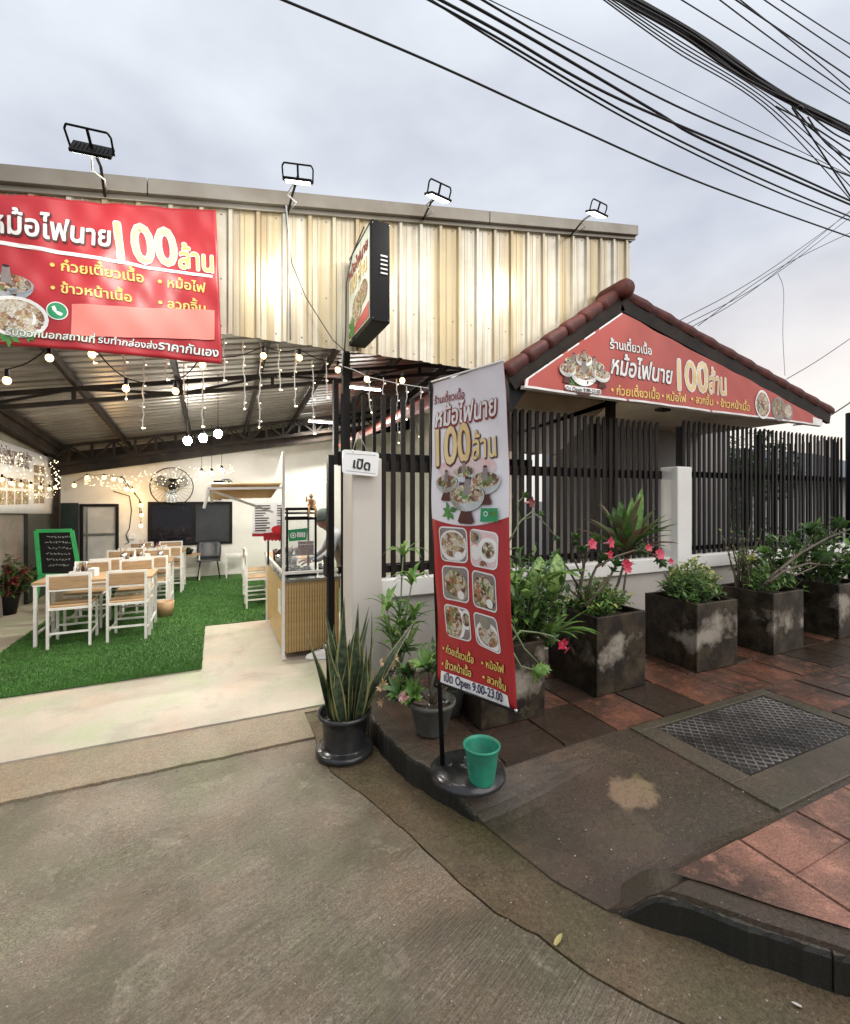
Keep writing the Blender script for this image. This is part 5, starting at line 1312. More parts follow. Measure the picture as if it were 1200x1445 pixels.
fr((cx0 + .013, cy0, .875), (cx1, cy0, .875), 'rail'); fr((cx0, cy0 + .013, .875), (cx0, cy1 - .013, .875), 'rail'); fr((cx1, cy0, .8105), (cx1, cy0, .862), 'rail')
for k in range(6): fr((cx0, cy0 + .25 * (k + 1), .8105), (cx0, cy0 + .25 * (k + 1), .861), 'rail', .012)
# folded-out awning and slatted gable panel
b = MB(); 
me = MB(); me.box((0, 0, -.006), (.62, .06, .006), M['awnwood']); me = me.mesh('awning_slat')
for i in range(14): o = link('awning_slat', me, fc); o.location = (cx0 - .02, cy0 + .02 + i * .066, 1.755 - i * .010); o.rotation_euler = (-.15, PI - .02, 0)
fr((cx0 - .01, cy0, 1.715), (cx0 - .66, cy0, 1.70), 'awning_frame', .022); fr((cx0 - .66, cy0, 1.72), (cx0 - .64, cy0 + .95, 1.58), 'awning_frame', .022); fr((cx0 - .66, cy0 + .02, 1.69), (cx0 - .02, cy0 + .7, 1.46), 'awning_strut', .02); fr((cx0 - .66, cy0, 1.69), (cx0 - .70, cy0 + .02, 1.52), 'awning_strut', .02)
for i in range(11):
    y = cy0 + .03 + i * .085; zt_ = 2.03 - (i * .085) * .42; b = MB(); b.box((cx0 - .008, y, 1.76), (cx0 + .008, y + .08, max(1.78, zt_)), M['awnwood']); b.obj('gable_slat', fc)
fr((cx0, cy0, 2.06), (cx0, cy0 + 1.0, 1.66), 'awning_frame', .022)
# menu board on the cart
MPc = Plane((0, 5.75, 0), (1, 0, 0))
mn = empty('menu_board', (0, 0, 0), 0, 'white printed price list with red lower edge standing at the far end of the cart', 'menu board')
P = [MPc.px(356, 709), MPc.px(401, 709), MPc.px(402, 757), MPc.px(356, 757)]
b = MB(); b.prism([MPc.at(*p) for p in P], (0, .012, 0), M['plastic_w']); b.obj('board', mn)
b = MB(); q = random.Random(6)
for i in range(11):
    y = 713 + i * 3.5; a_, c_ = MPc.px(360, y), MPc.px(372 + q.uniform(0, 12), y + 1.1); ppoly(MPc, b, [a_, (c_[0], a_[1]), c_, (a_[0], c_[1])], .003, 'ink_k')
    if i != 5: a_, c_ = MPc.px(391, y), MPc.px(397, y + 1.1); ppoly(MPc, b, [a_, (c_[0], a_[1]), c_, (a_[0], c_[1])], .003, 'ink_k')
b.obj('price_lines', mn, recalc=False)
b = MB(); ppoly(MPc, b, [MPc.px(356, 757), MPc.px(402, 757), MPc.px(402, 748), MPc.px(385, 751), MPc.px(370, 753), MPc.px(356, 753)], .003, 'sticker'); disc(MPc, b, MPc.px(391, 747), .065, .045, .0045, 'sticker'); b.obj('red_corner', mn, recalc=False)
b = MB(); pt_ = MPc.px(379, 757); b.bar((pt_[0], 5.775, pt_[1]), (pt_[0], 5.775, .812), .02, .02, M['black']); b.obj('stand', mn)
# red pennant cloth below it
rc = empty('red_valance', (0, 0, 0), 0, 'scalloped red printed valance below the price list', 'valance'); VP_ = Plane((0, 5.3, 0), (1, 0, 0)); b = MB()
for i in range(6):
    a_ = VP_.px(372 + i * 5, 755); c_ = VP_.px(377 + i * 5, 764); ppoly(VP_, b, [a_, (c_[0], a_[1]), (c_[0], c_[1] + .02), ((a_[0] + c_[0]) / 2, c_[1]), (a_[0], c_[1] + .02)], i * .001, 'sticker')
ppoly(VP_, b, [VP_.px(372, 755), VP_.px(402, 755), VP_.px(402, 752), VP_.px(372, 752)], .008, 'sticker'); o = b.obj('cloth', rc, recalc=False); md = o.modifiers.new('th', 'SOLIDIFY'); md.thickness = .003
# glass cabinet on the worktop
kb = empty('glass_cabinet', (0, 0, 0), 0, 'black framed glass display cabinet of bowls and noodles on the cart worktop', 'display cabinet')
gx0, gx1, gy0, gy1, gz0, gz1 = .66, .95, 4.80, 5.22, .811, 1.50
for x in (gx0, gx1):
    for y in (gy0, gy1): b = MB(); b.bar((x, y, gz0), (x, y, gz1), .02, .02, M['black']); b.obj('frame_post', kb)
for z in (gz0 + .01, gz1 - .1, gz1):
    b = MB()
    for p, q_ in (((gx0, gy0), (gx1, gy0)), ((gx1, gy0), (gx1, gy1)), ((gx1, gy1), (gx0, gy1)), ((gx0, gy1), (gx0, gy0))): b.bar((*p, z), (*q_, z), .018, .022, M['black'])
    b.obj('frame_rail', kb)
b = MB(); b.box((gx0 + .012, gy0 + .002, gz0 + .02), (gx1 - .012, gy0 + .006, gz1 - .115), M['glass']); b.obj('pane', kb)
b = MB(); b.box((gx0 + .002, gy0 + .012, gz0 + .02), (gx0 + .006, gy1 - .012, gz1 - .115), M['glass']); b.obj('pane', kb)
b = MB(); b.box((gx0 + .01, gy0 + .01, 1.02), (gx1 - .01, gy1 - .01, 1.03), M['chrome']); b.obj('shelf', kb)
b = MB(); b.box((gx0 + .01, gy0 + .01, gz1 - .05), (gx1 - .01, gy1 - .01, gz1 - .035), M['black']); b.obj('roof_panel', kb)
q = random.Random(12)
for i in range(9):
    x, y, z = .705 + (i % 3) * .092, 4.9 + (i // 3) * .09, (.822 if i % 2 else 1.031); t = empty('bowl', (x, y, z), 0, 'steel bowl of ' + ('pale noodles', 'sliced beef', 'mixed meat', 'green leaves')[i % 4] + (' on the middle shelf' if i % 2 == 0 else ' on the floor') + ' of the glass cabinet, ' + ('front', 'middle', 'back')[i // 3] + ' row, ' + ('left', 'centre', 'right')[i % 3], 'bowl', 'bowls inside the glass cabinet')
    b = MB(); b.lathe([(.001, 0), (.025, 0), (.045, .05), (.041, .05), (.02, .008), (.001, .008)], M['chrome'], (0, 0, 0), 14); b.obj('bowl_shell', t)
    b = MB(); b.ball((0, 0, .04), .04, M[('foodpale', 'food2', 'food', 'leaf')[i % 4]], 9, (1, 1, .55)); b.obj('contents', t)
SG = Plane((0, 4.78, 0), (1, 0, 0))
pr = empty('green_sign', (0, 0, 0), 0, 'green payment sign with white ring mark hanging on the glass cabinet', 'sign'); P = [SG.px(407, 748), SG.px(434, 745), SG.px(433, 762), SG.px(408, 764)]
b = MB(); b.prism([SG.at(*p) for p in P], (0, .006, 0), M['ink_g']); b.obj('plate', pr)
b = MB(); c = SG.px(414, 755.5); disc(SG, b, c, .03, .03, .003, 'ink_w'); disc(SG, b, c, .021, .021, .004, 'ink_g'); disc(SG, b, c, .010, .012, .005, 'ink_w')
for i in range(4): a_, c_ = SG.px(419.5 + i*3, 751), SG.px(421.8 + i*3, 758); ppoly(SG, b, [a_, (c_[0], a_[1]), c_, (a_[0], c_[1])], .003, 'ink_w')
b.obj('mark', pr, recalc=False)
bx = empty('red_box', (.86, 4.86, 1.031), .2, 'dark red carton inside the glass cabinet', 'box'); b = MB(); b.box((-.07, -.04, 0), (.07, .04, .13), M['stain']); b.box((-.071, -.041, .1), (.071, .041, .104), M['ink_w']); b.obj('carton', bx)
# small seated golden figure on top of the cabinet
fg = empty('figurine', (.91, 4.84, gz1 + .012), 0, 'small golden brown seated figurine on top of the glass cabinet', 'figurine')
b = MB(); b.ball((0, 0, .03), .035, M['figure'], 10, (1.1, .9, .8)); b.tube([(0, 0, .03), (0, 0, .075), (0, 0, .1)], [.03, .026, .01], M['figure'], 10); b.obj('body', fg)
b = MB(); b.ball((0, -.003, .122), .021, M['figure'], 10); b.ball((0, 0, .145), .009, M['figure'], 8); b.obj('head', fg)
b = MB(); b.tube([(-.025, 0, .09), (-.05, -.01, .07), (-.055, -.03, .12)], [.01, .009, .006], M['figure'], 7); b.tube([(.025, 0, .09), (.045, -.01, .055), (.03, -.035, .035)], [.01, .008, .006], M['figure'], 7); b.obj('arm', fg)
b = MB()
for sx in (-1, 1): b.tube([(sx*.015, -.01, .02), (sx*.03, -.06, .015), (sx*.035, -.07, -.05), (sx*.04, -.085, -.09)], [.014, .012, .009, .007], M['figure'], 7)
b.obj('legs', fg)
# pots on the worktop
for i, (x, y, r, h, mm, lab) in enumerate(((1.07, 4.98, .06, .09, 'chrome', 'steel bowl on the cart worktop beside the cabinet'), (.72, 5.5, .1, .14, 'chrome', 'large steel soup pot on the cart behind the glass cabinet'), (.85, 5.8, .08, .12, 'plastic_w', 'white tub at the far end of the cart'), (.70, 6.0, .05, .16, 'sauce1', 'dark jar at the far end of the cart'))):
    t = empty('pot', (x, y, .811), 0, lab, 'pot'); b = MB(); b.lathe([(.001, 0), (r*.8, 0), (r, h), (r*.93, h), (r*.74, .01), (.001, .01)], M[mm], (0, 0, 0), 18); b.obj('pot_shell', t); b = MB(); b.lathe([(.001, h*.8), (r*.9, h*.8)], M['foodpale'], (0, 0, 0), 14); b.obj('contents', t)

# ------------------------------------------------------------------ cook behind the counter
ck_ = onY(463, 735, 5.05)
pe = empty('person', (1.30, 5.05, 0.024), 0, 'cook in a grey cap, pale shirt and blue apron leaning over the food cart', 'person')
def skin_fig(verts, edges, mname, nm, par, lvl=2):
    me = bpy.data.meshes.new(nm); me.from_pydata([v[:3] for v in verts], edges, []); o = link(nm, me, par); me.materials.append(M[mname])
    md = o.modifiers.new('skin', 'SKIN'); 
    for i, v in enumerate(verts): r = v[3]; o.data.skin_vertices[0].data[i].radius = r if isinstance(r, tuple) else (r, r)
    o.data.skin_vertices[0].data[0].use_root = True; md.use_smooth_shade = True; ss = o.modifiers.new('sub', 'SUBSURF'); ss.levels = ss.render_levels = lvl; return o
# figure faces -X (towards the cabinet), bent forward; local frame: forward = -X
V_ = [(0, 0, .86, (.13, .12)), (-.05, 0, 1.0, (.12, .10)), (-.13, 0, 1.14, (.135, .1)), (-.20, 0, 1.23, (.13, .09)), (-.25, 0, 1.29, .05), (-.29, -.01, 1.33, .05),
      (-.20, -.17, 1.22, .05), (-.28, -.21, 1.02, .042), (-.42, -.15, .93, .033), (-.49, -.12, .92, .027),
      (-.20, .17, 1.22, .05), (-.28, .21, 1.02, .042), (-.42, .12, .93, .033), (-.49, .09, .92, .027),
      (0, -.09, .78, .09), (-.02, -.1, .45, .06), (.02, -.1, .08, .042), (-.08, -.1, .035, .035),
      (0, .09, .78, .09), (-.0, .1, .45, .06), (.02, .1, .08, .042), (-.08, .1, .035, .035)]
E_ = [(0,1),(1,2),(2,3),(3,4),(4,5),(3,6),(6,7),(7,8),(8,9),(3,10),(10,11),(11,12),(12,13),(0,14),(14,15),(15,16),(16,17),(0,18),(18,19),(19,20),(20,21)]
skin_fig(V_, E_, 'shirt', 'body', pe)
hd = [(-.32, -.01, 1.36, (.07, .075)), (-.33, -.01, 1.42, (.082, .09)), (-.315, -.01, 1.48, (.07, .08))]
b = MB(); HC = Vector((-.325, -.01, 1.405)); b.ball(HC, .088, M['skin'], 16, (1.0, .86, 1.22)); 
b.ball(HC + Vector((-.092, 0, -.012)), .017, M['skin'], 8, (1, .8, 1.2)); b.ball(HC + Vector((-.005, -.076, -.01)), .02, M['skin'], 8, (.7, .4, 1)); b.ball(HC + Vector((-.005, .076, -.01)), .02, M['skin'], 8, (.7, .4, 1)); b.tube([HC + Vector((.0, 0, -.06)), Vector((-.255, 0, 1.29))], .045, M['skin'], 10)
for sy in (-1, 1): b.ball(HC + Vector((-.08, sy*.03, .012)), .009, M['ink_k'], 6)
b.tube([HC + Vector((-.08, -.02, -.055)), HC + Vector((-.086, 0, -.056)), HC + Vector((-.08, .02, -.055))], .005, M['stain'], 5); b.obj('head', pe)
b = MB(); vs = []
prof = [(.105, -.01), (.104, .03), (.098, .07), (.075, .105), (.04, .122), (.001, .128)]
b.lathe(prof, M['cap'], (0, 0, 0), 20); b.lathe([(.108, -.022), (.112, -.005), (.108, .012)], M['cap'], (0, 0, 0), 20); o = b.obj('cap', pe); o.location = HC + Vector((.01, 0, .02)); o.rotation_euler = (0, -.18, 0); o.scale = (1, .88, 1)
b = MB(); vs = []
for j in range(9):
    z = .55 + j * .075; 
    for i in range(9):
        u = i / 4 - 1; w = .17 if z < 1.0 else .17 - (z - 1.0) * .35; x = -.15 - max(0, z - .86) * .38 + .06 * u * u; vs.append((x, u * w, z))
b.add(vs, [(j*9+i, j*9+i+1, (j+1)*9+i+1, (j+1)*9+i) for j in range(8) for i in range(8)], M['apron'], True); o = b.obj('apron', pe, recalc=False); md = o.modifiers.new('th', 'SOLIDIFY'); md.thickness = .006
for sy, wx in ((-1, -.49), (1, -.49)):       # hands, five fingers each
    c = Vector((wx, -.12 if sy < 0 else .09, .915))
    hv = [(0, 0, 0, .024), (-.045, 0, -.008, (.03, .018))]; he = [(0, 1)]
    for f_, (dy, ln) in enumerate(((-.024, .052), (-.008, .06), (.009, .056), (.024, .044))):
        k = len(hv); hv += [(-.065, dy, -.012, .0095), (-.065 - ln*.6, dy*1.1, -.024, .0085), (-.065 - ln, dy*1.1, -.045, .007)]; he += [(1, k), (k, k+1), (k+1, k+2)]
    k = len(hv); hv += [(-.03, -sy*.03, -.012, .011), (-.06, -sy*.045, -.03, .009)]; he += [(0, k), (k, k+1)]
    o = skin_fig(hv, he, 'skin', 'hand', pe, 1); o.location = c
pe.location = (1.48, 5.42, 0.024); pe.scale = (.97, .97, .95)
# white sneaker showing below the counter
for i, (x, y, rz) in enumerate(((.93, 4.53, 2.75),)):
    t = empty('sneaker', (x, y, .024), rz, 'white sneaker standing on the concrete at the foot of the food cart', 'shoe')
    b = MB(); b.prism([(-.12, -.04, 0), (-.05, -.045, 0), (.08, -.048, 0), (.13, -.02, 0), (.13, .02, 0), (.08, .048, 0), (-.05, .045, 0), (-.12, .04, 0)], (0, 0, .028), M['plastic_w']); b.obj('sole', t, bev=.006)
    b = MB(); vs = []; secs = ((-.115, .036, .095), (-.08, .04, .1), (-.02, .042, .09), (.03, .044, .072), (.08, .042, .055), (.12, .02, .04))
    for x_, w, h in secs:
        for j in range(9): a = PI * j / 8; vs.append((x_, w * math.cos(a), .028 + (h - .028) * math.sin(a) ** .8))
    b.add(vs, [(i_*9+j, i_*9+j+1, (i_+1)*9+j+1, (i_+1)*9+j) for i_ in range(5) for j in range(8)] + [tuple(range(9))], M['tissue'], True); b.obj('upper', t)
    b = MB(); 
    for k in range(4): b.tube([(.0 + k*.018, -.025, .088 - k*.006), (.0 + k*.018, .025, .088 - k*.006)], .004, M['plastic_w'], 5)
    b.obj('laces', t)
    b = MB(); b.lathe([(.03, 0), (.036, .02), (.034, .06), (.028, .061)], M['shirt'], (-.08, 0, .085), 12); b.obj('ankle_collar', t)

# ------------------------------------------------------------------ lamps and strings of lights
def pendant(px, py, y, lab, lit=True, energy=16):
    c = onY(px, py, y); t = empty('pendant_lamp', c, 0, lab, 'pendant lamp', 'pendant bulbs under the canopy'); zc = ceilz(c.x, y) - .02
    b = MB(); b.tube([(0, 0, .09), (0, 0, zc - c.z)], .004, M['black'], 5); b.obj('cord', t)
    b = MB(); b.lathe([(.001, .095), (.02, .095), (.024, .05), (.02, .045)], M['black'], (0, 0, 0), 12); b.obj('socket', t)
    b = MB(); b.ball((0, 0, 0), .05 if lit else .04, M['bulb_white'] if lit else M['yellow'], 20, (1, 1, 1.1)); b.obj('bulb', t)
    if lit:
        l = bpy.data.lights.new('pendant_light', 'POINT'); l.energy = energy; l.color = (1, .93, .8); l.shadow_soft_size = .06; lo = link('bulb_light', l, t); lo.location = (0, 0, -.075)
    return t
PE_ = 36
pendant(265, 622, 6.6, 'lit bare bulb on a cord under the truss, left of three', True, PE_)
pendant(287, 618, 6.6, 'lit bare bulb on a cord under the truss, middle of three', True, PE_)
pendant(308, 612, 6.6, 'lit bare bulb on a cord under the truss, right of three', True, PE_)
pendant(285, 668, 9.3, 'dim bulb hanging before the rear wall, left of three'); pendant(299, 668, 9.3, 'dim bulb hanging before the rear wall, middle of three'); pendant(313, 664, 9.3, 'dim bulb hanging before the rear wall, right of three')
for o in list(COL.objects):
    if o.name.startswith('pendant_lamp') and o.get('label', '').startswith('dim'):
        for c in kids_of(o):
            if c.type == 'LIGHT': c.data.energy = 5
            if c.name.startswith('bulb') and c.type == 'MESH': c.scale = (.6, .6, .6)
def tube_lamp(x, y, rz, lab, e=20, ln=.6):
    z = ceilz(x, y) - .2; t = empty('tube_lamp', (x, y, z), rz, lab, 'lamp', 'tube lamps under the canopy')
    b = MB(); b.box((-ln/2, -.02, .02), (ln/2, .02, .05), M['whitemetal']); b.obj('housing', t)
    b = MB(); b.tube([(-ln/2, 0, 0), (ln/2, 0, 0)], .014, M['tube'], 8); b.obj('tube', t)
    l = bpy.data.lights.new('tube_light', 'AREA'); l.shape = 'RECTANGLE'; l.size = ln; l.size_y = .05; l.energy = e; l.color = (1, .96, .88); lo = link('tube_glow', l, t); lo.location = (0, 0, -.02)
    b = MB(); b.tube([(-ln/3, 0, .05), (-ln/3, 0, .2)], .004, M['black'], 4); b.tube([(ln/3, 0, .05), (ln/3, 0, .2)], .004, M['black'], 4); b.obj('hanger', t)
TL_ = 40
tube_lamp(2.2, 7.2, 0, 'lit tube lamp seen through the slats right of the grey pillar', 55)
tube_lamp(2.0, 9.3, 0, 'lit tube lamp high on the rear wall behind the cook', TL_)
tube_lamp(-1.0, 4.9, 0, 'lit tube lamp under the canopy just behind the red banner', TL_, .9)
tube_lamp(1.0, 5.0, 0, 'lit tube lamp under the canopy above the food cart', TL_, .9)

def str_bulbs(name, pts, lab, y=None, r=.022, wire='black', e=None):
    t = empty(name, (0, 0, 0), 0, lab, 'string lights'); P = [Vector(p) for p in pts]
    W_ = [p + Vector((0, 0, .07)) for p in P]; out = []
    for a, c in zip(W_, W_[1:]):
        for j in range(6): s_ = j / 6; out.append(a.lerp(c, s_) + Vector((0, 0, -.10 * math.sin(PI * s_) * min(1, (c - a).length))))
    out.append(W_[-1]); b = MB(); b.tube(out, .004, M[wire], 5, False); b.obj('wire', t)
    b0 = MB(); b0.ball((0, 0, 0), r, M['bulb_warm'], 16, (1, 1, 1.15)); me = b0.mesh('bulb'); b1 = MB(); b1.lathe([(.001, .07), (.011, .07), (.013, .02), (.01, .015)], M['black'], (0, 0, 0), 8); me1 = b1.mesh('socket')
    for p in P:
        o = link('bulb', me, t); o.location = p; o2 = link('socket', me1, t); o2.location = p
    return t
fr_ = [onY(px, py, 3.66) for px, py in ((10, 537), (70, 505), (130, 500), (178, 548), (248, 552), (286, 515), (372, 502), (423, 505), (477, 522))]
str_bulbs('string_lights', fr_, 'warm globe bulbs strung along the lower edge of the red banner')
str_bulbs('string_lights', [onY(px, py, 3.5) for px, py in ((518, 535), (568, 537))], 'two warm bulbs strung above the sliding gate beside the standing banner')
str_bulbs('string_lights', [onY(px, py, 10.1) for px, py in ((105, 685), (123, 674), (147, 674), (160, 676), (171, 678), (178, 690), (187, 692), (199, 713), (200, 727), (199, 742))], 'warm bulbs draped down the rear wall between door and window', r=.032)
str_bulbs('string_lights', [onX(px, py, -2.48) for px, py in ((3, 677), (16, 682), (30, 684), (44, 686), (58, 688), (70, 690), (78, 688))], 'warm bulbs strung across the printed menu sheet on the side wall', r=.024)
wl = bpy.data.lights.new('wall_glow', 'POINT'); wl.energy = 7; wl.color = (1, .6, .25); wl.shadow_soft_size = .1; lo = bpy.data.objects.new('wall_bulbs_light', wl); COL.objects.link(lo); lo.location = onY(188, 700, 9.95)
for px, py, yy in ((178, 548, 3.75), (372, 502, 3.75)):
    wl = bpy.data.lights.new('bulb_glow', 'POINT'); wl.energy = 1.5; wl.color = (1, .65, .3); wl.shadow_soft_size = .05; lo = bpy.data.objects.new('string_bulbs_light', wl); COL.objects.link(lo); lo.location = onY(px, py + 8, yy)

# icicle strings: white wires hanging down with small lit tips
ic = empty('icicle_lights', (0, 0, 0), 0, 'row of white icicle light strings hanging from the canopy edge', 'string lights'); q = random.Random(21)
def icicle(px, y0_, y1, yy, w='wirew'):
    a = onY(px, y0_, yy); c = onY(px + q.uniform(-3, 4), y1, yy); n_ = max(4, int((a.z - c.z) / .045)); pts = [a.lerp(c, i / n_) + Vector((q.uniform(-.008, .008), 0, 0)) for i in range(n_ + 1)]
    b = MB(); b.tube(pts, .0042, M[w], 5, False)
    for p in pts[1::2]: b.tube([p, p + Vector((q.choice((-1, 1)) * .016, 0, .004))], .003, M['wirew'], 4)
    for p in pts[1::3]: b.ball(p + Vector((.012, 0, 0)), .0055, M['fairy'], 5)
    b.ball(pts[-1], .008, M['fairy'], 5); b.obj('light_string', ic, recalc=False)
for px, y0_, y1 in ((134, 495, 512), (175, 500, 563), (204, 505, 604), (234, 505, 536), (260, 508, 565), (286, 512, 602), (317, 475, 537), (343, 480, 577), (368, 484, 603), (393, 485, 550), (418, 492, 573), (441, 508, 612), (460, 505, 561)): icicle(px, y0_, y1, 3.7)
for px, y0_, y1 in ((520, 530, 582), (541, 533, 580), (560, 535, 625), (573, 545, 592), (594, 545, 616)): icicle(px, y0_, y1, 3.62)
b = MB(); b.tube([onY(px, py, 3.62) for px, py in ((478, 515), (500, 522), (520, 532), (560, 541), (605, 548))], .004, M['wirew'], 5); b.obj('lead', ic)
fy = empty('fairy_lights', (0, 0, 0), 0, 'net of tiny fairy lights under the roof before the rear wall', 'fairy lights'); q = random.Random(5); b = MB()
for i in range(170):
    px = q.uniform(120, 330); py = 660 + q.uniform(-3, 30) * (1 - abs(px - 220) / 160) + (px < 200) * 6
    b.ball(onY(px, py - (px - 150) * .05 + 6, 9.9), .0075, M['fairy'], 5)
for i in range(110): b.ball(onY(q.uniform(385, 470), q.uniform(670, 692), 9.9), .006, M['fairy'], 5)
tag(b.obj('light_net', fy), kind='stuff')
fy2 = empty('fairy_lights', (0, 0, 0), 0, 'net of tiny fairy lights over the side wall menu sheet', 'fairy lights'); b = MB()
for i in range(120): b.ball(onX(q.uniform(0, 80), q.uniform(640, 705), -2.5), .0055, M['fairy'], 5)
for i in range(26): b.ball(onX(q.uniform(76, 86), 650 + i * 1.6, -2.45), .009, M['fairy'], 5)
tag(b.obj('light_net', fy2), kind='stuff')
wc = empty('wall_cable', (0, 0, 0), 0, 'white and black cords running down the rear wall to a socket', 'cable'); 
for pts in (((160, 693), (183, 700), (186, 720), (183, 745), (178, 755), (182, 766), (176, 768)), ((172, 672), (185, 690), (197, 705), (198, 730))):
    b = MB(); b.tube([onY(px, py, 10.37) for px, py in pts], .008, M['black'], 4); b.obj('cord', wc)
b = MB(); c = onY(186, 757, 10.37); b.box((c.x - .05, 10.35, c.z - .05), (c.x + .05, 10.398, c.z + .05), M['plastic_w']); b.obj('socket_plate', wc)
b = MB(); b.tube([onY(px, py, 3.5) for px, py in ((403, 300), (408, 340), (412, 372), (432, 420), (470, 480), (492, 500))], .0035, M['wire'], 5); b.tube([onY(px, py, 3.5) for px, py in ((404, 290), (409, 345), (410, 480))], .007, M['wirew'], 5)
t = empty('sign_cable', (0, 0, 0), 0, 'thin cables hanging across the cladding below the second floodlight', 'cable'); b.obj('cord', t)
b = MB(); b.tube([onY(px, py, 3.2) for px, py in ((514, 320), (497, 360), (489, 400), (488, 470), (484, 530))], .005, M['wire'], 5); b.obj('cord', t)

# ------------------------------------------------------------------ pots and plants
def pot(name, loc, prof, m, lab, cat='plant pot', soil=True, n=32, grp=None):
    t = empty(name, loc, 0, lab, cat, grp); b = MB(); b.lathe(prof, m, (0, 0, 0), n); b.obj('pot_shell', t); return t
def soilfill(t, r, z, seed=1):
    b = MB(); q = random.Random(seed); b.lathe([(.001, z + .01), (r * .5, z + .006), (r, z - .005)], M['soil'], (0, 0, 0), 20)
    b.obj('soil', t); b = MB()
    for i in range(14): a = q.uniform(0, 6.28); d = q.uniform(.2, .9) * r; b.ball((d*math.cos(a), d*math.sin(a), z + .008), q.uniform(.006, .012), M['pebble'], 6, (1, .8, .6))
    tag(b.obj('pebbles', t), kind='stuff')
# snake plant in black pot
px_, py_ = .74, 2.82
t = pot('plant_pot', (px_, py_, .006), [(.001, .0), (.165, .0), (.18, .012), (.182, .035), (.165, .042), (.13, .045), (.128, .05), (.14, .16), (.148, .235), (.168, .24), (.17, .262), (.155, .264), (.15, .25), (.14, .2), (.001, .2)], M['plastic_b'], 'glossy black round pot on a saucer holding the snake plant')
soilfill(t, .14, .205, 3)
sp = empty('snake_plant', (px_, py_, .2), 0, 'tall snake plant with banded sword leaves in the glossy black pot', 'plant')
q = random.Random(14)
spec = [(-.32, .10, .62), (-.12, .0, .72), (.02, .05, .80), (.1, -.02, .78), (.2, .05, .66), (.32, .05, .70), (.6, .0, .74), (.75, -.12, .52), (-.2, -.15, .45), (.3, -.2, .55), (.05, -.15, .5), (.16, .12, .7), (-.05, .12, .6)]
for i in range(40):
    if i < len(spec): lx_, ly_, ln = spec[i]
    else: lx_, ly_, ln = q.uniform(-.2, .28), q.uniform(-.2, .15), q.uniform(.3, .58)
    bx_ = max(-.1, min(.1, lx_ * .18)) + q.uniform(-.03, .03); by_ = q.uniform(-.07, .07); w = q.uniform(.062, .098)
    b = MB(); lean = RT * (lx_ * .8) + FW * (-.1 + ly_)
    dirv = Vector((lean.x, lean.y, 1)); upv = Vector((q.uniform(-1, 1), -1, .2))
    prof = lambda u: (.55 + .5 * math.sin(PI * min(1, u * 1.25 + .1))) * (1 if u < .55 else max(.03, 1 - ((u - .55) / .45) ** 1.6)) 
    leaf_strip(b, (bx_, by_, 0), dirv, upv, ln, w, q.uniform(-.1, .55) * (1 if i not in (6,) else 1.8), M['snake'], 9, .22, prof, q.uniform(-1.3, 1.3), M['snakee'], .13)
    b.obj('leaf', sp, recalc=False)

def rosette(b, c, ax, n, ln, w, m, q, spread=(.5, 1.3), bend=.5):
    ax = Vector(ax).normalized(); u = ax.orthogonal().normalized(); v = ax.cross(u)
    for i in range(n):
        a = 2*PI*i/n + q.uniform(-.3, .3); s_ = q.uniform(*spread); r = (u*math.cos(a) + v*math.sin(a)); d = (ax + r * s_).normalized()
        leaf_strip(b, c, d, ax, ln*q.uniform(.75, 1.1), w, bend*q.uniform(.4, 1.3), m, 3, .18)
def flower(b, c, ax, r, m, q, n=5):
    ax = Vector(ax).normalized(); u = ax.orthogonal().normalized(); v = ax.cross(u); c = Vector(c)
    b.tube([c - ax * r * 1.1, c], [r*.12, r*.25], M['petalp'], 6, False)
    for i in range(n):
        a = 2*PI*i/n + q.uniform(-.1, .1); d = (ax*.35 + u*math.cos(a) + v*math.sin(a)).normalized(); leaf_strip(b, c, d, ax, r*1.05, r*.8, .3, m, 3, .1)
    b.ball(c + ax*r*.08, r*.14, M['drypet'], 6)
def branch(b, p, d, ln, r0, r1, q, wob=.25, n=6, m='stem'):
    p = Vector(p); d = Vector(d).normalized(); pts = [p.copy()]
    for i in range(n): d = (d + Vector((q.uniform(-wob, wob), q.uniform(-wob, wob), q.uniform(-wob*.5, wob*.7)))).normalized(); p = p + d * ln / n; pts.append(p.copy())
    b.tube(pts, [r0 + (r1-r0)*i/n for i in range(n+1)], M[m], 6); return pts, d
def plant(name, loc, lab, cat='plant', grp=None): return empty(name, loc, 0, lab, cat, grp)
def shrub(t, seed, n, rad, hgt, ln, w, mats, dens=6, stem=True, zmin=.15, flat=1.0):
    """many short twigs from the base, leaves in pairs along them"""
    q = random.Random(seed); lb = MB(); sbb = MB()
    for i in range(n):
        a = q.uniform(0, 6.28); rr = rad * math.sqrt(q.random()); tip = Vector((rr*math.cos(a), rr*math.sin(a)*flat, hgt*(1 - .45*(rr/rad)**2)*q.uniform(.55, 1.08)))
        base = Vector((tip.x*.25, tip.y*.25, 0)); mid_ = base.lerp(tip, .5) + Vector((q.uniform(-.03, .03), q.uniform(-.03, .03), .02))
        if stem: sbb.tube([base, mid_, tip], [.005, .004, .002], M['stemg'], 4, False)
        for k in range(dens):
            s_ = zmin + (1 - zmin) * (k + q.random()) / dens; p = base.lerp(mid_, s_*2) if s_ < .5 else mid_.lerp(tip, s_*2 - 1)
            dd = Vector((q.uniform(-1, 1), q.uniform(-1, 1), q.uniform(-.2, .9))); leaf_strip(lb, p, dd, (0, 0, 1), ln*q.uniform(.6, 1.15), w*q.uniform(.7, 1.1), q.uniform(0, .9), M[q.choice(mats)], 3, .2)
    if stem: tag(sbb.obj('twigs', t, recalc=False), kind='stuff')
    return tag(lb.obj('foliage', t, recalc=False), kind='stuff')

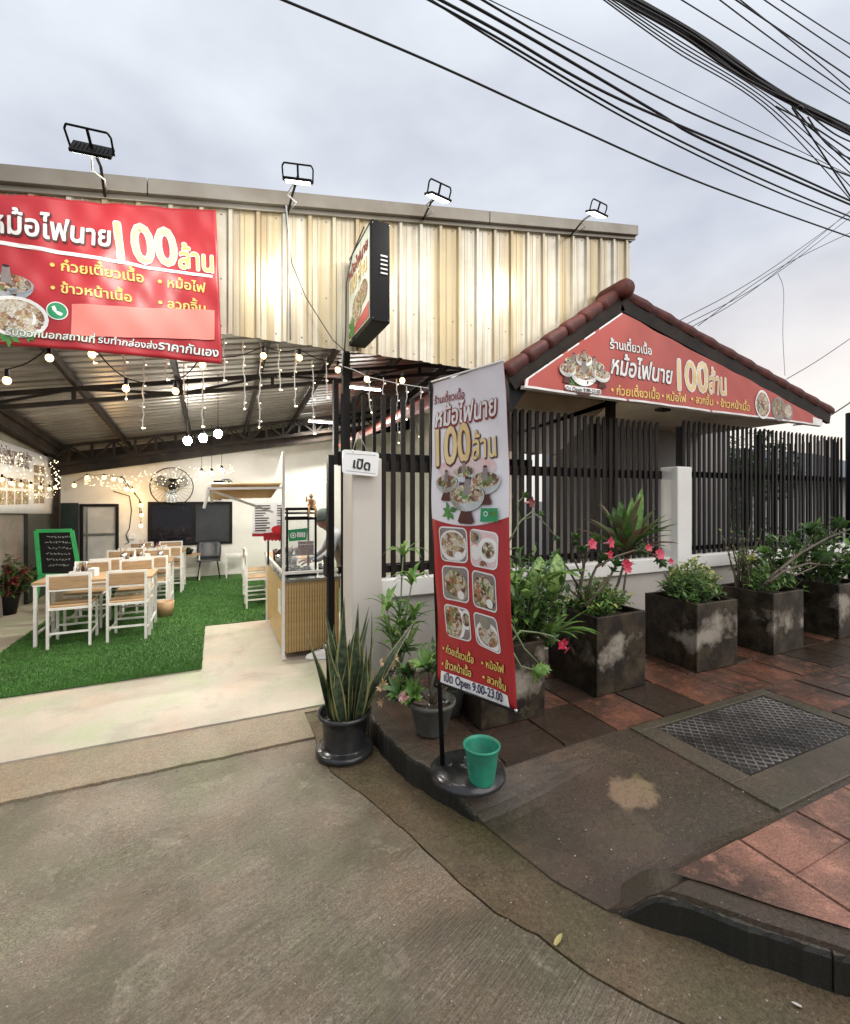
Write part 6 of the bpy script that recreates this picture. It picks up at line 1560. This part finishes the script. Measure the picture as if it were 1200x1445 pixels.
# grey pot with pink desert rose, just left of the standing banner pole
t = pot('plant_pot', (1.22, 2.55, .160), [(.001, 0), (.09, 0), (.1, .01), (.135, .17), (.15, .175), (.152, .2), (.138, .2), (.125, .16), (.001, .16)], M['grey_pot'], 'grey round pot behind the standing banner pole holding the pink desert rose')
soilfill(t, .125, .165, 5)
ds = plant('desert_rose', (1.22, 2.55, .32), 'desert rose with pale pink flower and faded blossoms in the grey pot')
q = random.Random(31); b = MB(); lb = MB(); fb = MB()
for i in range(7):
    tgt = [(-.75, 0, .5), (-.4, 0, .9), (.2, -.1, 1), (-.6, -.2, .25), (.5, .1, .7), (-.2, .2, 1), (.1, -.3, .6)][i]
    d = RT * tgt[0] - FW * (-tgt[1]) + Vector((0, 0, tgt[2])); pts, dd = branch(b, (0, 0, 0), d, q.uniform(.16, .3), .013, .006, q)
    rosette(lb, pts[-1], dd, 18, .12, .034, M['leaf'] if i % 2 else M['leafl'], q); rosette(lb, pts[-2], dd, 10, .1, .03, M['leafd'], q)
tag(b.obj('branches', ds, recalc=False)); tag(lb.obj('foliage', ds, recalc=False), kind='stuff')
b = MB(); flower(b, RT*-.17 - FW*.12 + Vector((0, 0, .10)), -FW + Vector((0, 0, .3)), .038, M['petalp'], q); b.obj('pink_flower', ds, recalc=False)
b = MB(); 
for i in range(16): c = RT*q.uniform(-.32, -.1) + FW*q.uniform(-.1, .1) + Vector((0, 0, q.uniform(.0, .32))); rosette(b, c, (q.uniform(-1, 1), -1, q.uniform(-.5, 1)), 6, .045, .014, M['drypet'], q)
tag(b.obj('faded_blossoms', ds, recalc=False), kind='stuff')
# second pot hidden behind, low
t = pot('plant_pot', (1.43, 2.72, .16), [(.001, 0), (.08, 0), (.12, .18), (.13, .2), (.12, .2), (.105, .16), (.001, .16)], M['grey_pot'], 'second round pot half hidden behind the standing banner'); soilfill(t, .1, .165, 6)
pp = plant('potted_shrub', (1.43, 2.72, .32), 'thin leafy shrub in the pot half hidden behind the banner'); shrub(pp, 77, 40, .2, .42, .08, .028, ('leaf', 'leafd', 'leafl'))
# tall leafy stems against the wall
tp_ = pot('plant_pot', (1.22, 3.12, .158), [(.001, 0), (.08, 0), (.11, .16), (.12, .18), (.11, .18), (.1, .15), (.001, .15)], M['plastic_b'], 'small black pot against the wall left of the standing banner'); soilfill(tp_, .1, .15, 7)
tp = plant('tall_leafy_plant', (1.22, 3.12, .3), 'tall plant with light green lance leaves rising against the wall left of the banner')
q = random.Random(41); b = MB(); lb = MB()
for i, (lx_, h_) in enumerate(((.0, .88), (.12, .68), (-.12, .5), (.22, .42), (.06, .34), (-.2, .3))):
    pts, dd = branch(b, (0, 0, 0), RT*lx_ + Vector((0, 0, 1)), h_, .008, .005, q, .05, 8, 'stemg')
    rosette(lb, pts[-1], (0, 0, 1), 10, .24, .034, M['leafl'], q, (.3, 1.3), 1.9)
    for p in pts[4:5]: rosette(lb, p, (.3, -.3, 1), 6, .22, .032, M[q.choice(['leaf', 'leafl'])], q, (.7, 1.6), .9)
b.obj('stems', tp, recalc=False); tag(lb.obj('foliage', tp, recalc=False), kind='stuff')

# green pot on the banner base
t = pot('green_pot', (1.335, 2.06, .19), [(.001, .0), (.062, .0), (.064, .005), (.066, .02), (.085, .165), (.088, .17), (.092, .172), (.094, .185), (.088, .187), (.083, .17), (.063, .02), (.001, .018)], M['green_plastic'], 'empty green plastic pot standing on the black banner base')
b = MB(); b.lathe([(.001, .05), (.066, .05)], M['soil'], (0, 0, 0), 20); b.obj('soil', t)
t.location = G(680, 1102, .19)

# square planters
PLX = []
def planter(x, y, w, h, rz, lab, seed):
    t = empty('square_planter', (x, y, .158), rz, lab, 'planter', 'square cement planters along the wall'); b = MB(); a = w / 2; th = .03; m = M['planter']
    for (x0, y0, x1, y1) in ((-a, -a, a, -a + th), (-a, a - th, a, a), (-a, -a + th, -a + th, a - th), (a - th, -a + th, a, a - th)): b.box((x0, y0, 0), (x1, y1, h), m)
    b.obj('box_wall', t, bev=.007)
    b = MB(); b.box((-a + th, -a + th, 0), (a - th, a - th, h - .05), M['soil']); b.obj('soil', t); return t
planter(1.75, 2.67, .5, .50, 0, 'dark square planter half hidden behind the standing banner', 1)
P1 = planter(2.77, 2.74, .52, .58, .03, 'mould stained square planter with the red flowered desert rose', 2)
P2 = planter(3.90, 2.73, .52, .57, -.03, 'mould stained square planter with low shrubs below the white pillar', 3)
P3 = planter(4.93, 2.72, .52, .57, .02, 'square planter with bare dark branches, third from the standing banner', 4)
P4 = planter(6.12, 2.74, .56, .56, 0, 'square planter at the right edge of the picture', 5)
ZP = .158 + .52
# plants in planter 0 (behind banner): dumb cane, bushy green, desert rose trailing
dc = plant('dumb_cane', (1.98, 2.72, ZP - .12), 'dumb cane with large speckled light green leaves right of the standing banner'); q = random.Random(51); lb = MB(); sb_ = MB()
for i in range(11):
    a = q.uniform(0, 6.28); d = Vector((math.cos(a)*.5, math.sin(a)*.5, 1)); h_ = q.uniform(.2, .5); sb_.tube([(0, 0, 0), d*h_*.6, d*h_], [.012, .009, .006], M['stemg'], 6)
    leaf_strip(lb, d*h_, (d + Vector((math.cos(a)*.8, math.sin(a)*.8, .1))), (0, 0, 1), q.uniform(.24, .36), q.uniform(.09, .13), q.uniform(.6, 1.4), M['leafdf'], 6, .15, None, 0, M['leaf'], .1)
for lx_, lf, a_ in ((.05, -.2, .5), (.22, -.15, .3)):
    leaf_strip(lb, RT*lx_ - FW*.1 + Vector((0, 0, .35)), RT*a_ - FW*.2 + Vector((0, 0, 1)), -FW, .36, .13, 1.3, M['leafdf'], 8, .15, None, 0, M['leaf'], .1)
sb_.obj('stems', dc, recalc=False); lb.obj('leaves', dc, recalc=False)
bsh = plant('bushy_shrub', (2.0, 2.75, ZP - .12), 'dense mixed green shrub crowding the planter behind the banner'); shrub(bsh, 61, 150, .40, .74, .10, .038, ('leaf', 'leafl', 'leafl', 'leafd'), 9)
frn = plant('arching_fern', (2.18, 2.62, ZP - .15), 'light green arching fern between the banner and the red desert rose'); q = random.Random(66); lb = MB()
for i in range(26):
    a = q.uniform(0, 6.28); leaf_strip(lb, (0, 0, 0), (math.cos(a)*.7, math.sin(a)*.6, 1), (0, 0, 1), q.uniform(.28, .5), q.uniform(.03, .055), q.uniform(.5, 1.6), M[q.choice(['leafl', 'leafl', 'leaf'])], 7)
lb.obj('fronds', frn, recalc=False)
q = random.Random(62); b = MB(); lb = MB(); fb = MB(); tl0 = plant('trailing_desert_rose', (1.85, 2.6, ZP - .1), 'desert rose with long bare arms, one rising and one trailing with a pink flower')
def arm(pix, y, r0, r1, end, lf='leaf', nleaf=12, ll=.07):
    pts = [onY(px, py, y) - tl_base for px, py in pix]; b.tube(pts, [r0 + (r1-r0)*i/(len(pts)-1) for i in range(len(pts))], M['stemg'], 6)
    d = (pts[-1] - pts[-2]).normalized()
    if end: rosette(lb, pts[-1], d, nleaf, ll, ll*.36, M[lf], q)
    return pts[-1], d
tl_base = Vector((1.85, 2.6, ZP - .1))
arm(((722, 905), (735, 890), (760, 893), (775, 900)), 2.35, .007, .005, True, 'leaf', 8)
arm(((715, 905), (735, 940), (752, 945)), 2.2, .006, .005, True, 'leafl', 14, .085); arm(((715, 870), (740, 915), (762, 938)), 2.25, .006, .005, True, 'leafl', 14, .075)
e_, d_ = arm(((760, 893), (778, 897), (793, 908)), 2.33, .006, .005, False); f1 = MB(); flower(f1, e_, RT*.4 - FW + Vector((0, 0, -.2)), .045, M['petal'], q); f1.obj('flower', tl0, recalc=False)
f1 = MB(); flower(f1, e_ + RT*.03 + Vector((0, 0, -.035)), RT*.6 - FW*.5 + Vector((0, 0, -.5)), .035, M['petal'], q); f1.obj('flower', tl0, recalc=False)
arm(((715, 770), (735, 735), (752, 721), (770, 740), (783, 756)), 2.9, .007, .004, True, 'leafd', 9, .06); arm(((735, 735), (730, 710), (738, 702)), 2.9, .005, .004, True, 'leaf', 12, .06); arm(((738, 734), (752, 728), (760, 726)), 2.9, .004, .003, True, 'leaf', 7, .05)
f1 = MB(); flower(f1, onY(749, 709, 2.9) - tl_base, RT - FW, .05, M['stain'], q); f1.obj('flower', tl0, recalc=False)
b.obj('branches', tl0, recalc=False); tag(lb.obj('foliage', tl0, recalc=False), kind='stuff'); 
# planter 1: red desert rose with several grey trunks
rz_ = plant('desert_rose', (2.77, 2.74, ZP), 'desert rose with grey trunks and bright red pink flowers in the first full planter'); tl_base = Vector((2.77, 2.74, ZP)); q = random.Random(71); b = MB(); lb = MB(); fb = MB()
b.tube([(-.05, -.03, 0), (-.06, -.04, .06), (-.055, -.03, .13)], [.04, .03, .018], M['stem'], 8)
def arm2(pix, y, r0, r1, n=12, ll=.09, lf='leaf'):
    pts = [onY(px, py, y) - tl_base for px, py in pix]; b.tube(pts, [r0 + (r1-r0)*i/(len(pts)-1) for i in range(len(pts))], M['stem'], 7); d = (pts[-1] - pts[-2]).normalized()
    if n: rosette(lb, pts[-1], d, n, ll, ll*.38, M[lf], q, (.3, 1.5)); rosette(lb, pts[-1] - d*.05, d, max(4, n//2), ll*.8, ll*.3, M['leafd'], q, (.5, 1.6))
    return pts[-1]
arm2(((828, 862), (818, 835), (824, 800), (822, 780)), 2.73, .018, .008, 16); arm2(((826, 850), (835, 815), (842, 800), (850, 790)), 2.68, .014, .007, 16)
arm2(((826, 856), (848, 830), (862, 812), (868, 800)), 2.63, .013, .008, 14); arm2(((842, 800), (870, 785), (895, 777), (905, 777)), 2.58, .009, .006, 8); arm2(((905, 777), (920, 782), (932, 792)), 2.55, .006, .005, 14, .07)
arm2(((868, 865), (880, 835), (885, 800)), 2.78, .012, .008, 12); arm2(((818, 830), (800, 800), (790, 788)), 2.78, .009, .006, 16); arm2(((820, 810), (808, 785), (812, 762)), 2.78, .008, .005, 14); arm2(((850, 862), (856, 842), (853, 818)), 2.73, .009, .004, 0); arm2(((820, 845), (795, 825), (782, 800)), 2.73, .008, .005, 18)
arm2(((824, 800), (832, 775), (838, 765)), 2.68, .006, .005, 14); arm2(((850, 800), (860, 780), (866, 772)), 2.68, .006, .005, 14)
for px, py, r, y in ((835, 768, .05, 2.6), (861, 766, .05, 2.62), (860, 782, .04, 2.56), (930, 782, .055, 2.5), (884, 797, .05, 2.54), (885, 803, .04, 2.52), (946, 792, .03, 2.5), (915, 773, .035, 2.5)): f1 = MB(); flower(f1, onY(px, py, y) - tl_base, Vector((q.uniform(-.5, .5), -1, q.uniform(-.1, .6))), r, M['petal'], q); f1.obj('flower', rz_, recalc=False)
b.obj('branches', rz_, recalc=False); tag(lb.obj('foliage', rz_, recalc=False), kind='stuff'); 
cv = plant('ground_cover_shrub', (2.77, 2.74, ZP - .03), 'low small leaved green filler around the red desert rose trunks'); shrub(cv, 72, 120, .27, .33, .06, .024, ('leaf', 'leafl', 'leafl', 'leafv'), 8)
cd_ = plant('cordyline', (2.95, 2.86, ZP), 'cordyline with broad green and bronze sword leaves above the red flowers'); q = random.Random(81); b = MB(); lb = MB()
base_ = Vector((.05, .0, -.03)); top_ = Vector(onY(884, 785, 2.86)) - Vector((2.95, 2.86, ZP)); b.tube([base_, base_.lerp(top_, .5) + Vector((.03, 0, 0)), top_], [.014, .012, .01], M['stem'], 7)
for i in range(40):
    a = 2*PI*i*.38; s_ = q.uniform(.12, 1.4); d = (RT*math.cos(a)*s_ + FW*math.sin(a)*s_*.8 + Vector((0, 0, 1))).normalized()
    leaf_strip(lb, top_ + Vector((0, 0, q.uniform(-.03, .06))), d, (0, 0, 1), q.uniform(.36, .56), q.uniform(.06, .095), q.uniform(.3, 1.0) * min(1, s_ + .2), M['leaf'] if i % 3 == 0 else M['cordy'], 7, .2)
for dx, ln in ((.25, .62), (-.1, .5), (.12, .52), (-.25, .45)): leaf_strip(lb, top_, RT*dx + Vector((0, 0, 1)), -FW, ln, .12, .1, M['leafl'] if ln > .51 else M['leaf'], 7, .15)
b.obj('stem', cd_, recalc=False); lb.obj('leaves', cd_, recalc=False)
# planter 2
s2 = plant('low_shrub', (3.85, 2.7, ZP - .03), 'low dark green fern like shrub in the planter below the white pillar'); shrub(s2, 91, 85, .27, .34, .07, .026, ('leaf', 'leafd', 'leafl'), 8)
q = random.Random(92); lb = MB()
for i in range(16): leaf_strip(lb, (q.uniform(-.1, .1), q.uniform(-.1, .1), 0), (q.uniform(-.5, .5), q.uniform(-.5, .3), 1), (0, -1, 0), q.uniform(.15, .3), .02, .4, M['leafl'], 5)
lb.obj('sword_leaves', s2, recalc=False)
s3 = plant('variegated_shrub', (4.3, 3.08, ZP - .05), 'pale yellow variegated shrub between the white pillar and the bare branches'); shrub(s3, 93, 110, .24, .42, .065, .036, ('leafv', 'leafv', 'leafl'), 8)
s3.location = (4.12, 2.86, ZP - .04)
# planter 3: bare dark bush and long armed desert rose
s4 = plant('bare_bush', (4.85, 2.82, ZP - .02), 'dark bare twiggy bush with few small leaves against the fence'); q = random.Random(101); b = MB(); lb = MB()
for i in range(16):
    pts, dd = branch(b, (q.uniform(-.08, .08), q.uniform(-.06, .06), 0), (q.uniform(-.35, .3), q.uniform(-.2, .2), 1), q.uniform(.35, .78), .012, .003, q, .16, 7)
    for p in pts[2:]: rosette(lb, p, (0, 0, 1), 3, .04, .016, M[q.choice(['leafd', 'leaf', 'leafv'])], q)
b.obj('branches', s4, recalc=False); tag(lb.obj('foliage', s4, recalc=False), kind='stuff')
s5 = plant('desert_rose', (5.0, 2.7, ZP), 'desert rose with long arching bare arms reaching right to the picture edge'); tl_base = Vector((5.0, 2.7, ZP)); b = MB(); lb = MB(); q = random.Random(111)
b.tube([(-.05, 0, -.01), (-.03, 0, .04), (0, 0, .08)], [.07, .05, .025], M['stem'], 8)
arm2(((1080, 825), (1095, 808), (1130, 780), (1170, 758), (1230, 735)), 2.58, .018, .009, 12, .09); arm2(((1085, 822), (1105, 806), (1140, 795), (1172, 798), (1215, 770)), 2.53, .014, .007, 12, .09)
arm2(((1130, 780), (1145, 762), (1142, 750)), 2.58, .007, .005, 18, .13, 'leaf'); arm2(((1100, 805), (1122, 812), (1150, 800), (1160, 790)), 2.53, .01, .006, 16, .13, 'leaf'); arm2(((1090, 815), (1088, 795), (1080, 780)), 2.68, .008, .005, 16, .09, 'leafl')
arm2(((1110, 800), (1120, 785), (1118, 770)), 2.68, .008, .005, 14, .11); arm2(((1170, 758), (1180, 748), (1184, 742)), 2.58, .006, .005, 18, .12, 'leaf'); arm2(((1085, 822), (1070, 800), (1062, 790)), 2.73, .01, .006, 14, .08, 'leafv')
b.obj('branches', s5, recalc=False); tag(lb.obj('foliage', s5, recalc=False), kind='stuff')
s6 = plant('low_shrub', (4.98, 2.72, ZP - .04), 'small leaved green filler around the arching desert rose'); shrub(s6, 112, 36, .28, .34, .08, .03, ('leaf', 'leafl', 'leafl'), 7)
s7 = plant('leafy_shrub', (5.5, 2.95, .4), 'broad green shrub filling the gap between the last two planters'); shrub(s7, 113, 60, .34, .85, .14, .055, ('leaf', 'leafl', 'leafd'), 7)
s8 = plant('leafy_shrub', (6.12, 2.74, ZP - .05), 'bushy green shrub in the planter at the right edge'); shrub(s8, 114, 60, .42, .8, .13, .05, ('leaf', 'leafd', 'leafl'), 8)

# plants along the left side wall
for i, (px, py, h_, lab, mm) in enumerate(((10, 866, .5, 'reddish leafed plant in a black pot at the left picture edge', ('leafd', 'stain', 'leaf')), (28, 848, .46, 'green and yellow leafed plant in a dark pot by the left wall', ('leaf', 'leafd', 'leafv')))):
    g = G(px, py, .03); t = pot('plant_pot', (g.x, g.y, .024), [(.001, 0), (.1, 0), (.14, .24), (.15, .26), (.13, .26), (.12, .2), (.001, .2)], M['black'], ('black pot at the left picture edge', 'dark pot by the left wall near the chalkboard')[i])
    p_ = plant('potted_shrub', (g.x, g.y, .22), lab); shrub(p_, 130 + i, 100, .3, h_ * 1.15, .13, .05, mm, 8)

# dark trees behind the fence on the right
def bgtree(x, y, h_, r, lab, seed, n=260):
    t = plant('tree', (x, y, 0), lab, 'tree', 'trees behind the fence'); q = random.Random(seed); b = MB(); pts, _ = branch(b, (0, 0, 0), (0, 0, 1), h_*.7, .09, .04, q, .06, 6)
    for i in range(6): branch(b, pts[3 + i % 3], (q.uniform(-1, 1), q.uniform(-1, 1), .8), h_*.35, .03, .01, q)
    b.obj('trunk', t, recalc=False); lb = MB()
    for i in range(n):
        v = Vector((q.gauss(0, 1), q.gauss(0, 1), q.gauss(0, .8))); v = v.normalized() * r * q.random() ** .4; c = Vector((v.x, v.y, h_*.72 + v.z*.75))
        for k in range(7): leaf_strip(lb, c + Vector((q.uniform(-.12, .12), q.uniform(-.12, .12), q.uniform(-.1, .1))), (q.uniform(-1, 1), q.uniform(-1, 1), q.uniform(-.6, .8)), (0, 0, 1), q.uniform(.1, .17), .06, .4, M[q.choice(['leafd', 'leaf', 'leafd'])], 2)
    tag(lb.obj('crown', t, recalc=False), kind='stuff')
bgtree(11.2, 6.6, 3.1, 1.2, 'dark bushy tree behind the long fence, nearer the house', 201); bgtree(12.2, 8.6, 2.9, 1.1, 'dark bushy tree behind the far end of the fence', 202)
hg = plant('hedge', (9.2, 5.4, 0), 'dark hedge low behind the long black fence', 'hedge'); shrub(hg, 203, 220, 1.3, 1.8, .12, .05, ('leafd', 'leafd', 'leaf'), 6, False, .0, .4)
# corrugated screen at the very right end of the fence
es = empty('side_fence', (8.62, 3.6, 0), 0, 'dark slatted return fence at the far right end', 'fence'); me = slat_mesh(1.6)
for i in range(16): o = link('slat', me, es); o.location = (0, .1 + i * .1, .93); o.rotation_euler = (0, 0, PI/2)
b = MB(); b.box((-.02, 0, 0), (.1, 6, .9), M['wallpaint']); b.obj('base_wall', es)
bx = empty('post', (8.66, 3.5, 0), 0, 'dark round utility post at the right end of the fence', 'post'); b = MB(); b.tube([(0, 0, 0), (0, 0, 2.9)], .07, M['black'], 12); b.obj('shaft', bx)
